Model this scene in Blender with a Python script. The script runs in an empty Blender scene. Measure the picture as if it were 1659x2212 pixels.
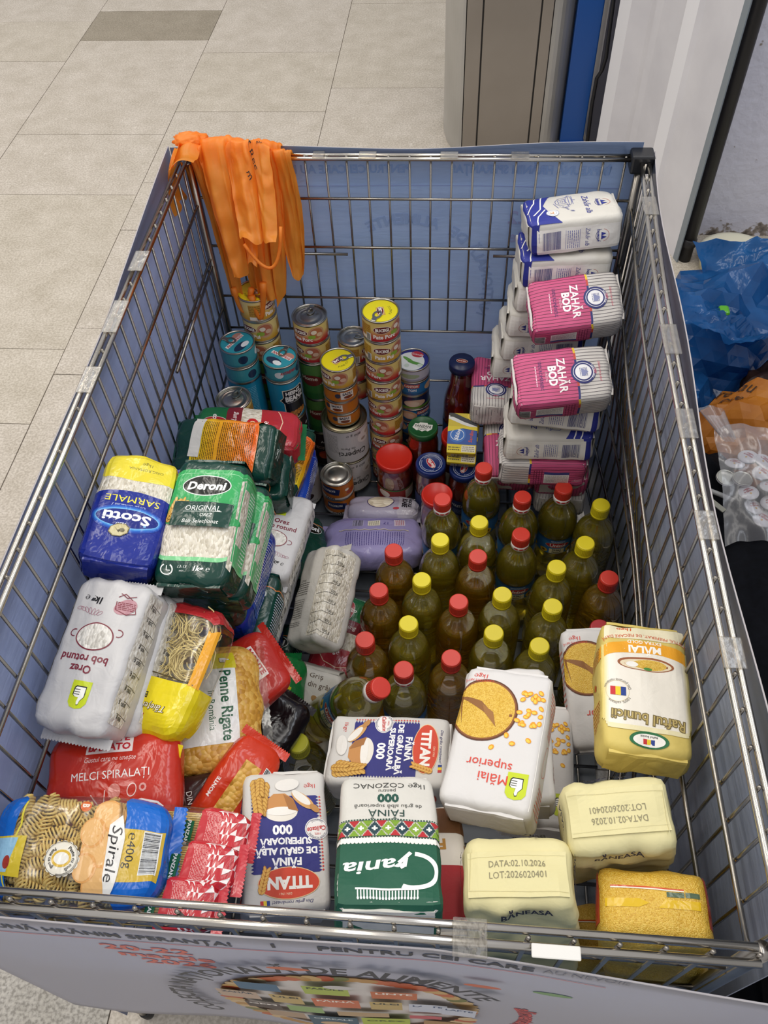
import bpy, bmesh, math, random
from mathutils import Vector, Matrix, Euler, noise

# ------------------------------------------------------------------ camera, world, lights, exposure
scene = bpy.context.scene
COL = scene.collection
cam_data = bpy.data.cameras.new('camera')
cam = bpy.data.objects.new('camera', cam_data)
COL.objects.link(cam)
RGT = Vector((0.99646123, 0.07515337, -0.0376429))
DWN = Vector((0.03648813, -0.79021062, -0.61174815))
FWD = Vector((-0.07572076, 0.6082098, -0.79015645))
cam.matrix_world = Matrix(((RGT.x, -DWN.x, -FWD.x, 0.47258), (RGT.y, -DWN.y, -FWD.y, -0.14777),
                           (RGT.z, -DWN.z, -FWD.z, 1.6135), (0, 0, 0, 1)))
cam_data.sensor_fit = 'VERTICAL'
cam_data.sensor_height = 36.0
cam_data.lens = 36.0 * 1778.38 / 2212.0
cam_data.clip_start = 0.05
scene.camera = cam

world = bpy.data.worlds.new('store_ambient')
scene.world = world
world.use_nodes = True
bgn = world.node_tree.nodes['Background']
bgn.inputs[0].default_value = (0.97, 0.96, 0.98, 1)
bgn.inputs[1].default_value = 0.64

def area(name, loc, rot, sx, sy, power, col):
    l = bpy.data.lights.new(name, 'AREA')
    l.shape = 'RECTANGLE'; l.size = sx; l.size_y = sy; l.energy = power; l.color = col
    o = bpy.data.objects.new(name, l); COL.objects.link(o)
    o.location = loc; o.rotation_euler = [math.radians(a) for a in rot]
    return o
# rows of ceiling strip luminaires of the shop hall
area('ceiling_strip_light', (-0.9, 1.6, 3.6), (0, 0, 0), 0.25, 4.5, 48, (1.0, 0.94, 0.84))
area('ceiling_strip_light.001', (0.75, 0.9, 3.6), (0, 0, 0), 0.25, 4.5, 30, (1.0, 0.96, 0.90))
area('ceiling_strip_light.002', (-2.6, 2.8, 3.6), (0, 0, 0), 0.25, 5.0, 55, (1.0, 0.93, 0.82))
area('ceiling_strip_light.003', (2.0, 0.6, 3.4), (0, 25, 0), 0.25, 3.5, 24, (0.86, 0.91, 1.0))

vs = scene.view_settings
vs.view_transform = 'Standard'
vs.look = 'None'
vs.gamma = 1.0
vs.use_curve_mapping = False
vs.exposure = 0.0
scene.cycles.use_denoising = True
scene.cycles.caustics_reflective = False
scene.cycles.max_bounces = 9
scene.cycles.transmission_bounces = 8
scene.cycles.transparent_max_bounces = 24
scene.cycles.sample_clamp_indirect = 5.0
scene.cycles.use_adaptive_sampling = True
scene.cycles.adaptive_threshold = 0.035

random.seed(7)
R = math.radians
PI = math.pi

# ------------------------------------------------------------------ materials
MATS = {}
def lin(c):
    c = c / 255.0
    return c / 12.92 if c <= 0.04045 else ((c + 0.055) / 1.055) ** 2.4
def rgb(h):
    h = h.lstrip('#')
    return (lin(int(h[0:2], 16)), lin(int(h[2:4], 16)), lin(int(h[4:6], 16)), 1)
def nd(nt, t, **kw):
    n = nt.nodes.new(t)
    for k, v in kw.items():
        setattr(n, k, v)
    return n
FIN = {  # finish: roughness, metallic, coat, bump scale, bump strength
    'paper': (0.60, 0, 0.0, 45, 0.22), 'film': (0.20, 0, 0.0, 30, 0.55), 'soft': (0.38, 0, 0, 40, 0.3), 'matte': (0.8, 0, 0, 0, 0),
    'tin': (0.32, 0, 0.0, 0, 0), 'plastic': (0.34, 0, 0, 0, 0), 'card': (0.5, 0, 0, 0, 0), 'satin': (0.45, 0, 0, 0, 0)}
def mat(hexc, fin='paper'):
    key = hexc + fin
    if key in MATS:
        return MATS[key]
    m = bpy.data.materials.new('print_' + fin + '_' + hexc.lstrip('#'))
    m.use_nodes = True
    nt = m.node_tree; b = nt.nodes['Principled BSDF']
    r, me, co, bs, bst = FIN[fin]
    b.inputs['Base Color'].default_value = rgb(hexc)
    b.inputs['Roughness'].default_value = r
    b.inputs['Metallic'].default_value = me
    if bs:
        tc = nd(nt, 'ShaderNodeTexCoord'); nz = nd(nt, 'ShaderNodeTexNoise'); bp = nd(nt, 'ShaderNodeBump')
        nz.inputs['Scale'].default_value = bs; nz.inputs['Detail'].default_value = 3; nz.inputs['Distortion'].default_value = 0.6
        bp.inputs['Strength'].default_value = bst; bp.inputs['Distance'].default_value = 0.006
        nt.links.new(tc.outputs['Object'], nz.inputs['Vector']); nt.links.new(nz.outputs[0], bp.inputs['Height'])
        nt.links.new(bp.outputs[0], b.inputs['Normal'])
    MATS[key] = m
    return m
def newmat(name):
    m = bpy.data.materials.new(name); m.use_nodes = True
    return m, m.node_tree, m.node_tree.nodes['Principled BSDF']
def ramp(nt, fac, stops):
    r = nd(nt, 'ShaderNodeValToRGB')
    el = r.color_ramp.elements
    while len(el) < len(stops): el.new(0.5)
    for e, (p, c) in zip(el, stops):
        e.position = p; e.color = rgb(c)
    nt.links.new(fac, r.inputs[0])
    return r.outputs[0]
def grain_mat(name, stops, scale, rough=0.35, bump=0.5, stretch=(1, 1, 1)):
    m, nt, b = newmat(name)
    tc = nd(nt, 'ShaderNodeTexCoord'); mp = nd(nt, 'ShaderNodeMapping'); v = nd(nt, 'ShaderNodeTexVoronoi')
    mp.inputs['Scale'].default_value = stretch
    v.inputs['Scale'].default_value = scale
    nt.links.new(tc.outputs['Object'], mp.inputs[0]); nt.links.new(mp.outputs[0], v.inputs['Vector'])
    sp = nd(nt, 'ShaderNodeSeparateColor'); nt.links.new(v.outputs['Color'], sp.inputs[0])
    nt.links.new(ramp(nt, sp.outputs[0], stops), b.inputs['Base Color'])
    bp = nd(nt, 'ShaderNodeBump'); bp.inputs['Strength'].default_value = bump; bp.inputs['Distance'].default_value = 0.002; bp.invert = True
    nt.links.new(v.outputs['Distance'], bp.inputs['Height']); nt.links.new(bp.outputs[0], b.inputs['Normal'])
    b.inputs['Roughness'].default_value = rough
    return m
M = {}
M['rice'] = grain_mat('rice_grains', [(0.0, '#b9b09c'), (0.5, '#d6cfbd'), (1.0, '#e6e0d2')], 330, 0.3, 0.6, (1, 0.55, 1))
M['rice_w'] = grain_mat('rice_grains_white', [(0.0, '#bdb8ae'), (0.5, '#d9d5cc'), (1.0, '#e9e6de')], 300, 0.35, 0.5, (1, 0.6, 1))
M['cornmeal'] = grain_mat('cornmeal_grains', [(0.0, '#cf9f2c'), (0.5, '#e0b541'), (1.0, '#ebc75c')], 900, 0.3, 0.4)
M['beans'] = grain_mat('white_beans', [(0.0, '#c2b49a'), (0.5, '#dccfb6'), (1.0, '#ece2cc')], 95, 0.3, 0.9, (1, 0.6, 1))
M['shells'] = grain_mat('pasta_shells', [(0.0, '#b9812a'), (0.5, '#d9a444'), (1.0, '#e3b75e')], 150, 0.35, 0.9)
def simple(name, hexc, rough=0.5, metal=0.0, **kw):
    m, nt, b = newmat(name)
    b.inputs['Base Color'].default_value = rgb(hexc); b.inputs['Roughness'].default_value = rough; b.inputs['Metallic'].default_value = metal
    for k, v in kw.items(): b.inputs[k].default_value = v
    return m
def noisy(name, stops, scale, rough=0.5, metal=0.0, bump=0.0, detail=4, dist=0.004, coord='Object'):
    m, nt, b = newmat(name)
    tc = nd(nt, 'ShaderNodeTexCoord'); nz = nd(nt, 'ShaderNodeTexNoise')
    nz.inputs['Scale'].default_value = scale; nz.inputs['Detail'].default_value = detail
    nt.links.new(tc.outputs[coord], nz.inputs['Vector'])
    nt.links.new(ramp(nt, nz.outputs[0], stops), b.inputs['Base Color'])
    b.inputs['Roughness'].default_value = rough; b.inputs['Metallic'].default_value = metal
    if bump:
        bp = nd(nt, 'ShaderNodeBump'); bp.inputs['Strength'].default_value = bump; bp.inputs['Distance'].default_value = dist
        nt.links.new(nz.outputs[0], bp.inputs['Height']); nt.links.new(bp.outputs[0], b.inputs['Normal'])
    return m
M['chrome'] = noisy('chromed_wire', [(0.3, '#857f77'), (0.7, '#aba69e')], 6, 0.26, 1.0)
M['chrome_rim'] = noisy('chromed_rim_rod', [(0.3, '#a8a299'), (0.7, '#cbc7bf')], 6, 0.2, 1.0)
M['tinmetal'] = simple('tin_plate', '#b9b6ae', 0.28, 1.0)
M['tindark'] = simple('tin_plate_gold', '#a09a80', 0.3, 1.0)
def clear_mat(name, tint, gloss=0.10, rough=0.08, bump=0.0, bscale=40, body=0.0, bodycol='#ffffff'):
    m = bpy.data.materials.new(name); m.use_nodes = True
    nt = m.node_tree
    for n in list(nt.nodes): nt.nodes.remove(n)
    out = nd(nt, 'ShaderNodeOutputMaterial'); tr = nd(nt, 'ShaderNodeBsdfTransparent'); gl = nd(nt, 'ShaderNodeBsdfGlossy'); mx = nd(nt, 'ShaderNodeMixShader')
    fr = nd(nt, 'ShaderNodeLayerWeight'); mt = nd(nt, 'ShaderNodeMath', operation='MULTIPLY_ADD')
    tr.inputs[0].default_value = rgb(tint); gl.inputs['Roughness'].default_value = rough; gl.inputs[0].default_value = (1, 1, 1, 1)
    fr.inputs[0].default_value = 0.35
    mt.inputs[1].default_value = 0.45; mt.inputs[2].default_value = gloss
    nt.links.new(fr.outputs['Facing'], mt.inputs[0]); nt.links.new(mt.outputs[0], mx.inputs[0])
    base = tr.outputs[0]
    if body:
        df = nd(nt, 'ShaderNodeBsdfDiffuse'); df.inputs[0].default_value = rgb(bodycol)
        m2 = nd(nt, 'ShaderNodeMixShader'); m2.inputs[0].default_value = body
        nt.links.new(tr.outputs[0], m2.inputs[1]); nt.links.new(df.outputs[0], m2.inputs[2]); base = m2.outputs[0]
    nt.links.new(base, mx.inputs[1]); nt.links.new(gl.outputs[0], mx.inputs[2]); nt.links.new(mx.outputs[0], out.inputs[0])
    if bump:
        tc = nd(nt, 'ShaderNodeTexCoord'); nz = nd(nt, 'ShaderNodeTexNoise'); bp = nd(nt, 'ShaderNodeBump')
        nz.inputs['Scale'].default_value = bscale; nz.inputs['Detail'].default_value = 3
        bp.inputs['Strength'].default_value = bump; bp.inputs['Distance'].default_value = 0.006
        nt.links.new(tc.outputs['Object'], nz.inputs[0]); nt.links.new(nz.outputs[0], bp.inputs['Height'])
        nt.links.new(bp.outputs[0], gl.inputs['Normal']); nt.links.new(bp.outputs[0], fr.inputs['Normal'])
    return m
M['pet'] = clear_mat('clear_pet', '#eef0e4', 0.09, 0.05)
M['clearfilm'] = clear_mat('clear_film', '#fbfaf6', 0.025, 0.16, 0.28, 30)
M['tape'] = clear_mat('clear_tape', '#f2f0ec', 0.02, 0.25, 0.3, 80, 0.06, '#c8c4bc')
M['glassjar'] = clear_mat('jar_glass', '#eef0ea', 0.07, 0.05)
M['milkfilm'] = clear_mat('milky_film', '#eaeaec', 0.02, 0.22, 0.25, 30, 0.16, '#b8b8bc')
def oil_mat(name, col, dens):
    m, nt, b = newmat(name)
    b.inputs['Base Color'].default_value = rgb(col)
    b.inputs['Roughness'].default_value = 0.03
    b.inputs['Transmission Weight'].default_value = 0.86
    b.inputs['IOR'].default_value = 1.30
    return m
M['oil_y'] = oil_mat('sunflower_oil', '#f0da4e', 1)
M['oil_a'] = oil_mat('sunflower_oil_amber', '#efb62e', 1)
M['oil_d'] = oil_mat('olive_oil', '#a8962a', 1)

# ------------------------------------------------------------------ object helpers
def link_mesh(name, me, parent=None):
    o = bpy.data.objects.new(name, me); COL.objects.link(o)
    if parent: o.parent = parent
    return o
def props(o, label=None, cat=None, group=None, kind=None):
    if label: o['label'] = label
    if cat: o['category'] = cat
    if group: o['group'] = group
    if kind: o['kind'] = kind
    return o
def empty(name, loc=(0, 0, 0), rot=(0, 0, 0), scale=1.0):
    o = bpy.data.objects.new(name, None); COL.objects.link(o)
    o.empty_display_size = 0.02
    o.location = loc; o.rotation_euler = [R(a) for a in rot]
    o.scale = (scale, scale, scale) if not hasattr(scale, '__len__') else scale
    return o
SETTLE = {
    'purple bean bag lying left of the oil bottles': (0.006, -0.001, -0.01),
    'grey bean bag with a round window behind the purple one': (-0.003, -0.001, -0.014),
    'white cornmeal bag half hidden behind the yellow cornmeal bag': (0.008, 0.007, -0.004),
    'pale yellow paper bag with printed date, base up, below the yellow ribbon bag': (0.002, 0.001, 0.001),
    'pale yellow paper bag with printed date, base up, nearest the near rim': (0.0, 0.012, -0.0),
    'white cornmeal bag deep down between the two cornmeal stacks': (-0.024, -0.007, 0.004),
    'clear bag of cornmeal buried under the pale yellow bags': (-0.002, -0.0, -0.01),
    'very dark plum bag beside the green-capped bottle': (0.004, -0.012, 0.033),
    'white and navy flour bag standing beside the green flour bag at the near rim': (0.011, -0.003, -0.005),
    'green and white flour bag with embroidered band, leaning on the near rim': (-0.0, 0.01, 0.0),
    'red and brown flour bag wedged between green flour bag and pale yellow bag': (-0.025, -0.007, -0.013),
    'plain oil bottle, red cap, just behind the tilted bottle': (0.005, 0.001, 0.003),
    'tilted labelled oil bottle leaning out of the bottle group': (0.004, -0.007, 0.009),
    'red pasta bag with white lettering under the white rice bag': (0.002, -0.012, -0.002),
    'white penne bag with green lettering': (-0.003, 0.009, -0.005),
    'red pasta bag with white crest behind the penne bag': (0.002, -0.014, 0.022),
    'red pasta bag with white panel lying under the penne bag': (-0.002, -0.001, -0.016),
    'dark brown bag with white letter between red and blue pasta bags': (-0.008, -0.004, -0.034),
    'clear and blue bag of spiral pasta in the near left corner': (0.012, -0.0, 0.0),
    'blue and yellow rice bag on top against the left wire wall': (0.006, -0.0, 0.002),
    'green rice bag with grain window lying on top of the rice pile': (0.008, -0.001, 0.009),
    'green rice bag directly under the top green rice bag': (0.015, 0.011, 0.01),
    'yellow to orange rice bag third in the near rice pile': (-0.004, 0.005, 0.01),
    'royal blue rice bag fourth in the near rice pile': (-0.003, 0.013, 0.009),
    'dark green rice bag sticking out towards the yellow pasta bag': (0.008, 0.006, 0.004),
    'dark green rice bag low in the near rice pile': (-0.032, 0.013, 0.006),
    'royal blue rice bag low in the near rice pile': (-0.033, -0.004, -0.012),
    'dark green rice bag under the low royal blue bag': (-0.0, -0.0, -0.019),
    'dark green rice bag under the blue and yellow rice bag': (0.005, 0.034, 0.005),
    'yellow and orange rice bag lying crosswise behind the top rice bags': (0.011, -0.003, 0.005),
    'green and red long grain rice bag at the back of the rice pile': (0.011, 0.006, -0.0),
    'dark green rice bag below the crosswise yellow one': (0.002, -0.004, -0.002),
    'yellow and orange rice bag on edge at the right of the back pile': (-0.0, 0.0, -0.008),
    'deep blue rice bag under the edgewise yellow rice bag': (-0.002, 0.0, -0.012),
    'white rice bag with loose corner in the back pile': (0.022, -0.011, 0.001),
    'white rice bag with torn edge lying below the loose-cornered one': (0.001, -0.001, -0.007),
    'bright blue rice bag beside the slanted clear rice bag': (-0.015, -0.006, 0.009),
    'dark green rice bag slumped beside the purple bean bag': (-0.01, -0.005, -0.005),
    'white rice bag with pot drawing against the left wall': (0.01, -0.001, 0.006),
    'red and green rice bag under the slanted rice bag': (-0.01, 0.001, 0.0),
    'bright green bag with red oval beside the semolina bag': (0.012, 0.0, -0.003),
    'yellow and white rice bag squeezed between red pasta bag and green bag': (-0.008, -0.033, -0.008),
    'yellow and navy sardine box on top, facing up over the navy-lidded jar': (-0.0, -0.0, -0.002),
    'cream semolina bag with wheat ears beside the tilted bottle': (-0.005, 0.007, -0.009),
    'white and navy sugar bag on the very top of the sugar stack': (-0.0, 0.001, 0.006),
    'white and navy sugar bag second from top of the far sugar stack': (-0.001, -0.003, 0.006),
    'white and navy sugar bag, third from top of the far sugar stack': (0.004, -0.0, 0.008),
    'white and navy sugar bag, fourth from top of the far sugar stack': (0.003, -0.005, 0.008),
    'white and navy sugar bag, fifth from top of the far sugar stack': (-0.0, 0.0, 0.008),
    'white and navy sugar bag, sixth from top of the far sugar stack': (-0.004, 0.008, 0.008),
    'white and navy sugar bag, seventh from top of the far sugar stack': (0.001, -0.002, -0.035),
    'pink striped sugar bag behind the red-capped bottle, below the sideways pink bag': (0.002, -0.0, 0.002),
    'pink striped sugar bag at the foot of the stack above the labelled oil bottles': (0.005, -0.002, -0.008),
    'pink striped sugar bag buried at the bottom near the right wall': (0.0, 0.0, -0.002),
}
def place(specs, name, label, cat, loc, rot=(0, 0, 0), scale=1.0, group=None):
    """specs: [(part_name, mesh, [(sub_name, mesh, matrix or None)...])]"""
    loc = Vector(loc) + Vector(SETTLE.get(label, (0, 0, 0)))
    t = props(empty(name, loc, rot, scale), label, cat, group)
    for sp in specs:
        o = link_mesh(sp[0], sp[1], t)
        if len(sp) > 3 and sp[3] is not None: o.matrix_local = sp[3]
        for sub in (sp[2] if len(sp) > 2 else []):
            s = link_mesh(sub[0], sub[1], o)
            if len(sub) > 2 and sub[2] is not None: s.matrix_local = sub[2]
    return t
def mesh_from(name, verts, faces, mats, fmats=None, smooth=False):
    me = bpy.data.meshes.new(name)
    me.from_pydata(verts, [], faces)
    for m in (mats if isinstance(mats, (list, tuple)) else [mats]): me.materials.append(m)
    if fmats: me.polygons.foreach_set('material_index', fmats)
    if smooth: me.polygons.foreach_set('use_smooth', [True] * len(me.polygons))
    me.update()
    return me
def bm_mesh(name, bm, mats, smooth=False):
    me = bpy.data.meshes.new(name)
    bm.to_mesh(me); bm.free()
    for m in (mats if isinstance(mats, (list, tuple)) else [mats]): me.materials.append(m)
    if smooth: me.polygons.foreach_set('use_smooth', [True] * len(me.polygons))
    me.update()
    return me
def box_bm(bm, x0, x1, y0, y1, z0, z1, mi=0, bevel=0.0):
    vs_ = [bm.verts.new(p) for p in ((x0, y0, z0), (x1, y0, z0), (x1, y1, z0), (x0, y1, z0), (x0, y0, z1), (x1, y0, z1), (x1, y1, z1), (x0, y1, z1))]
    fs = []
    for f in ((3, 2, 1, 0), (4, 5, 6, 7), (0, 1, 5, 4), (1, 2, 6, 5), (2, 3, 7, 6), (3, 0, 4, 7)):
        fa = bm.faces.new([vs_[i] for i in f]); fa.material_index = mi; fs.append(fa)
    if bevel:
        es = list({e for f in fs for e in f.edges})
        bmesh.ops.bevel(bm, geom=es, offset=bevel, segments=2, affect='EDGES', profile=0.5)
def box_mesh(name, x0, x1, y0, y1, z0, z1, m, bevel=0.0):
    bm = bmesh.new(); box_bm(bm, x0, x1, y0, y1, z0, z1, 0, bevel)
    return bm_mesh(name, bm, m)
def tube(pts, r, n=8, cap=True):
    """verts, faces of a tube along points (r scalar or list)"""
    pts = [Vector(p) for p in pts]
    V, F = [], []
    up = Vector((0, 0, 1))
    prev = None
    for i, p in enumerate(pts):
        t = (pts[min(i + 1, len(pts) - 1)] - pts[max(i - 1, 0)]).normalized()
        if prev is None:
            a = t.cross(up if abs(t.z) < 0.9 else Vector((1, 0, 0))).normalized()
        else:
            a = (prev - t * prev.dot(t)).normalized()
        prev = a
        b = t.cross(a)
        rr = r[i] if hasattr(r, '__len__') else r
        for k in range(n):
            an = 2 * PI * k / n
            V.append(p + (a * math.cos(an) + b * math.sin(an)) * rr)
    for i in range(len(pts) - 1):
        for k in range(n):
            F.append((i * n + k, i * n + (k + 1) % n, (i + 1) * n + (k + 1) % n, (i + 1) * n + k))
    if cap:
        F.append(tuple(range(n - 1, -1, -1))); F.append(tuple((len(pts) - 1) * n + k for k in range(n)))
    return V, F
def tube_mesh(name, pts, r, m, n=8):
    V, F = tube(pts, r, n)
    return mesh_from(name, V, F, m, smooth=True)
def lathe_mesh(name, prof, m, n=32, cap_bottom=True, cap_top=True, fm=None):
    V, F, FM = [], [], []
    for r, z in prof:
        for k in range(n):
            a = 2 * PI * k / n
            V.append((r * math.cos(a), r * math.sin(a), z))
    for i in range(len(prof) - 1):
        for k in range(n):
            F.append((i * n + k, i * n + (k + 1) % n, (i + 1) * n + (k + 1) % n, (i + 1) * n + k)); FM.append(fm[i] if fm else 0)
    sm = [True] * len(F)
    if cap_bottom: F.append(tuple(range(n - 1, -1, -1))); FM.append(fm[0] if fm else 0); sm.append(False)
    if cap_top: F.append(tuple((len(prof) - 1) * n + k for k in range(n))); FM.append(fm[-1] if fm else 0); sm.append(False)
    me = mesh_from(name, V, F, m, FM)
    me.polygons.foreach_set('use_smooth', sm)
    return me

# ------------------------------------------------------------------ flat print: 2D shapes laid on a surface
TXT = {}
def text_geo(s, bold):
    if bold < 0.02: bold = 0.0
    key = (s, bold)
    if key in TXT: return TXT[key]
    cu = bpy.data.curves.new('t', 'FONT')
    cu.body = s; cu.size = 1.0; cu.resolution_u = 2; cu.offset = bold
    ob = bpy.data.objects.new('t', cu)
    me = bpy.data.meshes.new_from_object(ob)
    v = [(p.co.x, p.co.y) for p in me.vertices]
    f = [tuple(p.vertices) for p in me.polygons]
    if v:
        x0 = min(p[0] for p in v); x1 = max(p[0] for p in v)
        v = [(p[0] - (x0 + x1) / 2, p[1]) for p in v]
        w = x1 - x0
    else: w = 0
    bpy.data.meshes.remove(me); bpy.data.objects.remove(ob); bpy.data.curves.remove(cu)
    TXT[key] = (v, f, w)
    return TXT[key]
CAPH = 0.70
class Label:
    """2D print in label units; c = colour hex or a material; later shapes lie on top"""
    def __init__(s): s.items = []; s.n = 0
    def add(s, v, f, c):
        s.items.append((v, f, c, s.n)); s.n += 1; return s
    def rect(s, x0, y0, x1, y1, c): return s.add([(x0, y0), (x1, y0), (x1, y1), (x0, y1)], [(0, 1, 2, 3)], c)
    def poly(s, pts, c):
        return s.add(list(pts), [tuple(range(len(pts)))], c)
    def ell(s, cx, cy, rx, ry, c, n=28, a0=0, a1=360, rot=0):
        cr, sr = math.cos(R(rot)), math.sin(R(rot)); p = []
        full = abs(a1 - a0) >= 360
        for i in range(n if full else n + 1):
            a = R(a0 + (a1 - a0) * i / n); x, y = rx * math.cos(a), ry * math.sin(a)
            p.append((cx + x * cr - y * sr, cy + x * sr + y * cr))
        return s.add(p, [tuple(range(len(p)))], c)
    def ring(s, cx, cy, rx, ry, t, c, n=32, a0=0, a1=360, rot=0):
        cr, sr = math.cos(R(rot)), math.sin(R(rot)); p = []; f = []
        for i in range(n + 1):
            a = R(a0 + (a1 - a0) * i / n)
            for q in (0, 1):
                x, y = (rx - t * q) * math.cos(a), (ry - t * q) * math.sin(a)
                p.append((cx + x * cr - y * sr, cy + x * sr + y * cr))
        for i in range(n): f.append((2 * i, 2 * i + 2, 2 * i + 3, 2 * i + 1))
        return s.add(p, f, c)
    def line(s, pts, t, c):
        V, F = [], []
        for (xa, ya), (xb, yb) in zip(pts[:-1], pts[1:]):
            d = math.hypot(xb - xa, yb - ya) or 1; nx, ny = -(yb - ya) / d * t / 2, (xb - xa) / d * t / 2
            k = len(V); V += [(xa + nx, ya + ny), (xa - nx, ya - ny), (xb - nx, yb - ny), (xb + nx, yb + ny)]; F.append((k, k + 1, k + 2, k + 3))
        return s.add(V, F, c)
    def text(s, t, x, y, h, c, rot=0, bold=0.0, ital=0.0, fit=None, align='c', sx=1.0):
        v, f, w = text_geo(t, bold)
        k = h / CAPH; kx = k * sx
        if fit and w: kx = fit / w
        cr, sr = math.cos(R(rot)), math.sin(R(rot)); o = []
        dx = {'c': 0, 'l': w / 2, 'r': -w / 2}[align]
        for a, b in v:
            px = (a + dx) * kx + b * k * ital; py = b * k - h / 2
            o.append((x + px * cr - py * sr, y + px * sr + py * cr))
        return s.add(o, f, c)
    def arc(s, t, cx, cy, r, h, c, mid=90, bold=0.0, inside=False, sy=1.0, sp=1.0):
        """text along a circle (ellipse factor sy); mid = angle of the text's middle"""
        v, f, w = text_geo(t, bold); k = h / CAPH; o = []
        for a, b in v:
            if not inside: an = R(mid) - a * k * sp / r; rr = r + b * k
            else: an = R(mid) + a * k * sp / r; rr = r - b * k
            o.append((cx + rr * math.cos(an), cy + rr * math.sin(an) * sy))
        return s.add(o, f, c)
    def lines(s, x0, y0, x1, y1, n, c, t=0.55, seed=1, vert=False):
        """rows of unreadably small print"""
        rg = random.Random(seed); V, F = [], []
        for i in range(n):
            q = (i + 0.5) / n
            if vert:
                xc = x0 + (x1 - x0) * q; a = y0
                while a < y1:
                    b = min(y1, a + rg.uniform(2, 7)); k = len(V); h = (x1 - x0) / n * t / 2
                    V += [(xc - h, a), (xc + h, a), (xc + h, b), (xc - h, b)]; F.append((k, k + 1, k + 2, k + 3)); a = b + 1.0
            else:
                yc = y0 + (y1 - y0) * q; a = x0
                while a < x1:
                    b = min(x1, a + rg.uniform(2, 7)); k = len(V); h = (y1 - y0) / n * t / 2
                    V += [(a, yc - h), (b, yc - h), (b, yc + h), (a, yc + h)]; F.append((k, k + 1, k + 2, k + 3)); a = b + 1.0
        return s.add(V, F, c)
    def barcode(s, x0, y0, x1, y1, c='#15151c', bgc='#f2f2ee', vert=True, seed=3):
        if bgc: s.rect(x0 - 1, y0 - 1, x1 + 1, y1 + 1, bgc)
        rg = random.Random(seed); V, F = [], []
        a = x0 if vert else y0; e = x1 if vert else y1
        while a < e - 0.3:
            w = rg.choice((0.35, 0.35, 0.7, 1.05)); b = min(e, a + w); k = len(V)
            if vert: V += [(a, y0), (b, y0), (b, y1), (a, y1)]
            else: V += [(x0, a), (x1, a), (x1, b), (x0, b)]
            F.append((k, k + 1, k + 2, k + 3)); a = b + rg.choice((0.35, 0.5, 0.7))
        return s.add(V, F, c)
    def build(s, name, fmap, unit, fin, cut=8.0, lift=0.0005, step=0.00016):
        mats = []; idx = {}
        bm = bmesh.new()
        boxes = []; lay = []
        for v, f, c, n in s.items:
            bx = (min(q[0] for q in v), min(q[1] for q in v), max(q[0] for q in v), max(q[1] for q in v)) if v else (0, 0, 0, 0)
            k = 0
            for b2, l2 in zip(boxes, lay):
                if l2 >= k and b2[0] < bx[2] and bx[0] < b2[2] and b2[1] < bx[3] and bx[1] < b2[3]: k = l2 + 1
            boxes.append(bx); lay.append(k)
        for (v, f, c, _), n in zip(s.items, lay):
            m = c if not isinstance(c, str) else mat(c, fin)
            if m.name not in idx: idx[m.name] = len(mats); mats.append(m)
            vv = [bm.verts.new((p[0], p[1], n)) for p in v]
            for q in f:
                try: fa = bm.faces.new([vv[i] for i in q])
                except ValueError: continue
                fa.material_index = idx[m.name]
        if not bm.verts: return None
        xs = [v.co.x for v in bm.verts]; ys = [v.co.y for v in bm.verts]
        if cut:
            for ax, lo, hi in ((0, min(xs), max(xs)), (1, min(ys), max(ys))):
                k = math.floor(lo / cut) + 1
                while k * cut < hi:
                    co = [0, 0, 0]; co[ax] = k * cut; no = [0, 0, 0]; no[ax] = 1
                    bmesh.ops.bisect_plane(bm, geom=bm.verts[:] + bm.edges[:] + bm.faces[:], plane_co=co, plane_no=no, dist=1e-5)
                    k += 1
        for v in bm.verts:
            v.co = fmap(v.co.x * unit, v.co.y * unit, lift + step * v.co.z)
        return bm_mesh(name, bm, mats)
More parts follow.
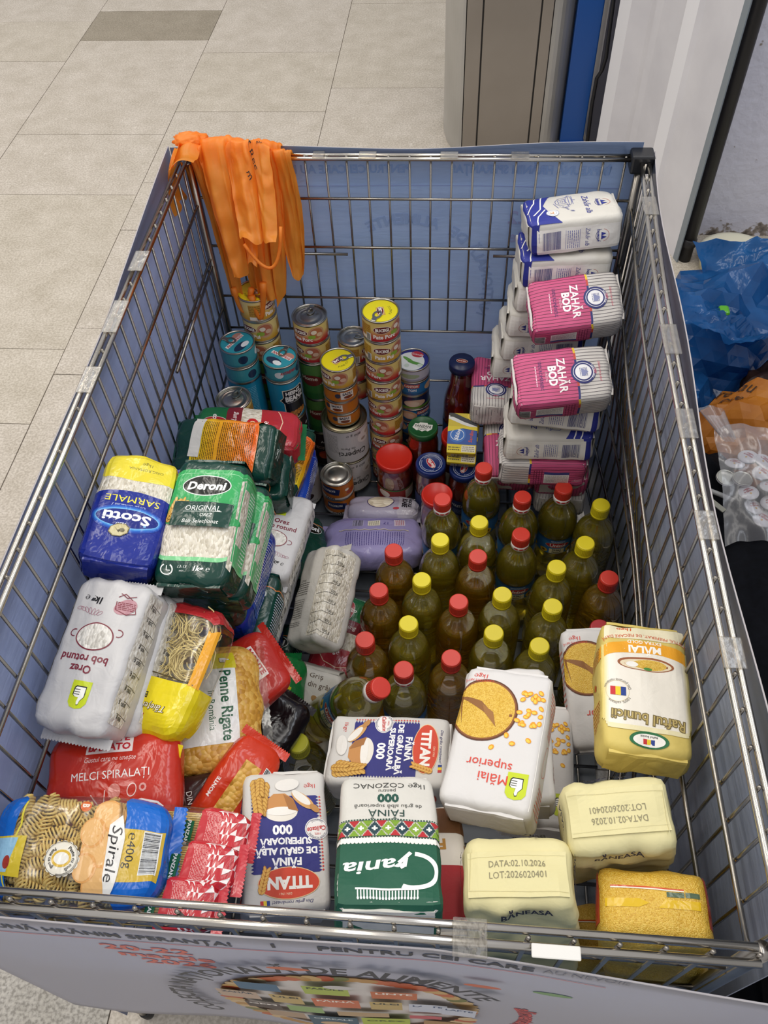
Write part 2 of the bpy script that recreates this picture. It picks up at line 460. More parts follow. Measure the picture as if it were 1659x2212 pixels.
# ------------------------------------------------------------------ packages
class Bag:
    def __init__(s, w, h, d, k=9.0, bulge=0.10, crump=0.0010, seed=0, kind='box', freq=38, sag=0.0):
        s.w, s.h, s.d, s.k, s.bulge, s.crump, s.seed, s.kind, s.freq, s.sag = w, h, d, k, bulge, crump, seed, kind, freq, sag
    def shape(s, c, off=0.0):
        x, y, z = c
        k = s.k
        r = (abs(x) ** k + abs(y) ** k + abs(z) ** k) ** (1 / k)
        x, y, z = x / r, y / r, z / r
        hw, hh, hd = s.w / 2, s.h / 2, s.d / 2
        n = Vector((abs(x) ** (k - 1) * (1 if x > 0 else -1) / hw, abs(y) ** (k - 1) * (1 if y > 0 else -1) / hh, abs(z) ** (k - 1) * (1 if z > 0 else -1) / hd))
        n.normalize()
        px, py, pz = x * hw, y * hh, z * hd
        if s.kind == 'pillow':
            t = max(0.0, 1 - abs(y) ** 3.0) ** 0.62 * 0.96 + 0.04
            pz *= t
            px *= 1 - 0.05 * (1 - abs(y) ** 4)
            n = Vector((n.x, n.y * 0.4, n.z)).normalized()
        b = s.bulge
        pz += (1 if z > 0 else -1) * abs(z) ** 3 * hd * b * (1 - x * x) * (1 - y * y)
        px += (1 if x > 0 else -1) * abs(x) ** 3 * hw * b * 0.35 * (1 - z * z) * (1 - y * y)
        p = Vector((px, py, pz))
        if s.crump:
            q = p * s.freq + Vector((s.seed * 7.3, s.seed * 3.1, 1.7))
            d1 = noise.noise(q); d2 = abs(noise.noise(q * 0.55 + Vector((9, 4, 2))))
            endy = abs(y) ** 4
            p += n * (s.crump * (d1 + 0.6 * (0.5 - d2) * 2) * (1 + 1.6 * endy))
        return p + n * off
    def front(s, a, b, off=0.0):
        hw, hh, hd = s.w / 2, s.h / 2, s.d / 2
        x, y, z = a, b, hd
        if abs(a) > hw:
            e = abs(a) - hw; sg = 1 if a > 0 else -1
            if e <= s.d: x = sg * hw; z = hd - e
            else: x = sg * (hw - (e - s.d)); z = -hd
        if abs(b) > hh:
            e = min(abs(b) - hh, s.d); sg = 1 if b > 0 else -1
            y = sg * hh; z = min(z, hd - e)
        return s.shape((x / hw, y / hh, z / hd), off)
    def body(s, name, m, res=0.0065):
        nx, ny, nz = [max(5, int(round(v / res))) for v in (s.w, s.h, s.d)]
        V, F, ix = [], [], {}
        def vid(c):
            key = (round(c[0], 5), round(c[1], 5), round(c[2], 5))
            if key not in ix: ix[key] = len(V); V.append(s.shape(c))
            return ix[key]
        def grid(fn, n1, n2, flip):
            for i in range(n1):
                for j in range(n2):
                    q = [vid(fn(-1 + 2 * u / n1, -1 + 2 * v / n2)) for u, v in ((i, j), (i + 1, j), (i + 1, j + 1), (i, j + 1))]
                    F.append(tuple(reversed(q)) if flip else tuple(q))
        grid(lambda u, v: (u, v, 1), nx, ny, False); grid(lambda u, v: (u, v, -1), nx, ny, True)
        grid(lambda u, v: (1, u, v), ny, nz, False); grid(lambda u, v: (-1, u, v), ny, nz, True)
        grid(lambda u, v: (u, 1, v), nx, nz, True); grid(lambda u, v: (u, -1, v), nx, nz, False)
        return mesh_from(name, V, F, m, smooth=True)
    def fold(s, sg, m, wid=0.86, thick=0.0022):
        """the glued fold of a paper bag's end"""
        hw, hh, hd = s.w / 2, s.h / 2, s.d / 2
        V, F = [], []
        n = 8
        for i in range(n + 1):
            x = -wid * hw + 2 * wid * hw * i / n
            for (zz, yy) in ((-0.62 * hd, 0.0004), (-0.62 * hd, thick), (0.66 * hd, thick * 1.5), (0.80 * hd, thick * 1.2), (0.80 * hd, -0.001)):
                j = s.crump * noise.noise(Vector((x * 60, zz * 60, s.seed)))
                V.append((x, sg * (hh + yy + j), zz))
        for i in range(n):
            for j in range(4):
                q = (i * 5 + j, i * 5 + j + 1, (i + 1) * 5 + j + 1, (i + 1) * 5 + j)
                F.append(q if sg < 0 else tuple(reversed(q)))
        return mesh_from('end_fold', V, F, m)
    def seal(s, sg, m, length=0.012, teeth=22, droop=0.0):
        """crimped seal strip across the end of a film bag"""
        hw, hh = s.w / 2 * 0.98, s.h / 2
        V, F = [], []
        for i in range(teeth * 2 + 1):
            x = -hw + 2 * hw * i / (teeth * 2)
            wob = 0.004 * noise.noise(Vector((x * 22, s.seed, sg)))
            y0 = sg * (hh * 0.985); y1 = sg * (hh + length * (1.0 if i % 2 else 0.84))
            V += [(x, y0, 0.0003), (x, sg * (hh + length * 0.5), wob * 0.6 - droop * 0.4 + 0.0003), (x, y1, wob - droop + 0.0003), (x, y0, -0.0003), (x, sg * (hh + length * 0.5), wob * 0.6 - droop * 0.4 - 0.0003), (x, y1, wob - droop - 0.0003)]
        for i in range(teeth * 2):
            a, b = i * 6, i * 6 + 6
            F += [(a, a + 1, b + 1, b), (a + 1, a + 2, b + 2, b + 1), (a + 3, b + 3, b + 4, a + 4), (a + 4, b + 4, b + 5, a + 5), (a + 2, a + 5, b + 5, b + 2)]
        return mesh_from('end_seal', V, F, m)

def bag_specs(bag, base, fin, label, folds=(), seals=(), unit=0.001, foldcol=None, sealcol=None, cut=7.0):
    m = base if not isinstance(base, str) else mat(base, fin)
    sp = [('bag_body', bag.body('bag_body', m), [])]
    if label is not None and label.items:
        sp[0][2].append(('printed_design', label.build('printed_design', bag.front, unit, fin, cut)))
    for sg in folds:
        sp.append(('end_fold', bag.fold(sg, mat(foldcol, fin) if foldcol else m), []))
    for sg in seals:
        sp.append(('end_seal', bag.seal(sg, (mat(sealcol, fin) if isinstance(sealcol, str) else sealcol) if sealcol else m), []))
    return sp

def slab(bag, x0, x1, y0, y1, thick, m, name='base_flap', n=10):
    """a folded paper flap glued on a bag's face"""
    V, F = [], []
    for lay in (0, 1):
        for i in range(n + 1):
            for j in range(n + 1): V.append(bag.front(x0 + (x1 - x0) * i / n, y0 + (y1 - y0) * j / n, thick * lay + 0.0002))
    N = (n + 1) ** 2; k = n + 1
    for i in range(n):
        for j in range(n): a = N + i * k + j; F.append((a, a + k, a + k + 1, a + 1))
    for i in range(n):
        for j in (0, n): a = i * k + j; F.append((a, a + k, N + a + k, N + a))
        for j in (0, n): a = j * k + i; F.append((a, a + 1, N + a + 1, N + a))
    return mesh_from(name, V, F, m)
def cyl(r, zoff=0.0):
    def f(a, b, off=0.0):
        t = a / r
        return Vector(((r + off) * math.sin(t), -(r + off) * math.cos(t), zoff + b))
    return f
def flat(z):
    return lambda a, b, off=0.0: Vector((a, b, z + off))

def pull_tab(r, m):
    """ring pull riveted on a lid; lies along +x towards the rim"""
    bm = bmesh.new()
    n = 16; V = []
    for i in range(n):
        a = 2 * PI * i / n
        V.append((0.0115 * math.cos(a) + r * 0.38, 0.0085 * math.sin(a)))
    inner = [(0.0072 * math.cos(2 * PI * i / n) + r * 0.38 - 0.0012, 0.0052 * math.sin(2 * PI * i / n)) for i in range(n)]
    z0, z1 = 0.0012, 0.0024
    vo0 = [bm.verts.new((x, y, z0)) for x, y in V]; vo1 = [bm.verts.new((x, y, z1)) for x, y in V]
    vi0 = [bm.verts.new((x, y, z0)) for x, y in inner]; vi1 = [bm.verts.new((x, y, z1)) for x, y in inner]
    for i in range(n):
        j = (i + 1) % n
        bm.faces.new((vo0[i], vo0[j], vo1[j], vo1[i])); bm.faces.new((vi0[j], vi0[i], vi1[i], vi1[j]))
        bm.faces.new((vo1[i], vo1[j], vi1[j], vi1[i])); bm.faces.new((vo0[j], vo0[i], vi0[i], vi0[j]))
    box_bm(bm, r * 0.38 + 0.008, r * 0.38 + 0.0185, -0.0048, 0.0048, 0.0006, 0.0026, 0, 0.0008)
    return bm_mesh('pull_tab', bm, m)

def can_specs(dia, h, label, top='silver', topcol=None, toplabel=None, tab=True, rim=None, tabrot=0, labmargin=0.004):
    r = dia / 2
    rim = rim or M['tinmetal']
    body = lathe_mesh('can_body', [(r * 0.93, 0.0012), (r * 0.985, 0.0), (r + 0.0006, 0.0008), (r + 0.0006, 0.003), (r - 0.0006, 0.004), (r - 0.0006, h - 0.004), (r + 0.0006, h - 0.003), (r + 0.0008, h - 0.0004), (r, h), (r - 0.0018, h - 0.0003), (r - 0.0022, h - 0.0030)], rim, 36, True, False)
    lm = rim if topcol is None else mat(topcol, 'tin')
    lid = lathe_mesh('can_lid', [(r - 0.0018, h - 0.0034), (r * 0.86, h - 0.0036), (r * 0.84, h - 0.0028), (r * 0.70, h - 0.0028), (r * 0.68, h - 0.0034), (r * 0.5, h - 0.0034), (r * 0.48, h - 0.0029), (0.0006, h - 0.0029)], lm, 36, False, True)
    sub = []
    if toplabel: sub.append(('lid_print', toplabel.build('lid_print', flat(h - 0.0026), 0.001, 'tin', 0, 0.0002, 0.00012)))
    if tab: sub.append(('pull_tab', pull_tab(r, M['tinmetal']), Matrix.Translation((0, 0, h - 0.0026)) @ Matrix.Rotation(R(tabrot), 4, 'Z')))
    sp = [('can_body', body, []), ('can_lid', lid, sub)]
    if label: sp.append(('paper_label', label.build('paper_label', cyl(r - 0.0004, h / 2), 0.001, 'tin', 5.0, 0.0003, 0.00012), []))
    return sp

def bottle_specs(oil, capcol, style):
    """style 'a' (labelled, with white neck ring) or 'b' (plain ribbed)"""
    H = 0.262; r = 0.0384
    def prof(dr, top):
        if style == 'a':
            P = [(0.026, 0.004), (0.033, 0.001), (r - 0.001, 0.006), (r, 0.02), (r, 0.05), (r - 0.003, 0.07), (r - 0.0035, 0.085), (r - 0.001, 0.097), (r - 0.0015, 0.10), (r - 0.0015, 0.142), (r, 0.146), (r + 0.0002, 0.162), (r - 0.0010, 0.176), (r - 0.0038, 0.188), (r - 0.0088, 0.200), (r - 0.0155, 0.211), (r - 0.0215, 0.2195), (0.0142, 0.226), (0.0135, 0.231), (0.0132, 0.240)]
        else:
            P = [(0.026, 0.004), (0.033, 0.001), (r - 0.001, 0.006)]
            z = 0.012
            while z < 0.142:
                P += [(r, z), (r, z + 0.006), (r - 0.0018, z + 0.009)]; z += 0.012
            P += [(r, 0.150), (r + 0.0002, 0.162), (r - 0.0006, 0.172), (r - 0.0016, 0.175), (r - 0.0022, 0.181), (r - 0.0050, 0.191), (r - 0.0095, 0.201), (r - 0.0155, 0.211), (r - 0.0212, 0.219), (0.0142, 0.226), (0.0135, 0.231), (0.0132, 0.240)]
        o = []
        for a, z in P:
            if z > top:
                if o and o[-1][1] < top - 1e-4:
                    (a0, z0) = o[-1]; q = (top - z0) / (z - z0); o.append((a0 + dr * 0 + ((a + dr) - a0) * q, top))
                break
            o.append((max(0.002, a + dr), z - (dr if z < 0.01 else 0)))
        return o
    body = lathe_mesh('bottle_body', prof(0, 0.25), M['pet'], 36, True, False)
    liquid = lathe_mesh('oil', prof(-0.0009, 0.203 if style == 'a' else 0.200), oil, 36, True, True)
    capm = mat(capcol, 'plastic')
    # cap with fine ribs
    V, F = [], []
    n = 72
    for (rr, z, rib) in ((0.0162, 0.2405, 1), (0.0162, 0.2590, 1), (0.0150, 0.2618, 0), (0.0140, 0.2622, 0)):
        for k in range(n):
            a = 2 * PI * k / n; q = rr + (0.00035 if (k % 2 and rib) else 0)
            V.append((q * math.cos(a), q * math.sin(a), z))
    for i in range(3):
        for k in range(n): F.append((i * n + k, i * n + (k + 1) % n, (i + 1) * n + (k + 1) % n, (i + 1) * n + k))
    F.append(tuple(range(n - 1, -1, -1))); F.append(tuple(3 * n + k for k in range(n)))
    cap = mesh_from('cap', V, F, capm)
    if style == 'a':
        ring = lathe_mesh('neck_ring', [(0.0158, 0.228), (0.0166, 0.2285), (0.0164, 0.2402), (0.0150, 0.2405)], mat('#e9e4de', 'plastic'), 36, False, False)
    else:
        ring = lathe_mesh('neck_ring', [(0.0145, 0.2335), (0.0163, 0.234), (0.0164, 0.2402), (0.0150, 0.2405)], capm, 36, False, False)
    sp = [('bottle_body', body, []), ('oil', liquid, []), ('cap', cap, []), ('neck_ring', ring, [])]
    if style == 'a':
        rl = Label()
        for a in (-35, 0, 35): rl.ell(a * 0.016 * 17.5, 0, 4.5, 2.2, '#c42a30')
        sp[3][2].append(('ring_print', rl.build('ring_print', cyl(0.0164, 0.2345), 0.001, 'plastic', 2.0, 0.0003, 0.0001)))
        L = Label(); C = PI * 75
        L.rect(-C / 2 + 1, -22, C / 2 - 1, 22, '#2f6fa8').rect(-C / 2 + 1, 16, C / 2 - 1, 22, '#1d4f86')
        for q in (-1, 0, 1):
            x = q * C / 3
            L.lines(x - 14, 15, x + 14, 19, 2, '#dfe8f0', 0.45, 5)
            L.ell(x, 5, 24, 8, '#b3202c').ring(x, 5, 24, 8, 1.0, '#d9c48a')
            L.text('Unísol', x, 5, 8.5, '#f4ece4', bold=0.03)
            L.rect(x - 15, -21, x + 15, -6, '#e6dcae').text('PRIMA', x, -10, 4.6, '#1c2a22', bold=0.03).text('PRESĂ', x, -17, 4.6, '#1c2a22', bold=0.03)
            L.ell(x + 26, -14, 8, 7, '#d9b12c').ell(x + 26, -14, 3, 3, '#5a3a14').ell(x - 26, -15, 8, 6, '#d9b12c').ell(x - 26, -15, 3, 3, '#5a3a14')
        sp.append(('wrap_label', L.build('wrap_label', cyl(r - 0.0010, 0.121), 0.001, 'plastic', 4.0, 0.0005, 0.0001), []))
    return sp

def jar_specs(r, h, content, lidcol, lidlabel=None, label=None, neck=0.8, lidr=None, labz=None):
    lidr = lidr or r * 0.9
    P = [(r * 0.8, 0.003), (r * 0.95, 0.0), (r, 0.006), (r, h * 0.72), (r * 0.98, h * 0.78), (lidr * 0.95, h * 0.86), (lidr * 0.93, h - 0.014)]
    glass = lathe_mesh('glass_jar', P, M['glassjar'], 36, True, False)
    Q = [(max(0.004, a - 0.0018), z + (0.002 if i < 3 else 0)) for i, (a, z) in enumerate(P)]
    Q[-1] = (Q[-1][0], h - 0.016)
    food = lathe_mesh('jar_contents', Q, content, 36, True, True)
    lm = mat(lidcol, 'plastic')
    lid = lathe_mesh('lid', [(lidr, h - 0.015), (lidr * 1.03, h - 0.014), (lidr * 1.03, h - 0.0035), (lidr * 1.0, h - 0.0008), (lidr * 0.96, h), (lidr * 0.88, h - 0.0006), (lidr * 0.85, h - 0.0018), (0.002, h - 0.0018)], lm, 40, True, True)
    sp = [('glass_jar', glass, []), ('jar_contents', food, []), ('lid', lid, [])]
    if lidlabel: sp[2][2].append(('lid_print', lidlabel.build('lid_print', flat(h - 0.0016), 0.001, 'plastic', 0, 0.0002, 0.0001)))
    if label: sp.append(('paper_label', label.build('paper_label', cyl(r + 0.0003, labz if labz else h * 0.36), 0.001, 'card', 4.0, 0.0003, 0.0001), []))
    return sp
# ------------------------------------------------------------------ printed designs (label units = mm on a 100 mm wide face)
def thumb(L, x, y, s, tag='#c3d21f', down=False):
    """yellow-green tab with an outlined hand, thumb up"""
    L.poly([(x - 9 * s, y - 12 * s), (x + 9 * s, y - 12 * s), (x + 9 * s, y + 7 * s), (x + 6 * s, y + 11 * s), (x, y + 12.5 * s), (x - 6 * s, y + 11 * s), (x - 9 * s, y + 7 * s)], tag)
    hand = [(-4.6, -6.5), (3.6, -6.5), (5, -5), (5.4, 0.6), (3.8, 2), (0.2, 2.2), (1.0, 6.5), (0.2, 8.6), (-1.4, 8.2), (-2.0, 5), (-4.8, 1.6)]
    L.poly([(x + (a * 1.16 + 0.1) * s, y + (b * 1.12 - 0.3) * s) for a, b in hand], '#22251c')
    L.poly([(x + a * s, y + b * s) for a, b in hand], '#f4f4ec')
    for q in (-4.3, -2.2, -0.2):
        L.line([(x - 0.2 * s, y + q * s), (x + 5.0 * s, y + q * s)], 0.6 * s, '#22251c')
def wheat(L, x, y, ln, ang, w=5.0, c1='#d8a94e', c2='#b57f2a'):
    ca, sa = math.cos(R(ang)), math.sin(R(ang))
    n = max(5, int(ln / (w * 0.55)))
    for i in range(n):
        t = ln * (i + 0.3) / n
        for sd in (-1, 1):
            cx, cy = x + ca * t - sa * sd * w * 0.33, y + sa * t + ca * sd * w * 0.33
            L.ell(cx, cy, w * 0.62, w * 0.30, c2, 8, rot=ang + sd * 28)
            L.ell(cx + 0.3, cy + 0.3, w * 0.5, w * 0.22, c1, 8, rot=ang + sd * 28)
def tricolor(L, x, y, w, h):
    for i, c in enumerate(('#1f3d8c', '#f0cf2c', '#c92f33')): L.rect(x - w / 2 + w * i / 3, y - h / 2, x - w / 2 + w * (i + 1) / 3, y + h / 2, c)
def bowl_top(L, x, y, r, fill, rim='#5a2f18'):
    L.ell(x, y, r, r, rim, 40).ell(x, y, r * 0.955, r * 0.955, '#8a5227', 40).ell(x, y, r * 0.91, r * 0.91, fill, 40)
def kernels(L, pts, s=3.0):
    for i, (x, y) in enumerate(pts):
        L.ell(x, y, s * 1.1, s * 0.85, '#e39a1c', 8, rot=i * 47).ell(x + 0.4, y + 0.5, s * 0.75, s * 0.5, '#f7c84a', 8, rot=i * 47)

def design_titan():
    L = Label()
    L.rect(-38, -50, 38, 42, '#2b2c7c')
    for y in range(-50, 42, 4):
        L.poly([(-38, y), (-41.5, y + 2), (-38, y + 4)], '#2b2c7c'); L.poly([(38, y), (41.5, y + 2), (38, y + 4)], '#2b2c7c')
        L.poly([(-44.5, y + 2), (-43, y + 0.6), (-41.5, y + 2), (-43, y + 3.4)], '#cc3a30')
    L.rect(-104, -60, -62, 30, '#2b2c7c').rect(62, -60, 104, 30, '#2b2c7c')
    for sx in (-1, 1):
        x = sx * 83
        L.ell(x, 55, 17, 12, '#d6452a').text('TITAN', x, 55, 7, '#fbf6ee', bold=0.05)
        L.ell(x, -6, 10, 8, '#c9a05c').ell(x, -5, 8, 5, '#efe0b4').ell(x, -32, 9, 6, '#d8b26a').ell(x - 3, 16, 7, 4, '#e7d7ae')
        L.lines(x - 17, -56, x + 17, -42, 4, '#c9cbe4', 0.4, 5).lines(x - 17, -24, x + 17, -16, 3, '#c9cbe4', 0.4, 6).lines(x - 17, 20, x + 17, 28, 3, '#c9cbe4', 0.4, 7)
    L.ell(-2, 53, 36, 18, '#f2c793').ell(-2, 53, 35, 17, '#d8462a')
    L.text('TITAN', -3, 53, 12.5, '#fdf9f2', bold=0.05).text('DIN 1961', 2, 64.5, 2.6, '#f6e2c2')
    wheat(L, 30, 62, 28, -105, 6.5, '#e8b254', '#c9852c')
    L.text('FĂINĂ', 0, 29.5, 8.5, '#ffffff', bold=0.045).text('DE GRÂU ALBĂ', 0, 17, 7.4, '#ffffff', bold=0.045)
    L.text('SUPERIOARĂ', 0, 5.5, 7.4, '#ffffff', bold=0.045).text('000', 4, -8, 11, '#ffffff', bold=0.04)
    L.ell(5, -30, 20, 12, '#efe9dc').poly([(-16, -30), (26, -30), (22, -46), (14, -53), (0, -53), (-10, -46)], '#c98d4e').ell(5, -31, 19, 5.5, '#f3efe6').poly([(-16, -30), (-4, -33), (2, -52), (-10, -46)], '#a8703a')
    L.ell(-22, -44, 17, 7, '#d7a566', rot=-40).ell(-20, -47, 14, 5, '#f1ece2', rot=-40).ell(-3, -64, 15, 8, '#e9e5dd', rot=8).ell(-36, -33, 7, 4, '#c08a4c', rot=-40)
    L.ell(-38, -8, 15, 13, '#f6f3ee').ring(-38, -8, 14, 12, 0.7, '#9a9aa8').text('Calitate', -38, -8, 5.4, '#cc3330', rot=8, ital=0.25, bold=0.02).text('100%', -38, -2, 2.6, '#cc3330')
    L.arc('BUNĂ ALEGERE', -38, -8, 9.8, 2.2, '#7a7a88', 90).arc('GARANTAT', -38, -8, 11.6, 2.2, '#7a7a88', -90, inside=True)
    wheat(L, 24, -66, 40, 82, 9); wheat(L, 37, -70, 44, 96, 9); wheat(L, 30, -72, 22, 88, 8)
    L.text('1kg℮', -31, -62, 5.5, '#cc3a30', bold=0.01)
    L.text('Din grâu românesc!', -6, 74.5, 4.2, '#26246a', ital=0.25); tricolor(L, 26, 74.5, 11, 6)
    return L
def design_grania():
    L = Label()
    W = 158
    L.rect(-W, 12, W, 83 + 40, '#1f5a43').rect(-W, 7, W, 12.5, '#f1eee6')
    for x in range(-104, 105, 4): L.ell(x, 12.4, 1.9, 1.9, '#f1eee6', 10)
    for x in range(-104, 105, 3): L.rect(x, 5.4, x + 1.6, 6.6, '#1f4a3a')
    L.rect(-W, 4.4, W, 5.2, '#1f4a3a').rect(-W, -15.4, W, -14.6, '#1f4a3a')
    for x in range(-104, 105, 3): L.rect(x, -17.2, x + 1.8, -15.8, '#1f4a3a')
    cols = ('#1f3f44', '#7da22f', '#1f3f44', '#b9282f')
    for i, x in enumerate(range(-98, 100, 14)):
        c = ('#24414a', '#86a83a')[i % 2]
        for k in range(-4, 5):
            h = (4 - abs(k)) * 1.9 + 1.4; L.rect(x + k * 1.5 - 0.75, -5 - h, x + k * 1.5 + 0.75, -5 + h, c)
        L.rect(x - 3, -6, x + 3, -4, '#f1eee6').rect(x - 1, -8, x + 1, -2, '#f1eee6')
        for sg in (-1, 1):
            for k in range(4):
                L.rect(x + 7 - (4 - k) * 1.2, -5 + sg * (8.8 - k * 1.8) - 0.9, x + 7 + (4 - k) * 1.2, -5 + sg * (8.8 - k * 1.8) + 0.9, '#b9282f' if (i + (sg > 0)) % 2 else '#7da22f')
    L.text('rania', 12, 42, 15, '#fbfaf5', rot=5, bold=0.02, ital=0.28, fit=64)
    L.ring(-24, 46, 26, 22, 5.0, '#fbfaf5', 30, 62, 265).line([(-22, 25), (-10, 38), (-14, 44)], 4.0, '#fbfaf5')
    for x in range(-28, 32, 3): L.rect(x, 68, x + 1.2, 77, '#fbfaf5').ell(x + 0.6, 77, 1.1, 2.2, '#fbfaf5', 8)
    L.rect(-28, 66, 32, 68, '#fbfaf5')
    L.text('FĂINĂ', 2, -25, 9.5, '#20413a').text('de grâu albă superioară', 0, -35, 5.2, '#50514c').text('000', 0, -46.5, 10.5, '#1f4f42', bold=0.045)
    L.text('pentru', 1, -56.5, 5, '#50514c').text('COZONAC', 10, -65.5, 7.6, '#3b3c38', bold=0.01).text('1kg℮', -31, -65.5, 7.2, '#3b3c38')
    L.lines(-58, -62, -52, 60, 1, '#8a8a84', 0.2, 2, True)
    for sx in (-1, 1):
        L.lines(sx * 80 - 22, -60, sx * 80 + 22, -22, 9, '#8c8c86', 0.4, 8)
        L.barcode(sx * 80 - 14, 22, sx * 80 + 14, 52, seed=4)
    return L
def design_malai():
    L = Label()
    L.rect(-50, -85, -49, 85, '#efece6')
    thumb(L, -31, 56, 1.25)
    L.text('Mălai', -4, 52, 11, '#d8402e', bold=0.015).text('superior', 3, 37, 10.5, '#d8402e', bold=0.015)
    bowl_top(L, 22, -28, 40, M['cornmeal'])
    L.poly([(44, -6), (50, -40), (20, -24), (4, -8), (10, -24), (26, -38), (54, -44)], '#8a5a2a').poly([(20, -24), (4, -8), (10, -26), (24, -34)], '#9c6a34')
    rg = random.Random(5)
    kernels(L, [(-30 + rg.uniform(-14, 12), -40 + rg.uniform(-22, 26)) for _ in range(26)] + [(-35, 2), (-18, 9), (4, 17), (-10, 0)], 3.4)
    L.text('1kg℮', 34, -72, 6.5, '#d8402e', bold=0.01).text('CANTITATE NETĂ', 34, -65.5, 3, '#d8402e')
    L.lines(-100, -72, -64, -14, 12, '#e08a7c', 0.35, 4).ring(-80, 10, 14, 18, 0.8, '#e08a7c').lines(-100, 40, -62, 74, 7, '#e08a7c', 0.35, 9)
    L.lines(62, -60, 100, 60, 14, '#e08a7c', 0.3, 11)
    return L
def design_raftul():
    L = Label()
    L.rect(-46, -52, 46, 60, '#efe9dc')
    for t in range(5): L.rect(-46 - 2 * t, -52, -44 - 2 * t, 62 - 3 * t, ('#efe6cb', '#eee1b4', '#ecdc9c', '#ebd889', '#ead67c')[t]).rect(44 + 2 * t, -52, 46 + 2 * t, 62 - 3 * t, ('#efe6cb', '#eee1b4', '#ecdc9c', '#ebd889', '#ead67c')[t])
    L.rect(-46, 56, 46, 62, '#ece2b6').rect(-50, -85, 50, -62, '#ece3c2')
    rib = []
    n = 20
    for i in range(n + 1): x = -62 + 124 * i / n; rib.append((x, -34 - 12 * (1 - (x / 62) ** 2) + 4))
    low = [(x, y - 17) for x, y in rib]
    for i in range(n): L.add([rib[i], rib[i + 1], low[i + 1], low[i]], [(0, 1, 2, 3)], '#eea622')
    L.text('MĂLAI', 0, -47, 9.5, '#fffaf0', bold=0.04).text('EXTRA GOLD', 0, -57.5, 4.6, '#fffaf0', bold=0.02)
    L.arc('GUSTUL PREFERAT, DE FIECARE DATĂ', 0, 120, 190, 4.4, '#d2592c', -90, 0.01, inside=True)
    L.text('1kg℮', 24, -79, 7, '#d8622c', bold=0.02)
    L.ell(0, -26, 33, 10, '#9a5a36').ell(0, -25, 30, 8, '#e9d9b8').ell(-4, -25, 20, 7, M['cornmeal']).ell(16, -24, 7, 4, '#f2efe8').ell(-2, -19, 5, 2, '#4f8a3a')
    L.text('Raftul bunicii', 0, 47, 12.5, '#7a6a3e', rot=-4, bold=0.06, fit=84).text('Raftul bunicii', 0, 47, 12.5, '#c2ac6a', rot=-4, bold=0.0, fit=82)
    L.ring(34, 14, 14, 14, 0.5, '#d9c9a0').arc('100% calitate', 34, 14, 14, 3.4, '#7a7468', 100).arc('Din porumb românesc', 34, 14, 16.5, 3.4, '#7a7468', -90, inside=True); tricolor(L, 33, 14, 18, 11)
    L.ell(0, 73, 22, 11.5, '#1f6a3c').ell(0, 73, 18, 8.5, '#f5f2ea'); tricolor(L, 0, 74.5, 13, 7)
    L.text('Raftul bunicii', 0, 68, 2.6, '#333333', bold=0.02)
    for sx in (-1, 1):
        x = sx * 80
        L.lines(x - 18, -52, x + 18, -30, 6, '#c7742a', 0.4, 4).lines(x - 18, 20, x + 18, 50, 7, '#c7742a', 0.35, 14).ell(x - 6, 0, 5, 4, '#d8622c').ell(x + 8, -8, 6, 4, '#e5b53a')
    return L
def design_orez():
    L = Label(); br = '#7a1f33'
    thumb(L, -6, 52, 1.35)
    L.text('Orez', 4, 22.5, 9.5, br, bold=0.02).text('bob rotund', 4, 10, 9.5, br, bold=0.02)
    L.ell(0, -18, 25, 17.5, br, 40).ell(0, -18, 23.4, 16, M['rice_w'], 40)
    L.ring(-29, -26, 6, 5, 1.2, br, 16, 70, 290).ring(29, -20, 6, 5, 1.2, br, 16, -110, 110)
    L.ell(-26, -60, 15, 10, '#b98790', rot=20).lines(-38, -66, -14, -55, 5, br, 0.5, 3)
    for p in ([(-38, -62), (-42, -54), (-30, -50), (-14, -55), (-12, -66)], [(-32, -70), (-20, -78), (-12, -72)], [(-36, -76), (-24, -72), (-14, -78)]): L.line(p, 1.1, br)
    L.text('1kg', 16, -64, 8.6, '#17161a', bold=0.04, rot=-4).text('℮', 30, -66, 8, '#17161a')
    for i in range(7): L.ring(4 + i * 5, -47 - i * 0.8, 4.5, 2.2, 0.5, '#a8687a', 10, rot=30 + i * 25)
    for sx in (-1, 1):
        L.rect(sx * 53 - (0 if sx > 0 else 34), -88, sx * 53 + (34 if sx > 0 else 0), 78, M['rice_w'])
        for i in range(9):
            y = -72 + i * 17
            xa = 54 if sx > 0 else -87
            L.line([(xa, y + 3), (xa + 12, y), (xa + 26, y - 1)], 0.7, '#26262a').text('%d g' % ((i + 1) * 100), xa + 18, y + 4, 4.6, '#26262a', bold=0.02)
    return L
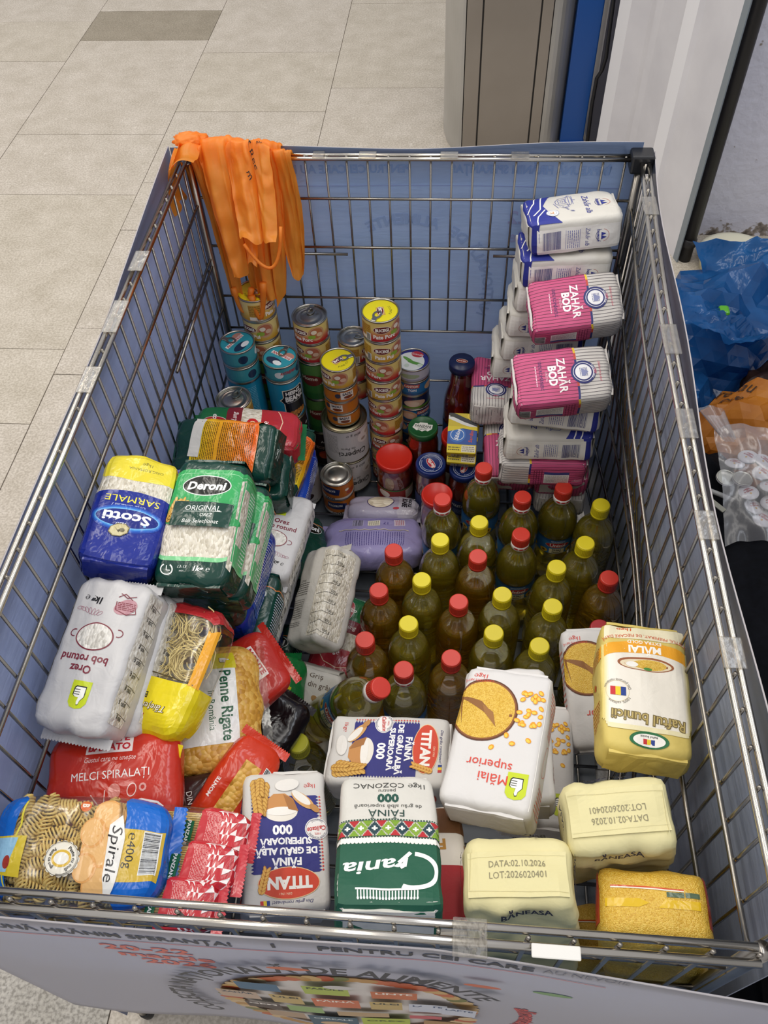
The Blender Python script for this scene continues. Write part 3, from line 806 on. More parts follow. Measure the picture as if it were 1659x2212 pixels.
def design_scotti():
    L = Label()
    W = 160
    L.rect(-W, -14, W, 90, '#1a2b8c').rect(-W, -46, W, -14, M['rice']).rect(-W, -130, W, -46, '#e6d436')
    pts = [(x, -14 - 6 * (1 - (x / 60) ** 2)) for x in range(-60, 61, 12)]
    L.poly([(-60, 0)] + pts + [(60, 0)], '#1a2b8c')
    pts = [(x, -46 + 7 * (1 - (x / 60) ** 2)) for x in range(-60, 61, 12)]
    L.poly([(-60, -60)] + pts + [(60, -60)][::-1] if False else [(-60, -60), (60, -60)] + pts[::-1], '#e6d436')
    L.text('SARMALE', 0, -6, 10, '#eee04a', bold=0.005, fit=72).text('Orez calitatea I', 2, 4.6, 5, '#c9d4ee', ital=0.3)
    for i, (c, a) in enumerate((('#1f46a8', 7), ('#2a66c4', 5), ('#4a92de', 3), ('#7fc0f0', 1.2))): L.ell(0, 24, 41 + a, 14 + a, c, 40)
    L.ell(0, 24, 41, 14, '#17267e', 40).text('Scotti', 1, 23.5, 14.5, '#f4f6fb', bold=0.03, fit=62)
    L.text('RISO', 6, 34, 4.4, '#f4f6fb', bold=0.02)
    L.ell(6, 43, 14, 10, '#6f6238', 8, rot=22).ell(6, 43, 12.5, 8.8, '#c9bd8e', 8, rot=22).poly([(0, 40), (6, 47), (13, 39), (8, 44)], '#4a4020').ell(2, 43, 3.5, 3, '#5f5430', 8)
    L.text('ORIG.ROMANIA', -6, -60, 4.6, '#8a8436').text('1kg℮', -6, -70, 5.6, '#8a8436')
    return L
def design_deroni(v='green'):
    L = Label(); W = 160; dk = '#0f3b31'
    if v == 'green':
        L.rect(-W, -2, W, 74, '#38a45c').rect(-W, -54, W, -2, M['rice']).rect(-W, -60, W, -54, '#7cc88c')
        L.rect(-W, 66, W, 67, '#8ad49c')
        L.rect(-96, -56, -53, 60, '#58b878').lines(-94, -50, -56, 56, 22, '#dcefe0', 0.35, 2).rect(53, -56, 96, 60, '#58b878').rect(56, -30, 74, 50, M['rice']).lines(76, -50, 94, 56, 22, '#dcefe0', 0.35, 3)
        L.rect(49, -70, 56, 62, M['rice']).ell(0, -2, 60, 10, '#38a45c')
        wheat(L, -46, -4, 34, 68, 8, '#d9b057', '#a8782c'); wheat(L, -44, 0, 34, 46, 7, '#d9b057', '#a8782c')
    else:
        c = {'yellow': ('#f2d020', '#e6661c'), 'blue': ('#1e4fc0', '#1a3aa0'), 'dark': ('#15463a', '#123f34')}[v]
        n = 12
        for i in range(n):
            t = i / (n - 1)
            a, b = [int(c[0][j:j + 2], 16) for j in (1, 3, 5)], [int(c[1][j:j + 2], 16) for j in (1, 3, 5)]
            L.rect(-W, -56 + 118 * i / n, W, -56 + 118 * (i + 1) / n + 0.2, '#%02x%02x%02x' % tuple(int(a[j] + (b[j] - a[j]) * t) for j in range(3)))
        tc = '#4a3206' if v == 'yellow' else '#cfd8ee'
        L.lines(-96, -52, -54, 58, 24, tc, 0.32, 2, False).lines(54, -52, 96, 58, 24, tc, 0.32, 3)
        L.rect(-W, 62, W, 63.6, '#e8823c' if v != 'blue' else '#3c7ae8')
        if v == 'yellow': L.lines(-46, -52, 46, -12, 12, tc, 0.36, 5).lines(-46, -6, 46, 56, 18, tc, 0.36, 6).rect(-52, -60, 20, -40, '#e8e4da')
    if v in ('green', 'dark'):
        L.ell(0, 48, 34, 15.5, '#e9efe8', 40).ell(0, 48, 32.6, 14.2, '#10140f', 40).text('Deroni', 0, 47.5, 11.5, '#f4f6f2', bold=0.035, ital=0.15, fit=52)
    if v == 'green':
        L.poly([(-38, -14), (42, -14), (44, 20), (-36, 22)], dk).text('ORIGINAL', 4, 12, 7.4, '#f0f4ee', bold=0.01, ital=0.1).line([(-22, 6.6), (30, 7.6)], 0.7, '#f0f4ee').text('OREZ', 10, 2, 4.6, '#f0f4ee', ital=0.2).text('Bob Selecționat', 4, -7, 5.4, '#f0f4ee', bold=0.015, ital=0.2)
        L.ring(-31, -73, 9, 9, 1.8, '#f0f4ee', 24, 120, 420).line([(-31, -67), (-31, -74), (-26, -74)], 1.2, '#f0f4ee')
        L.text('13-15', -10, -68, 4.2, '#f0f4ee', ital=0.2).text('min', -10, -74, 3, '#f0f4ee').text('1kg', 12, -70, 7, '#f0f4ee', bold=0.03, ital=0.2).text('℮', 25, -70, 7, '#f0f4ee')
    L.ell(0, 105, 24, 5, '#d8ded8', 30).ell(0, 105, 23, 4.4, dk, 30).text('Deroni', 0, 105, 5, '#d8ded8', bold=0.02).text('ORIGINAL', 0, 113, 4, '#d8ded8')
    L.ell(0, -105, 24, 5, '#d8ded8', 30).ell(0, -105, 23, 4.4, dk, 30).text('Deroni', 0, -105, 5, '#d8ded8', rot=180, bold=0.02).text('ORIGINAL', 0, -97, 4, '#d8ded8', rot=180)
    return L
def design_atifco():
    L = Label(); W = 160
    L.rect(-W, 40, W, 130, '#1c6a3c').rect(-W, 14, W, 40, '#7c2430').rect(-W, -20, W, 14, M['rice']).rect(-W, -130, W, -20, '#a82c36')
    L.ell(0, 62, 24, 12, '#f0ece6', rot=90).ell(0, 62, 23, 11, '#b02430', rot=90).text('Atifco', 0, 62, 9, '#f5f2ee', rot=0, bold=0.03, ital=0.2, fit=34)
    L.text('Orez', -22, 27, 8, '#efe8e2').text('Lung', 14, 27, 9, '#f6f2ee', bold=0.01, ital=0.25)
    L.ell(0, -6, 12, 10, '#c22a30').text('10', 0, -6, 8, '#f2d9a8', bold=0.03).text('1kg℮', -4, -28, 9, '#f6f2ee', bold=0.02)
    L.line([(-40, -34), (-20, -52), (10, -58), (40, -50)], 1.6, '#e8c6a8')
    return L
def design_diamant():
    L = Label(); b = '#27318e'; W = 158
    L.rect(-W, -80, -50, -60, b).rect(50, -80, W, -60, b)
    L.poly([(-50, -80), (50, -80), (50, -22), (20, -38), (-8, -46), (-50, -30)], b)
    for p in ([(-50, -56), (-20, -60), (10, -76)], [(6, -44), (26, -58), (50, -64)], [(-50, -44), (-26, -48), (4, -52), (22, -66)]): L.line(p, 2.2, '#f2f0ea')
    L.ell(22, -34, 10.5, 10.5, '#f5f3ee').ring(22, -34, 10.2, 10.2, 0.7, '#8a90b8').ring(22, -34, 7, 7, 0.5, '#8a90b8').poly([(22, -39), (26, -33.5), (24, -31), (22, -33), (20, -31), (18, -33.5)], '#d89a6a').poly([(22, -37.4), (24.6, -33.6), (22, -34.4), (19.4, -33.6)], '#f5f3ee')
    L.text('Zahăr alb', 2, 26, 10, '#2c3590', rot=0, bold=0.015, ital=0.22, fit=62)
    # sugar bowl drawn in outline
    for p in ([(-30, -2), (-31, -18), (-22, -24), (-10, -24), (-2, -18), (-3, -2)], [(-34, -2), (1, -2)], [(-30, 4), (-3, 4)], [(-17, 4), (-17, 9)], [(-25, -8), (-9, -8), (-9, -19), (-25, -19), (-25, -8)], [(-2, -6), (6, -4), (10, -14)], [(-12, -28), (8, -22)]): L.line(p, 0.8, '#5a62a8')
    L.ring(-17, -2, 17, 5, 0.7, '#5a62a8').ring(-17, -13.5, 3.5, 3, 0.7, '#5a62a8')
    rg = random.Random(2)
    for i in range(34): q = rg.random(); L.rect(2 + 18 * q, -20 + 20 * q + rg.uniform(-4, 4), 2.7 + 18 * q, -19.3 + 20 * q + rg.uniform(-4, 4), '#7a80b0')
    L.ring(0, 52, 13, 13, 0.9, '#c88a80', 24, 10, 170).ring(0, 52, 13, 13, 0.9, '#3a3f78', 24, 190, 350).poly([(-8, 49), (-4, 58), (0, 50), (4, 60), (9, 49)], '#2c3590').text('DIAMANT', 0, 44, 4, '#2c3590', bold=0.03)
    # side faces
    for sx in (-1, 1):
        x = sx * 79
        L.rect(x - 25, -62, x + 25, -60, b)
        L.rect(x - 20, -64, x + 24, 78, '#f1efe8')
        L.barcode(x - 15, -54, x + 17, -24, '#3a4280', '#f1efe8', False, 3)
        L.lines(x - 14, -14, x + 18, 6, 6, '#5a62a8', 0.3, 4).rect(x - 15, 7, x + 18, 7.6, '#5a62a8').rect(x - 15, -16, x + 18, -15.4, '#5a62a8')
        L.text('Zahăr alb', x, 20, 7, '#2c3590', ital=0.22, fit=32, bold=0.01)
        L.ring(x, 44, 11, 11, 0.8, '#c88a80', 24, 10, 170).ring(x, 44, 11, 11, 0.8, '#3a3f78', 24, 190, 350).poly([(x - 6, 42), (x - 3, 50), (x, 43), (x + 3, 51), (x + 7, 42)], '#2c3590').text('DIAMANT', x, 37, 3.4, '#2c3590', bold=0.03)
    return L
def design_bod():
    L = Label(); pk = '#c8527e'; bl = '#2b3170'; W = 158
    L.rect(-W, -130, W, 22, pk)
    for x in range(-156, 157, 6): L.rect(x, -128, x + 0.8, 22, '#4a2038'); L.rect(x, 26, x + 0.7, 130, '#4a4650')
    n = 0
    for x in range(-156, 156, 12): L.rect(x, 22, x + 12, 25.5, ('#2b3170', '#e8c230', '#c44a3a', '#2b3170')[n % 4]); n += 1
    L.text('ZAHĂR', 2, 0, 13, '#fbf3f2', bold=0.02, fit=62).text('BOD', 2, -15, 12.5, '#fbf3f2', bold=0.04, fit=36)
    L.text('CRISTAL', 2, -25, 3.4, '#f0c8d4').text('100% ROMÂNESC', 0, -34, 5.4, '#3b2a66', bold=0.01, fit=52).lines(-18, -43, 18, -40.5, 1, '#efc2d0', 0.7, 3)
    L.ell(0, 34, 21, 20, bl, 24).ring(0, 34, 17.5, 16.5, 1.0, '#e9e9f0').ell(0, 34, 14, 13, '#f0eff2')
    L.lines(-8, 28, 8, 41, 6, '#4a5088', 0.4, 7).poly([(-7, 31), (0, 42), (8, 36), (7, 31)], '#8a90b8')
    L.arc('ZAHĂRUL BOD', 0, 34, 17.3, 2.4, '#e9e9f0', 90, 0.02, sy=0.96).text('1889', 0, 53, 3.8, '#d8607a').text('Zahărul de la Bod', 0, 61, 3.4, '#d8607a', ital=0.3)
    for sx in (-1, 1):
        x = sx * 79
        L.rect(x - 17, -46, x + 8, -2, '#eceae4').lines(x - 15, -44, x + 6, -4, 9, '#6a6672', 0.25, 5, True).rect(x + 8, -46, x + 14, -2, '#3a4280')
        L.lines(x - 22, 0, x + 20, 18, 4, '#7a2448', 0.3, 9).text('1000g℮', x - 10, -62, 5, '#e8b8c8', rot=90)
        L.barcode(x - 12, -76, x + 12, -56, seed=6) if sx > 0 else None
    return L
def design_data(txt=True):
    L = Label()
    L.line([(-46, -20), (-44, 22)], 0.5, '#d8cf9c').line([(-46, -20), (46, -22)], 0.5, '#d9d09e')
    L.line([(-46, 12), (46, 14)], 0.4, '#dcd4a4')
    L.text('DATA:02.10.2026', 0, 5, 6.2, '#8b8466', fit=54).text('LOT:2026020401', 0, -5.5, 6.2, '#8b8466', fit=54)
    L.text('BĂNEASA', 6, 39, 8, '#2a2a38', rot=180, bold=0.03).text('BĂNEASA', 6, -40, 8, '#2a2a38', bold=0.03)
    L.text('BĂNEASA', 62, 4, 7, '#2a2a38', rot=-90, bold=0.02).text('BĂNEASA', -62, 4, 7, '#2a2a38', rot=90, bold=0.02)
    return L
def design_polenta():
    L = Label()
    L.poly([(-38, 14.5), (30, 12.5), (30, 11), (-38, 13)], '#d2582c').poly([(-38, 13), (30, 11), (30, 9.8), (-38, 11.8)], '#f0ead8')
    L.rect(14, 4.5, 30, 9.2, '#566a52').rect(31, 4.8, 44, 9.6, '#566a52')
    L.poly([(-44, -6), (-12, -6), (-2, -2), (-12, 2), (-44, 2)], '#e0b81c').poly([(12, -6), (44, -6), (44, 2), (12, 2), (6, -6)], '#e0b81c')
    L.rect(53, -20, 80, 30, '#c2452a').rect(-80, -20, -53, 30, '#c2452a')
    L.text('BĂNEASA', 0, 40, 7, '#26262c', rot=180, bold=0.03)
    return L
def design_gris():
    L = Label()
    thumb(L, -28, 62, 1.1); L.text('Griș', 2, 66, 10, '#5a4634', bold=0.01).text('din grâu', 12, 50, 9.5, '#5a4634', bold=0.01)
    wheat(L, -28, -36, 46, 100, 9, '#b8935a', '#8a6434'); wheat(L, -14, -34, 40, 78, 9, '#b8935a', '#8a6434')
    bowl_top(L, 26, -20, 26, '#cbbb95', '#6a4a2c'); L.ell(8, 26, 7, 5, '#a8804c', rot=-30).line([(8, 26), (18, 0)], 4, '#a8804c')
    rg = random.Random(4)
    for i in range(40): L.ell(rg.uniform(-30, 30), rg.uniform(-60, 34), 1.3, 0.8, '#8a6a40', 6, rot=i * 33)
    return L
def design_grain_bag():
    L = Label()
    L.lines(-42, -6, -2, 20, 6, '#5a5650', 0.3, 3).lines(-36, -46, -8, -16, 7, '#6a665e', 0.3, 5).line([(-38, -48), (-6, -48), (-6, -14), (-38, -14), (-38, -48)], 0.7, '#6a665e').lines(-40, -64, -6, -54, 3, '#5a5650', 0.3, 6).text('Orez', -22, 24, 5, '#5a5650')
    L.rect(18, -84, 92, 80, M['rice']).rect(-92, -84, -56, 80, M['rice'])
    for i in range(9):
        y = -76 + i * 18; L.line([(22, y - 3), (44, y), (66, y + 1)], 0.8, '#3a3630').text('%d g' % ((9 - i) * 100), 60, y + 5, 5.0, '#3a3630')
    return L
def design_beans_purple():
    L = Label(); W = 158
    for i in range(9): L.rect(-52 + i * 1.2, -70, -51.4 + i * 1.2, 80, '#8d84b8')
    pts = [(-4 + 1.5 * math.sin(i * 1.7), -76 + i * 5.6) for i in range(28)]
    L.line(pts, 2.0, '#d9ccb0').line([(x + 1.4, y) for x, y in pts], 0.7, '#4a3f56')
    L.barcode(-40, -46, -18, -24, '#2a2738', '#b8b2d0', False, 5).rect(-38, -14, -18, 12, '#ddd6c2').lines(-36, -12, -20, 10, 5, '#5a5448', 0.3, 5).rect(-42, 42, -18, 66, '#ccc0cf').lines(-40, 44, -20, 64, 5, '#a84a5a', 0.4, 6)
    L.lines(4, -60, 46, 66, 26, '#4c4684', 0.3, 7).text('17', -28, 24, 9, '#4a4488', rot=-90)
    return L
def design_beans_white():
    L = Label(); W = 158
    L.rect(-W, 34, W, 90, '#b9b4bf').ell(0, -6, 34, 30, '#4a3a6a').ell(0, -6, 32, 28, M['beans'])
    L.text('FASOLE', -4, 62, 10, '#26242c', bold=0.05).text('BOABE', 0, 48, 12, '#26242c', bold=0.05).ell(34, 30, 5, 7, '#b03040')
    return L
def design_montebanato(title='MELCI SPIRALAȚI', two=''):
    L = Label(); w_ = '#f4ece8'
    L.rect(-34, 30, 26, 58, '#f2e6e2').text('MONTE', -4, 51, 9, '#c2303a', bold=0.04, fit=50).text('BANATO', -4, 38, 9, '#c2303a', bold=0.04, fit=54)
    L.text('Gustul care ne unește', -2, 23, 6.2, '#f6d9d2', ital=0.2, fit=66)
    if title: L.text(title, 0, 4, 9.5, w_, fit=100)
    if two: L.text(two, 26, -12, 9, w_)
    for p in ([(-24, -18), (-12, -34)], [(-6, -14), (-8, -36)], [(4, -12), (14, -36)], [(-30, -30), (-20, -38)]): L.line(p, 1.4, '#f0c8c0')
    L.ell(6, -16, 8, 9, '#d88478').ring(28, -16, 6, 8, 1.2, '#f0d0c8', rot=-20).ring(42, -14, 5, 5, 2.4, '#e0a098', 9)
    L.line([(-8, -46), (14, -34), (40, -28), (62, -34), (72, -42)], 2.6, w_).text('Făinoase', 42, -44, 8, w_, bold=0.03, ital=0.1)
    return L
def design_penne():
    L = Label(); g = '#1f5a3e'
    L.rect(-66, -60, 62, 38, '#ecebe8').rect(-84, 8, -50, 40, '#d8c92a').rect(-50, 14, 62, 38, '#ecebe8')
    thumb(L, -66, 24, 0.9, '#d8c92a')
    L.text('Penne Rigate', 6, 24, 15, g, bold=0.02, fit=104).text('în România', 12, 4, 9, g, bold=0.01)
    L.ell(-4, -64, 60, 16, '#3a1c22', 40).ell(-4, -68, 58, 16, M['shells'], 40)
    L.ell(-20, -30, 16, 12, '#f2f1ee').ell(10, -24, 12, 9, '#f2f1ee')
    return L
def design_spirale():
    L = Label(); bl = '#1268c8'; W = 200
    # 'h' axis runs along the bag: +y = towards the barcode end
    L.rect(-W, 44, W, 140, bl).rect(-W, -140, W, -74, bl)
    L.line([(-50, -73), (-20, -66), (20, -80), (50, -76)], 2.4, '#e8d840')
    L.rect(-20, 34, 34, 96, '#d8b53c')
    for i, (x, y, r_) in enumerate(((-34, 26, 22), (4, 22, 24), (38, 26, 20), (-14, 12, 16), (22, 10, 15))): L.ell(x, y, r_, r_ * 0.8, '#e2a45c').ell(x, y - 1, r_ * 0.86, r_ * 0.66, '#eab876')
    L.rect(-50, 36, 50, 42, '#a8804c').rect(-50, 38, 50, 39, '#6a4a2a')
    L.poly([(-22, 28), (30, 30), (48, 36), (48, 44), (-10, 46), (-34, 40)], '#efece4')
    L.text('Spirale', 6, 37, 11, '#1c1a1c', bold=0.01, ital=0.2, fit=56)
    L.text('℮400g', 2, 54, 9.5, '#2a2418', rot=0, bold=0.0, fit=36)
    L.barcode(-18, 68, 26, 92, seed=8)
    for k in range(16):
        a = 2 * PI * k / 16; L.ell(14 + 14.5 * math.cos(a), -14 + 14.5 * math.sin(a), 3.6, 3.6, '#efe9d8', 10)
    L.ell(14, -14, 15, 15, '#efe9d8').ring(14, -14, 17, 17, 0.5, '#4a4234').ell(14, -14, 8.5, 10, '#e0b83c').ell(14, -14, 6, 7.6, '#f3efe4').arc('Paste cu ouă', 14, -14, 10.8, 3.2, '#2a2620', 90, 0.02).arc('Paste cu ouă', 14, -14, 13.0, 3.2, '#2a2620', -90, 0.02, inside=True)
    L.ell(-44, -2, 8, 6, '#d8682c').text('B', -44, -2, 7, '#f4e6d4', bold=0.05)
    L.rect(-8, -96, 34, -56, '#e0c428').poly([(-6, -94), (32, -94), (30, -72), (-6, -66)], '#9ccbe6').ell(20, -74, 7, 5, '#a8382c')
    return L
def design_taietei():
    L = Label(); y_ = '#e8d31c'; W = 160
    L.rect(-W, 18, W, 120, y_).line([(-52, 18), (-20, 14), (20, 12), (52, 20)], 1.4, '#4a3c14')
    L.rect(-W, -120, W, -74, '#b02c30')
    L.rect(-60, -60, -44, 20, '#e8a428')
    L.rect(16, 8, 44, 34, '#26201a').poly([(18, 10), (42, 10), (42, 32), (18, 32)], '#9ccbe6').poly([(18, 10), (42, 10), (42, 17), (30, 20), (18, 16)], '#e0c428').ell(38, 28, 3, 3, '#e8a428')
    L.text('BĂNEASA', 26, 41, 7.4, '#26221c', bold=0.02, fit=40).text('Tăieței cuiburi', 8, 55, 8.5, '#6a5618', bold=0.05, ital=0.2, fit=72).text('Tăieței cuiburi', 8, 55, 8.5, '#f4eedc', bold=0.01, ital=0.2, fit=70)
    L.text('Fără ouă', 20, 69, 6.4, '#b03024', bold=0.03, ital=0.2)
    return L
def design_spaghetti():
    L = Label(); rd = '#c22a34'
    L.rect(-W_SP, 50, W_SP, 140, rd)
    L.poly([(-30, 50), (-10, 44), (30, 42), (30, 52), (-30, 52)], rd)
    for i in range(8):
        for j in range(12):
            x, y = -58 + i * 15, 78 + j * 5.2 - 2
            L.poly([(x, y), (x + 7.5, y), (x, y + 5.2)], '#f2e9e6').poly([(x + 7.5, y + 5.2), (x + 15, y + 5.2), (x + 15, y)], '#f2e9e6') if (i + j) % 2 else None
    L.lines(-26, 54, 26, 76, 10, '#eab0ac', 0.35, 3, False)
    L.rect(-10, 26, 16, 38, '#1f5a3a').text('PANZANI', 3, 32, 4.4, '#f2efe8', bold=0.03)
    return L
W_SP = 60

def full(h, w=160): return w, h

# --- can labels
def lab_bucegi(dia, h, kind='porc', rot=0):
    L = Label(); C = PI * dia; hh = h / 2 - 4; x0 = -C / 2
    top, bot = ('#e2c878', '#b3202a') if kind == 'porc' else ('#e6d08a', '#c9962e')
    L.rect(x0, -hh, -x0, hh, top)
    n = 8
    for i in range(n):
        t = i / n; a, b = [int(top[j:j + 2], 16) for j in (1, 3, 5)], [int(bot[j:j + 2], 16) for j in (1, 3, 5)]
        L.rect(x0, -hh + (hh * 1.1) * i / n, -x0, -hh + (hh * 1.1) * (i + 1) / n, '#%02x%02x%02x' % tuple(int(b[j] + (a[j] - b[j]) * t) for j in range(3)))
    for q in (0, 1):
        x = x0 + C * (0.25 + 0.5 * q) + rot
        x = (x - x0) % C + x0
        L.ell(x + 34, 3, 17, hh * 0.8, '#c79a76').ell(x + 34, 4, 13, hh * 0.6, '#b3674a').ell(x + 29, 7, 6, 5, '#eadccb').ell(x + 24, -4, 8, 5, '#8fae3c').ell(x + 40, 0, 6, 5, '#d8b49a')
        L.ell(x, 6, 17, 8.2, '#f0e6d6').ell(x, 6, 16, 7.3, '#6a1f1c').text('BUCEGI', x, 6, 6.4, '#fbf6ee', bold=0.05, fit=25)
        L.text('Pate Porc' if kind == 'porc' else 'Pate Pui', x + 4, -10, 8.5, '#fbf3ea', bold=0.04, fit=42 if kind == 'porc' else 36)
        xm = x - 34
        L.rect(xm - 12, -hh * 0.55, xm + 12, hh * 0.7, '#c79a3c').lines(xm - 11, -hh * 0.5, xm + 11, hh * 0.65, 6, '#8a5a24', 0.3, 4)
        L.rect(xm - 12, -hh * 0.95, xm + 12, -hh * 0.6, '#eee6da').barcode(xm + 3, -hh * 0.95, xm + 11, -hh * 0.25, seed=9)
    return L
def lid_bucegi(r):
    L = Label()
    L.ell(0, 0, r * 0.90, r * 0.90, '#e3d51c', 36).poly([(-12, -9), (12, -7), (11, 8), (-13, 7)], '#cda54c').ell(0, 0, 12.5, 6.8, '#f0e6d6').ell(0, 0, 11.8, 6.1, '#6a1f1c').text('BUCEGI', 0, 0, 5.4, '#fbf6ee', bold=0.05, fit=19)
    L.arc('PUNE CU', 0, 0, r * 0.62, 4.6, '#4a4a14', -90, 0.01, inside=True)
    return L
def lab_band(dia, h, base, bands=(), texts=(), art=()):
    """plain label: base colour, bands (y0,y1,col), art (x,y,rx,ry,col), texts (s,x,y,h,col,fit,bold,rot)"""
    L = Label(); C = PI * dia; hh = h / 2 - 4
    L.rect(-C / 2, -hh, C / 2, hh, base)
    for a, b, c in bands: L.rect(-C / 2, a, C / 2, b, c)
    for x, y, rx, ry, c in art: L.ell(x, y, rx, ry, c)
    for t in texts:
        s_, x, y, th, c = t[:5]
        L.text(s_, x, y, th, c, fit=t[5] if len(t) > 5 else None, bold=t[6] if len(t) > 6 else 0.0, rot=t[7] if len(t) > 7 else 0)
    return L
# ------------------------------------------------------------------ the setting
def tile_mat(name, base, dark, spot):
    m, nt, b = newmat(name)
    tc = nd(nt, 'ShaderNodeTexCoord')
    n1 = nd(nt, 'ShaderNodeTexNoise'); n1.inputs['Scale'].default_value = 160; n1.inputs['Detail'].default_value = 3
    n2 = nd(nt, 'ShaderNodeTexNoise'); n2.inputs['Scale'].default_value = 9; n2.inputs['Detail'].default_value = 6; n2.inputs['Roughness'].default_value = 0.7
    n3 = nd(nt, 'ShaderNodeTexNoise'); n3.inputs['Scale'].default_value = 30; n3.inputs['Detail'].default_value = 5
    for n in (n1, n2, n3): nt.links.new(tc.outputs['Object'], n.inputs[0])
    c1 = ramp(nt, n1.outputs[0], [(0.38, dark), (0.5, base), (0.64, spot)])
    c2 = ramp(nt, n2.outputs[0], [(0.35, '#e4e2dc'), (0.65, '#ffffff')])
    mx = nd(nt, 'ShaderNodeMix', data_type='RGBA', blend_type='MULTIPLY'); mx.inputs[0].default_value = 0.8
    nt.links.new(c1, mx.inputs[6]); nt.links.new(c2, mx.inputs[7])
    c3 = ramp(nt, n3.outputs[0], [(0.66, '#000000'), (0.76, '#ffffff')])
    m2 = nd(nt, 'ShaderNodeMix', data_type='RGBA'); nt.links.new(c3, m2.inputs[0]); nt.links.new(mx.outputs[2], m2.inputs[6]); m2.inputs[7].default_value = rgb(spot)
    nt.links.new(m2.outputs[2], b.inputs['Base Color'])
    b.inputs['Roughness'].default_value = 0.45
    bp = nd(nt, 'ShaderNodeBump'); bp.inputs['Strength'].default_value = 0.08; bp.inputs['Distance'].default_value = 0.002
    nt.links.new(n1.outputs[0], bp.inputs['Height']); nt.links.new(bp.outputs[0], b.inputs['Normal'])
    return m
T1 = tile_mat('stone_tile', '#bfb6aa', '#b0a79b', '#cdc5ba')
T2 = tile_mat('stone_tile_warm', '#bdb4a6', '#afa698', '#cac2b5')
T3 = tile_mat('stone_tile_brown', '#938977', '#857b6a', '#a29886')
T4 = tile_mat('stone_tile_grey', '#aaa69f', '#8a867f', '#bbb7af')
floor = props(link_mesh('floor', box_mesh('floor', -4.2, 3.4, -2.4, 6.4, -0.06, -0.004, simple('tile_grout', '#857d72', 0.8))), 'pale stone tiled shop floor under and around the wire bin', None, None, 'structure')
xs = [-4.17, -3.56, -2.95, -2.34, -1.895, -1.286, -0.683, -0.068, 0.541, 1.15, 1.759, 2.368, 2.977]
rows = {4: [5.5, 3.97, 3.555, 2.72, 2.1, 1.42, 0.75, 0.05], 5: [5.3, 4.083, 3.762, 2.922, 2.495, 1.663, 1.355, 0.55, 0.12, -0.6],
        6: [5.2, 4.35, 3.632, 3.103, 2.576, 2.278, 1.762, 1.556, 0.7, 0.2, -0.55], 7: [5.0, 4.143, 3.300, 2.6, 1.7, 0.9, -0.25, -0.9]}
rt = random.Random(11)
for i in range(len(xs) - 1):
    x0, x1 = xs[i], xs[i + 1]
    ys = list(rows.get(i, []))
    if not ys:
        y = 5.9 + rt.uniform(-0.3, 0.3)
        while y > -2.0: ys.append(y); y -= rt.choice((0.3, 0.6, 0.62, 0.45, 0.9))
    ys = [6.35] + ys + [-2.35]
    for a, b in zip(ys[:-1], ys[1:]):
        m = T1 if rt.random() < 0.6 else T2
        if i == 5 and abs(a - 4.083) < 0.01: m = T3
        if a < 0.3: m = T4
        g = 0.0013
        bm = bmesh.new(); box_bm(bm, x0 + g, x1 - g, b + g, a - g, -0.02, rt.uniform(-0.0004, 0.0004))
        link_mesh('floor_tile', bm_mesh('floor_tile', bm, m), floor)

# plaster wall behind the bags
def plaster():
    m, nt, b = newmat('painted_plaster')
    tc = nd(nt, 'ShaderNodeTexCoord'); nz = nd(nt, 'ShaderNodeTexNoise'); nz.inputs['Scale'].default_value = 26; nz.inputs['Detail'].default_value = 8
    n2 = nd(nt, 'ShaderNodeTexNoise'); n2.inputs['Scale'].default_value = 6; n2.inputs['Detail'].default_value = 4
    nt.links.new(tc.outputs['Object'], nz.inputs[0]); nt.links.new(tc.outputs['Object'], n2.inputs[0])
    bp = nd(nt, 'ShaderNodeBump'); bp.inputs['Strength'].default_value = 0.5; bp.inputs['Distance'].default_value = 0.012
    ad = nd(nt, 'ShaderNodeMath', operation='ADD'); nt.links.new(nz.outputs[0], ad.inputs[0]); nt.links.new(n2.outputs[0], ad.inputs[1])
    nt.links.new(ad.outputs[0], bp.inputs['Height']); nt.links.new(bp.outputs[0], b.inputs['Normal'])
    # bare crumbling patches by the foot of the wall
    sx = nd(nt, 'ShaderNodeSeparateXYZ'); nt.links.new(tc.outputs['Object'], sx.inputs[0])
    mr = nd(nt, 'ShaderNodeMapRange'); mr.inputs[1].default_value = 0.06; mr.inputs[2].default_value = 0.0; mr.inputs[3].default_value = 0; mr.inputs[4].default_value = 0.34
    nt.links.new(sx.outputs[2], mr.inputs[0])
    a2 = nd(nt, 'ShaderNodeMath', operation='ADD'); nt.links.new(mr.outputs[0], a2.inputs[0]); nt.links.new(nz.outputs[0], a2.inputs[1])
    nt.links.new(ramp(nt, a2.outputs[0], [(0.72, '#c6c6d2'), (0.76, '#8a8078'), (0.86, '#4a443e')]), b.inputs['Base Color'])
    b.inputs['Roughness'].default_value = 0.6
    return m
props(link_mesh('wall_back', box_mesh('wall_back', 1.17, 3.4, 2.285, 2.40, 0, 2.6, plaster())), 'rough white plastered wall with crumbling foot beside the black pipe', None, None, 'structure')
white_p = noisy('white_lacquer_panel', [(0.3, '#c9c8cd'), (0.7, '#d6d5d9')], 7, 0.4)
grey_p = simple('grey_edge_strip', '#7c858c', 0.4)
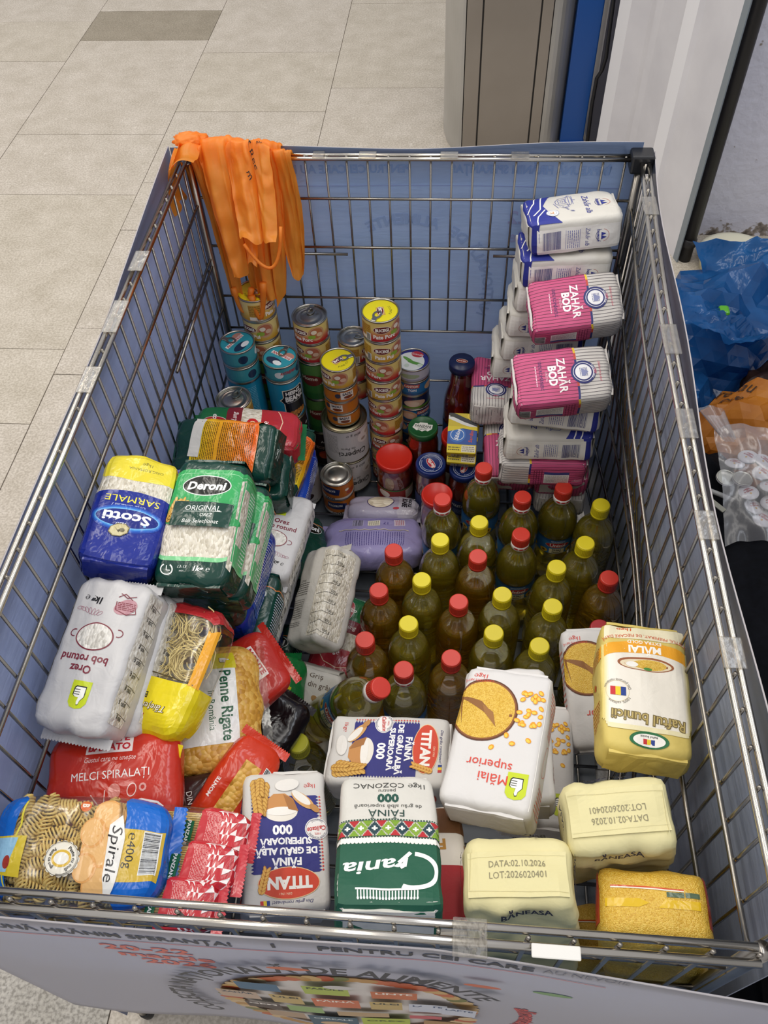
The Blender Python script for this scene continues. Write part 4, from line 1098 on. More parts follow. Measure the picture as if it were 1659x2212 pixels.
prof = [(1.174, 2.137, 1), (1.170, 2.134, 1), (1.162, 2.160, 0), (1.111, 2.318, 0), (1.098, 2.335, 2), (1.078, 2.392, 2), (1.088, 2.398, 0), (1.044, 2.518, 0), (1.030, 2.545, 2), (1.066, 2.575, 0), (1.064, 2.62, 0), (1.040, 2.66, 0), (0.985, 2.70, 2), (0.957, 2.745, 2), (0.985, 2.76, 3), (0.965, 2.81, 3), (0.945, 2.86, 0), (0.93, 3.4, 0), (1.16, 3.4, 0), (1.178, 2.29, 0)]
V, F, FM = [], [], []
for x, y, k in prof: V += [(x, y, 0), (x, y, 2.6)]
for i in range(len(prof)):
    j = (i + 1) % len(prof); F.append((2 * i, 2 * i + 1, 2 * j + 1, 2 * j)); FM.append(prof[i][2])
props(link_mesh('wall_right', mesh_from('wall_right', V, F, [white_p, grey_p, simple('white_trim_strip', '#e4e4e8', 0.35), simple('dark_gap', '#4c4b52', 0.6)], FM)), 'white stepped metal wall cladding right of the grey cabinet', None, None, 'structure')
bm = bmesh.new()
pipe = props(empty('drain_pipe', (1.197, 2.152, 0)), 'black vertical pipe in the corner between white cladding and plaster wall', 'pipe')
link_mesh('pipe_tube', lathe_mesh('pipe_tube', [(0.0185, 0.0), (0.0185, 2.5)], simple('black_pipe', '#131216', 0.45), 20), pipe)
link_mesh('pipe_collar', lathe_mesh('pipe_collar', [(0.0185, 0.05), (0.0215, 0.052), (0.0215, 0.075), (0.0185, 0.077)], simple('black_pipe_collar', '#1a191c', 0.5), 20, False, False), pipe)

# grey metal cabinet
cab = props(empty('metal_cabinet', (0.63, 2.795, 0)), 'tall brushed grey metal cabinet with rounded sides behind the bin', 'cabinet')
side_m = noisy('brushed_aluminium', [(0.35, '#a9a7a2'), (0.65, '#b8b6b1')], 3, 0.38, 0.55)
front_m = noisy('taupe_metal_front', [(0.35, '#8d857b'), (0.65, '#978f85')], 3, 0.4, 0.35)
bm = bmesh.new(); box_bm(bm, -0.095, 0.088, 0.0, 0.02, 0.01, 1.5, 0, 0.002); link_mesh('front_panel', bm_mesh('front_panel', bm, front_m), cab)
bm = bmesh.new(); box_bm(bm, -0.150, 0.140, 0.004, 0.30, 0.0, 1.5); link_mesh('cabinet_core', bm_mesh('cabinet_core', bm, simple('cabinet_core_dark', '#1c1a18', 0.5)), cab)
for sx, xa, xb, wd in ((-1, -0.100, -0.150, 0.072), (1, 0.093, 0.128, 0.10)):
    bm = bmesh.new(); box_bm(bm, min(xa, xb), max(xa, xb), -0.003, 0.02, 0.0, 1.5, 0, 0.002); link_mesh('side_strip', bm_mesh('side_strip', bm, front_m), cab)
    V, F = [], []
    n = 12
    for i in range(n + 1):
        a = R(90 * i / n); x = xb + sx * (0.003 + wd * math.sin(a)); y = 0.0 + 0.24 * (1 - math.cos(a))
        V += [(x, y, 0), (x, y, 1.5)]
    V += [(xb, 0.26, 0), (xb, 0.26, 1.5)]; k = n + 1
    for i in range(k): F.append((2 * i, 2 * i + 2, 2 * i + 3, 2 * i + 1) if sx > 0 else (2 * i + 1, 2 * i + 3, 2 * i + 2, 2 * i))
    F.append(tuple(2 * i for i in range(k + 1))); F.append(tuple(2 * i + 1 for i in range(k, -1, -1)))
    link_mesh('rounded_side', mesh_from('rounded_side', V, F, side_m, smooth=False), cab)
blue_board = props(empty('blue_board', (0.9, 2.86, 0)), 'glossy blue board standing between the grey cabinet and white cladding', 'board')
bm = bmesh.new(); box_bm(bm, -0.06, 0.026, -0.012, 0.05, 0.004, 1.4, 0, 0.004); link_mesh('board_panel', bm_mesh('board_panel', bm, simple('blue_lacquer', '#17509c', 0.3)), blue_board)
bm = bmesh.new(); box_bm(bm, -0.058, 0.03, -0.022, 0.04, 0.0, 0.016, 0, 0.003); link_mesh('board_foot', bm_mesh('board_foot', bm, simple('blue_foot', '#1c5aae', 0.4)), blue_board)
props(link_mesh('power_cable', tube_mesh('power_cable', [(0.975, 2.80, 1.4), (0.955, 2.795, 1.0), (0.94, 2.79, 0.62), (0.944, 2.782, 0.45), (0.948, 2.78, 0.34), (0.942, 2.782, 0.30), (0.93, 2.79, 0.27), (0.928, 2.79, 0.18), (0.934, 2.792, 0.02)], 0.0065, simple('black_rubber', '#101014', 0.5), 8)), 'black cable hanging in front of the blue board', 'cable')

# ------------------------------------------------------------------ the wire bin
RIM, BASE, LEN, WID = 0.87, 0.15, 1.186, 0.755
def xr(y, z=0.87):
    o = 0.021 * (max(0.0, y - 0.70) / 0.486) ** 1.6 - 0.003 * math.sin(PI * min(1, max(0, y / 0.7)))
    o += 0.046 * max(0.0, 1 - ((y - 0.70) / 0.42) ** 2) * min(1.0, max(0.0, (0.62 - z) / 0.22))
    return WID + o
crate = props(empty('wire_bin', (0.38, 0.59, 0)), 'large chromed wire mesh bin full of donated groceries', 'wire bin')
COFF = Vector((0.38, 0.59, 0))
def cpart(name, me, loc=(0, 0, 0)):
    o = link_mesh(name, me, crate); o.location = Vector(loc) - COFF; return o
ZL = [0.795, 0.6945, 0.578, 0.497]
ZS = [0.782, 0.668, 0.548, 0.43, 0.30, 0.18]
wr, rr = 0.0021, 0.0036
S_ = 0.0364
# back panel
vm = tube_mesh('vertical_wire', [(0, 0, 0.492), (0, 0, RIM + 0.003)], wr, M['chrome'], 6)
for i in range(-4, 17):
    x = 0.1689 + S_ * i
    if 0.012 < x < 0.775: cpart('vertical_wire', vm, (x, LEN + 0.006, 0))
for k, z in enumerate(ZL): cpart('horizontal_wire', tube_mesh('horizontal_wire', [(0, LEN, z), (0.776, LEN, z)], 0.0026, M['chrome'], 6))
for dy in (0, 0.012): cpart('rim_rod', tube_mesh('rim_rod', [(0, LEN + dy, RIM), (0.776, LEN + dy, RIM)], rr, M['chrome_rim'], 10))
for a, b in ((0.02, 0.268), (0.542, 0.60)): cpart('horizontal_wire', tube_mesh('horizontal_wire', [(a, LEN - 0.001, 0.680), (b if a < 0.3 else 0.77, LEN - 0.001, 0.680)], 0.0028, M['chrome'], 6))
for z in (0.36, 0.22): cpart('horizontal_wire', tube_mesh('horizontal_wire', [(0, LEN, z), (0.776, LEN, z)], 0.0026, M['chrome'], 6))
# front panel
vmf = tube_mesh('vertical_wire', [(0, 0, BASE), (0, 0, RIM + 0.003)], wr, M['chrome'], 6)
for i in range(-3, 18): cpart('vertical_wire', vmf, (0.1145 + S_ * i, -0.006, 0))
for dy in (0, -0.012): cpart('rim_rod', tube_mesh('rim_rod', [(-0.002, dy, RIM), (0.733, dy, RIM)], rr, M['chrome_rim'], 10))
for z in ZS: cpart('horizontal_wire', tube_mesh('horizontal_wire', [(0, 0, z), (0.74, 0, z)], 0.0026, M['chrome'], 6))
# left panel
for i in range(-16, 16):
    y = 0.5741 - 0.0371 * i
    if 0.01 < y < LEN - 0.01: cpart('vertical_wire', vmf, (-0.006, y, 0))
for dx in (0, -0.012): cpart('rim_rod', tube_mesh('rim_rod', [(dx, 0, RIM), (dx, LEN, RIM)], rr, M['chrome_rim'], 10))
for z in ZS: cpart('horizontal_wire', tube_mesh('horizontal_wire', [(0, 0, z), (0, LEN, z)], rr * 0.85, M['chrome'], 8))
cpart('horizontal_wire', tube_mesh('horizontal_wire', [(0.0, 0.88, 0.652), (0.0, LEN, 0.652)], rr * 0.85, M['chrome'], 8))
# right panel (bowed outwards where the bottles press on it)
for i in range(-22, 12):
    y = 0.3894 - 0.0371 * i
    if 0.01 < y < LEN - 0.01:
        cpart('vertical_wire', tube_mesh('vertical_wire', [(xr(y, z) + 0.006, y, z) for z in (BASE, 0.25, 0.38, 0.46, 0.54, 0.62, 0.7, RIM + 0.003)], wr, M['chrome'], 6))
YY = [LEN * i / 16 for i in range(17)]
for dx in (0, 0.012): cpart('rim_rod', tube_mesh('rim_rod', [(xr(y) + dx, y, RIM) for y in YY], rr, M['chrome_rim'], 10))
for z in ZS: cpart('horizontal_wire', tube_mesh('horizontal_wire', [(xr(y, z), y, z) for y in YY], rr * 0.85, M['chrome'], 8))
# floor grid
for i in range(24): y = 0.02 + i * 0.05; cpart('floor_wire', tube_mesh('floor_wire', [(0, y, BASE - 0.004), (0.76, y, BASE - 0.004)], 0.0032, M['chrome'], 6))
for i in range(7): x = 0.03 + i * 0.116; cpart('floor_wire', tube_mesh('floor_wire', [(x, 0, BASE - 0.010), (x, LEN, BASE - 0.010)], 0.0028, M['chrome'], 6))
cpart('base_sheet', box_mesh('base_sheet', 0.0, 0.76, 0.0, LEN, 0.115, 0.125, noisy('grey_base_sheet', [(0.3, '#5a5f66'), (0.7, '#6d7278')], 14, 0.4)))
for x, y in ((0.0, 0.0), (0.74, 0.0), (0.0, LEN), (0.776, LEN)):
    V, F = tube([(x, y, 0.03), (x, y, RIM - 0.01)], 0.008, 10)
    cpart('corner_post', mesh_from('corner_post', V, F, M['chrome'], smooth=True))
    cpart('foot', lathe_mesh('foot', [(0.009, 0.0), (0.010, 0.004), (0.010, 0.03), (0.008, 0.032)], simple('black_foot', '#17171a', 0.5), 16), (x, y, 0))
bm = bmesh.new(); box_bm(bm, 0.758, 0.796, LEN - 0.012, LEN + 0.022, RIM - 0.02, RIM + 0.012, 0, 0.004)
cpart('corner_cap', bm_mesh('corner_cap', bm, simple('black_plastic_cap', '#1a1b1f', 0.35)))
# clear tape and paper scraps round the rims
def tape(x0, x1, y0, y1, z0, z1, m): 
    bm = bmesh.new(); box_bm(bm, x0, x1, y0, y1, z0, z1, 0, 0.001); cpart('tape_strip', bm_mesh('tape_strip', bm, m))
tape(0.490, 0.518, -0.024, 0.005, RIM + 0.0038, RIM + 0.0046, M['tape'])
wt = simple('white_paper_tape', '#dcdad4', 0.6)
tape(0.553, 0.592, -0.0205, -0.010, RIM + 0.0036, RIM + 0.0046, wt)
for y, l in ((1.02, 0.05), (0.70, 0.06), (0.55, 0.05), (0.40, 0.04), (0.245, 0.035)): tape(xr(y) - 0.0045, xr(y) + 0.0175, y, y + l, RIM + 0.0037, RIM + 0.0044, M['tape'])
for y, l in ((0.60, 0.05), (0.72, 0.07), (0.86, 0.05)): tape(-0.0175, 0.0045, y, y + l, RIM + 0.0037, RIM + 0.0044, M['tape'])
for x, l in ((0.22, 0.02), (0.30, 0.03), (0.44, 0.03), (0.56, 0.03)): tape(x, x + l, LEN - 0.0045, LEN + 0.0175, RIM + 0.0037, RIM + 0.0044, M['tape'])

# ------------------------------------------------------------------ banner sheets tied round the bin
def sheet_blue(name='banner_blue_back', c1='#a6c2ee', c2='#b6d0f8'):
    m, nt, b = newmat(name)
    tc = nd(nt, 'ShaderNodeTexCoord'); nz = nd(nt, 'ShaderNodeTexNoise'); nz.inputs['Scale'].default_value = 5; nz.inputs['Detail'].default_value = 5
    mp = nd(nt, 'ShaderNodeMapping'); mp.inputs['Scale'].default_value = (1, 1, 6)
    nt.links.new(tc.outputs['Object'], mp.inputs[0]); nt.links.new(mp.outputs[0], nz.inputs[0])
    nt.links.new(ramp(nt, nz.outputs[0], [(0.3, c1), (0.7, c2)]), b.inputs['Base Color'])
    n2 = nd(nt, 'ShaderNodeTexNoise'); n2.inputs['Scale'].default_value = 26; nt.links.new(mp.outputs[0], n2.inputs[0])
    bp = nd(nt, 'ShaderNodeBump'); bp.inputs['Strength'].default_value = 0.15; bp.inputs['Distance'].default_value = 0.006
    nt.links.new(n2.outputs[0], bp.inputs['Height']); nt.links.new(bp.outputs[0], b.inputs['Normal'])
    b.inputs['Roughness'].default_value = 0.34
    return m
def lets_light_through(m, col, k):
    nt = m.node_tree; b = nt.nodes['Principled BSDF']; out = nt.nodes['Material Output']
    tl = nd(nt, 'ShaderNodeBsdfTranslucent'); tl.inputs[0].default_value = rgb(col); mx = nd(nt, 'ShaderNodeMixShader'); mx.inputs[0].default_value = k
    nt.links.new(b.outputs[0], mx.inputs[1]); nt.links.new(tl.outputs[0], mx.inputs[2]); nt.links.new(mx.outputs[0], out.inputs[0])
    return m
BLUE = lets_light_through(sheet_blue(), '#bcd2f6', 0.35)
WHITE = lets_light_through(simple('banner_white_face', '#cdc6c5', 0.5), '#e6eaf4', 0.35)
GREYB = lets_light_through(sheet_blue('banner_grey_blue_back', '#8f98ac', '#9ca5b8'), '#9aa6bc', 0.12)
LEFTB = lets_light_through(sheet_blue('banner_pale_blue_back', '#a3b2dc', '#b0bfe6'), '#b8c6ea', 0.35)
def sheet(name, fn, nu, nv, th_n, label, inner=None):
    """fn(u,v) -> (point, outward normal); blue inside, white outside"""
    V, F, FM = [], [], []
    for side in (0, 1):
        for i in range(nu + 1):
            for j in range(nv + 1):
                p, n = fn(i / nu, j / nv); V.append(Vector(p) + Vector(n) * (th_n * side))
    N = (nu + 1) * (nv + 1); idx = lambda s, i, j: s * N + i * (nv + 1) + j
    for s in (0, 1):
        for i in range(nu):
            for j in range(nv):
                q = (idx(s, i, j), idx(s, i + 1, j), idx(s, i + 1, j + 1), idx(s, i, j + 1)); F.append(q if s else q[::-1]); FM.append(s)
    for i in range(nu):
        for j in (0, nv): F.append((idx(0, i, j), idx(0, i + 1, j), idx(1, i + 1, j), idx(1, i, j))); FM.append(1)
    for j in range(nv):
        for i in (0, nu): F.append((idx(0, i, j), idx(0, i, j + 1), idx(1, i, j + 1), idx(1, i, j))); FM.append(1)
    t = props(empty(name), label, 'banner')
    me = mesh_from('banner_sheet', V, F, [inner or BLUE, WHITE], FM, smooth=True)
    link_mesh('banner_sheet', me, t)
    return t
def f_back(u, v):
    x = -0.034 + 0.812 * u; top = 0.879 + 0.004 * math.sin(9 * u) + 0.012 * max(0, u - 0.55) * 2; z = 0.05 + (top - 0.05) * v
    return (x, LEN + 0.021 + 0.003 * math.sin(7 * u + 4 * v), z), (0, 1, 0)
bk = sheet('printed_banner', f_back, 24, 12, 0.0018, 'blue-backed banner sheet on the far side of the wire bin')
mir = Label(); c_ = '#86a4d6'; c2_ = '#96b2e2'
def mtext(L, s, x, z, h, c, fit=None): L.text(s, x, z, h, c, fit=fit, bold=0.03)
mtext(mir, 'ÎMPREUNĂ HRĂNIM SPERANȚA!', -220, 8, 15, c_, 270); mtext(mir, 'PENTRU CEI CARE AU NEVOIE', 125, 8, 15, c_, 270)
mir.arc('ALIMENTE', 0, -250, 150, 20, c2_, 88, 0.03).arc('DE', 0, -250, 150, 20, c2_, 128, 0.03).arc('NAȚIONALĂ', 0, -250, 150, 20, c2_, 170, 0.03)
mir.text('20-22', -230, -85, 26, '#a6b0e0', bold=0.02).text('martie', -235, -125, 24, '#a6b0e0', bold=0.02).text('2026', -235, -165, 26, '#a6b0e0', bold=0.02)
mir.line([(-380, -24), (370, -24)], 1.2, '#98a8da')
def mmap(a, b, o):
    x = 0.378 - a; z = 0.832 + b; u = (x + 0.034) / 0.812; v = (z - 0.05) / 0.83
    return Vector((x, LEN + 0.021 + 0.003 * math.sin(7 * u + 4 * v) - 0.0008 - o * 0.3, z))
link_mesh('show_through_print', mir.build('show_through_print', mmap, 0.001, 'satin', 30), bk)
def f_left(u, v):
    y = -0.01 + 1.215 * u; b = 0.006 * math.sin(11 * u) * (1 if u < 0.7 else 0.5)
    top = 0.866 + 0.003 * math.sin(8 * u + 1) + 0.016 * max(0, u - 0.55) * 2; z = 0.05 + (top - 0.05) * v
    return (-0.0215 + 0.4 * b * v - 0.016 * v * max(0, u - 0.6) * 2, y, z), (-1, 0, 0)
sheet('printed_banner', f_left, 30, 12, 0.0018, 'blue-backed banner sheet along the left side of the wire bin', LEFTB)
def f_right(u, v):
    y = 0.0 + 1.2 * u; z = 0.05 + (0.876 + 0.005 * math.sin(13 * u) - 0.05) * v
    return (xr(y, z) + 0.022 + 0.003 * math.sin(12 * u), y, z), (1, 0, 0)
sheet('printed_banner', f_right, 30, 14, 0.0018, 'grey-blue banner sheet along the right side of the wire bin', GREYB)
def f_front(u, v):
    x = -0.005 + 0.80 * u
    top = 0.866 - 0.05 * max(0, u - 0.55) ** 1.5 * 2.2; z = 0.34 + (top - 0.34) * v
    y = -0.0178 - 0.002 * math.sin(5 * u) ** 2 - 0.009 * (1 - v) - 0.022 * max(0, u - 0.6) * 2 * (v ** 0.6) - 0.003 * math.sin(17 * u) * (1 - v)
    return (x, y, z), (0, -1, 0)
fr_b = sheet('printed_banner', f_front, 40, 20, 0.0016, 'white food collection banner hanging on the near side of the wire bin')
def fmap(a, b, o):
    # a: x in mm, b: z in mm on the banner face
    u = min(1, max(0, (a + 0.005) / 0.80)); top = 0.866 - 0.05 * max(0, u - 0.55) ** 1.5 * 2.2
    v = min(1, max(0, (b - 0.34) / (top - 0.34))); p, n = f_front(u, v)
    return Vector((p[0], p[1] - 0.0016 - o, b))
B = Label(); ink = '#2b2d38'; rd_ = '#c4585a'
B.text('ÎMPREUNĂ HRĂNIM SPERANȚA!', 172, 838, 15, ink, fit=262, bold=0.03).text('I', 340, 845, 14, ink, bold=0.03).text('PENTRU CEI CARE', 468, 846, 15, ink, fit=180, bold=0.03).text('AU NEVOIE', 600, 846, 13, '#8d8a90', fit=70)
B.line([(-2, 812), (200, 818), (420, 826), (560, 826)], 2.0, rd_).line([(560, 826), (620, 818)], 1.6, rd_)
B.text('20-22', 214, 786, 22, '#d0685c', bold=0.03, fit=84).text('martie', 226, 757, 20, '#d0685c', bold=0.03, fit=92).text('2026', 232, 728, 22, '#d0685c', bold=0.03, fit=72)
cx, cz = 385, 560
B.ell(cx, cz, 142, 170, '#cbb8a6', 60).ell(cx, cz, 122, 150, '#d8d0ca', 60)
rb = random.Random(21)
for k in range(64):
    a = 2 * PI * k / 64; B.ell(cx + 132 * math.cos(a), cz + 160 * math.sin(a), 10, 14, rb.choice(('#b98a4c', '#c2643c', '#7a7a48', '#caa468', '#b5532f', '#d0b184')), 10, rot=k * 31)
B.arc('COLECTA NAȚIONALĂ DE ALIMENTE', cx, cz, 172, 24, ink, 122, 0.03, sy=1.2, sp=0.88)
B.arc('alimentenespera', cx, cz, 186, 20, '#c4484a', -6, 0.03, sy=1.15, sp=0.9)
for x, z, w_, h_, c, t, tc in ((300, 670, 44, 42, '#3c6684', '', ''), (370, 676, 46, 44, '#a9b84a', 'FASOLE', '#33401c'), (438, 668, 46, 40, '#c4673a', 'LINTE', '#f4e6d8'), (270, 608, 44, 46, '#bfa58f', 'ZAHĂR', '#3a4452'), (322, 606, 34, 50, '#c2a668', 'ULEI', '#3a3a30'), (375, 604, 50, 50, '#cc6a44', 'FĂINĂ', '#f2e2d4'), (428, 602, 34, 50, '#c2a668', 'ULEI', '#3a3a30'), (472, 596, 40, 52, '#c9ccd8', 'LAPTE', '#2c4a74'), (505, 590, 36, 50, '#c9ccd8', 'LAPTE', '#2c4a74'), (288, 545, 40, 40, '#4a3a36', 'GEM', '#e8e0d8'), (336, 548, 40, 38, '#8fae6a', '', ''), (400, 536, 58, 30, '#b99a72', '', ''), (470, 530, 36, 24, '#c2505a', '', ''), (308, 494, 44, 40, '#b09478', '', ''), (362, 470, 58, 76, '#2c5468', 'CEREALE', '#d8e0e0'), (424, 472, 56, 80, '#aebd3c', 'OREZ', '#3a4a1c'), (490, 480, 44, 50, '#a8804c', '', '')):
    B.rect(x - w_ / 2, z - h_ / 2, x + w_ / 2, z + h_ / 2, c)
    if t: B.text(t, x, z + h_ * 0.26, 9, tc, fit=w_ * 0.8, bold=0.03)
B.ell(385, 700, 16, 10, '#c9c4c0').ell(345, 780, 20, 7, '#c46a4c').ell(520, 768, 17, 7, '#c8684c').ell(585, 745, 18, 7, '#7a9c6a').ell(362, 455, 18, 14, '#c9a67c').ell(424, 455, 18, 12, '#f0f0ea')
link_mesh('banner_print', B.build('banner_print', fmap, 0.001, 'satin', 20, 0.0006, 0.00008), fr_b)
# ------------------------------------------------------------------ package prototypes
WP = '#d6d3cd'
def flour(seed): return Bag(0.100, 0.165, 0.058, 16, 0.10, 0.0012, seed)
P = {}
P['titan'] = bag_specs(flour(1), WP, 'paper', design_titan(), (1, -1))
P['grania'] = bag_specs(flour(2), '#d6d3ca', 'paper', design_grania(), (1, -1))
P['malai'] = bag_specs(Bag(0.100, 0.170, 0.060, 16, 0.10, 0.0014, 3), '#d8d5d2', 'paper', design_malai(), (1, -1))
P['raftul'] = bag_specs(Bag(0.100, 0.170, 0.060, 12, 0.12, 0.0018, 4), '#d8c26a', 'paper', design_raftul(), (1, -1))
P['endup'] = bag_specs(Bag(0.104, 0.068, 0.165, 13, 0.03, 0.0022, 5, freq=45), '#ddd39e', 'paper', design_data(), ())
P['endup2'] = bag_specs(Bag(0.104, 0.068, 0.165, 13, 0.03, 0.0024, 9, freq=42), '#ddd39e', 'paper', design_data(), ())
P['polenta'] = bag_specs(Bag(0.104, 0.066, 0.160, 9, 0.05, 0.0016, 6), M['cornmeal'], 'film', design_polenta(), ())
P['orez'] = bag_specs(Bag(0.096, 0.185, 0.064, 10, 0.12, 0.0019, 7, freq=48), '#c9c7c6', 'soft', design_orez(), (), (1, -1))
P['scotti'] = bag_specs(Bag(0.096, 0.172, 0.062, 9, 0.14, 0.0017, 8), '#1a2b8c', 'film', design_scotti(), (1,), (-1,))
P['deroni'] = bag_specs(Bag(0.098, 0.178, 0.062, 9, 0.12, 0.0016, 9), '#0f3b31', 'film', design_deroni('green'), (1, -1))
P['deroni_y'] = bag_specs(Bag(0.098, 0.178, 0.062, 9, 0.12, 0.0018, 10), '#0f3b31', 'film', design_deroni('yellow'), (1, -1))
P['deroni_b'] = bag_specs(Bag(0.098, 0.178, 0.062, 9, 0.12, 0.0018, 11), '#14339c', 'film', design_deroni('blue'), (1, -1))
P['deroni_d'] = bag_specs(Bag(0.098, 0.178, 0.062, 9, 0.12, 0.0022, 12), '#0f3b31', 'film', design_deroni('dark'), (1, -1))
P['atifco'] = bag_specs(Bag(0.098, 0.178, 0.058, 6.5, 0.14, 0.0018, 13), '#1c6a3c', 'film', design_atifco(), (), (1, -1))
P['diamant'] = bag_specs(Bag(0.097, 0.150, 0.056, 14, 0.10, 0.0018, 14), '#d3cfc6', 'paper', design_diamant(), (1, -1))
P['bod'] = bag_specs(Bag(0.097, 0.150, 0.057, 13, 0.10, 0.0018, 15), '#cfcac5', 'paper', design_bod(), (1, -1))
P['gris'] = bag_specs(Bag(0.090, 0.150, 0.054, 10, 0.10, 0.0012, 16), '#cfcac0', 'paper', design_gris(), (1, -1))
P['grain'] = bag_specs(Bag(0.086, 0.182, 0.066, 11, 0.12, 0.0016, 17, freq=46), '#c9c5bc', 'soft', design_grain_bag(), (), (1,))
P['purple'] = bag_specs(Bag(0.122, 0.205, 0.06, 5, 0.14, 0.0022, 18), '#978fbc', 'film', design_beans_purple(), (), (1, -1))
P['beans'] = bag_specs(Bag(0.10, 0.15, 0.05, 5, 0.14, 0.002, 19), '#a8a2b4', 'film', design_beans_white(), (), (1, -1))
P['melci'] = bag_specs(Bag(0.165, 0.125, 0.05, 5, 0.12, 0.0022, 20, 'pillow', 30), '#c2301f', 'film', design_montebanato('MELCI SPIRALAȚI'), (), (1, -1))
P['monte'] = bag_specs(Bag(0.12, 0.16, 0.045, 5, 0.12, 0.0022, 21, 'pillow', 30), '#b92c22', 'film', design_montebanato('', 'CO'), (), (1, -1))
P['penne'] = bag_specs(Bag(0.175, 0.135, 0.05, 5, 0.12, 0.0022, 22, 'pillow', 30), M['shells'], 'film', design_penne(), (), (1, -1), sealcol=M['clearfilm'])
def L_brown():
    L = Label(); L.rect(-40, -20, 30, 10, '#4a2a26').text('F', 14, 14, 16, '#e8e0d8', bold=0.05).text('DIN A', -12, 16, 8, '#e8e0d8', bold=0.01); return L
P['brown'] = bag_specs(Bag(0.10, 0.12, 0.04, 5, 0.12, 0.0022, 23, 'pillow', 30), '#3a211f', 'film', L_brown(), (), (1, -1))
def L_shell():
    L = Label(); L.rect(-12, -60, 14, 52, M['shells']).barcode(20, 40, 40, 58, seed=12).text('MONTE', -30, 0, 6, '#f4e6e0', rot=90, bold=0.03); return L
P['shellbag'] = bag_specs(Bag(0.075, 0.15, 0.045, 5, 0.12, 0.0022, 24, 'pillow', 30), '#cc3a1e', 'film', L_shell(), (), (1, -1))
P['plum'] = bag_specs(Bag(0.09, 0.12, 0.06, 5, 0.12, 0.003, 25), '#130b0f', 'film', Label(), (), (1,))
def L_green():
    L = Label(); L.ell(20, 20, 18, 12, '#e6e0da').ell(20, 20, 17, 11, '#a02430').text('Atifco', 20, 20, 7, '#f2eeea', bold=0.02, ital=0.2); return L
P['greenbag'] = bag_specs(Bag(0.096, 0.172, 0.06, 6, 0.14, 0.002, 26), '#176b34', 'film', L_green(), (), (1, -1))
def L_redflour():
    L = Label(); W = 158; L.rect(-W, 5, W, 83, '#a82026').rect(-W, -83, W, -40, '#6a4424').text('FĂINĂ', 0, -24, 14, '#b8853a', bold=0.04).text('000', 0, -8, 12, '#b8853a', bold=0.04); wheat(L, -76, 20, 40, 90, 9, '#efe0d4', '#d8b8a8'); wheat(L, 76, 20, 40, 90, 9, '#efe0d4', '#d8b8a8'); L.text('FĂINĂ', -76, -18, 12, '#b8853a', bold=0.04); return L
P['redflour'] = bag_specs(flour(27), '#e6ddd0', 'paper', L_redflour(), (1, -1))
def L_yellowwhite():
    L = Label(); W = 158; L.rect(-W, -90, W, 0, '#dccb2a').rect(-W, 0, W, 90, M['rice_w']); return L
P['yellowrice'] = bag_specs(Bag(0.09, 0.17, 0.05, 6, 0.14, 0.002, 28), '#dccb2a', 'film', L_yellowwhite(), (), (1, -1))

FL_, RC, SG, PS = 'flour bag', 'rice bag', 'sugar bag', 'pasta bag'
fm1 = mat('#ddd39e', 'paper')
for kk, bg in (('endup', Bag(0.104, 0.068, 0.165, 13, 0.03, 0.0022, 5, freq=45)), ('endup2', Bag(0.104, 0.068, 0.165, 13, 0.03, 0.0024, 9, freq=42))):
    P[kk] = bag_specs(bg, '#ddd39e', 'paper', None, ())
    P[kk].append(('base_flap', slab(bg, -0.047, 0.047, -0.026, 0.018, 0.0022, fm1), []))
    P[kk][0][2].append(('printed_design', design_data().build('printed_design', lambda a, b, o, bg=bg: bg.front(a, b, o + 0.0024), 0.001, 'paper', 7.0)))
def bag(key, name, label, cat, loc, rot, scale=1.0, group=None): return place(P[key], name, label, cat, loc, rot, scale, group)
# flour and cornmeal in front
bag('titan', 'flour_bag', 'white and navy flour bag standing beside the green flour bag at the near rim', FL_, (0.278, 0.136, 0.575), (3, -12, -170), 1.0)
bag('titan', 'flour_bag', 'white and navy flour bag lying on its side behind the green flour bag', FL_, (0.408, 0.277, 0.500), (8, -4, -92), 1.0)
bag('grania', 'flour_bag', 'green and white flour bag with embroidered band, leaning on the near rim', FL_, (0.425, 0.080, 0.724), (26, -3, -176), 1.0)
bag('redflour', 'flour_bag', 'red and brown flour bag wedged between green flour bag and pale yellow bag', FL_, (0.487, 0.092, 0.668), (22, 0, -174), 0.92)
bag('malai', 'cornmeal_bag', 'white cornmeal bag with bowl picture on top of another cornmeal bag', 'cornmeal bag', (0.545, 0.226, 0.690), (2, 11, 169))
bag('malai', 'cornmeal_bag', 'white cornmeal bag lying underneath the bag with the bowl picture', 'cornmeal bag', (0.560, 0.262, 0.622), (180, -6, 2))
bag('malai', 'cornmeal_bag', 'white cornmeal bag half hidden behind the yellow cornmeal bag', 'cornmeal bag', (0.698, 0.392, 0.500), (-16, 4, -176))
bag('raftul', 'cornmeal_bag', 'yellow cornmeal bag with orange ribbon by the right wire wall', 'cornmeal bag', (0.708, 0.292, 0.701), (4, -1, 175), 0.98)
bag('endup', 'cornmeal_bag', 'pale yellow paper bag with printed date, base up, below the yellow ribbon bag', 'cornmeal bag', (0.661, 0.134, 0.698), (-5, 8, -174))
bag('endup2', 'cornmeal_bag', 'pale yellow paper bag with printed date, base up, nearest the near rim', 'cornmeal bag', (0.564, 0.042, 0.690), (-12, -7, 3))
bag('polenta', 'cornmeal_bag', 'clear bag of bright yellow cornmeal in the near right corner', 'cornmeal bag', (0.698, 0.046, 0.676), (-6, -12, -2))
bag('malai', 'cornmeal_bag', 'white cornmeal bag deep down between the two cornmeal stacks', 'cornmeal bag', (0.632, 0.290, 0.470), (0, 0, 178))
bag('polenta', 'cornmeal_bag', 'clear bag of cornmeal buried under the pale yellow bags', 'cornmeal bag', (0.640, 0.050, 0.520), (-4, 4, 6))
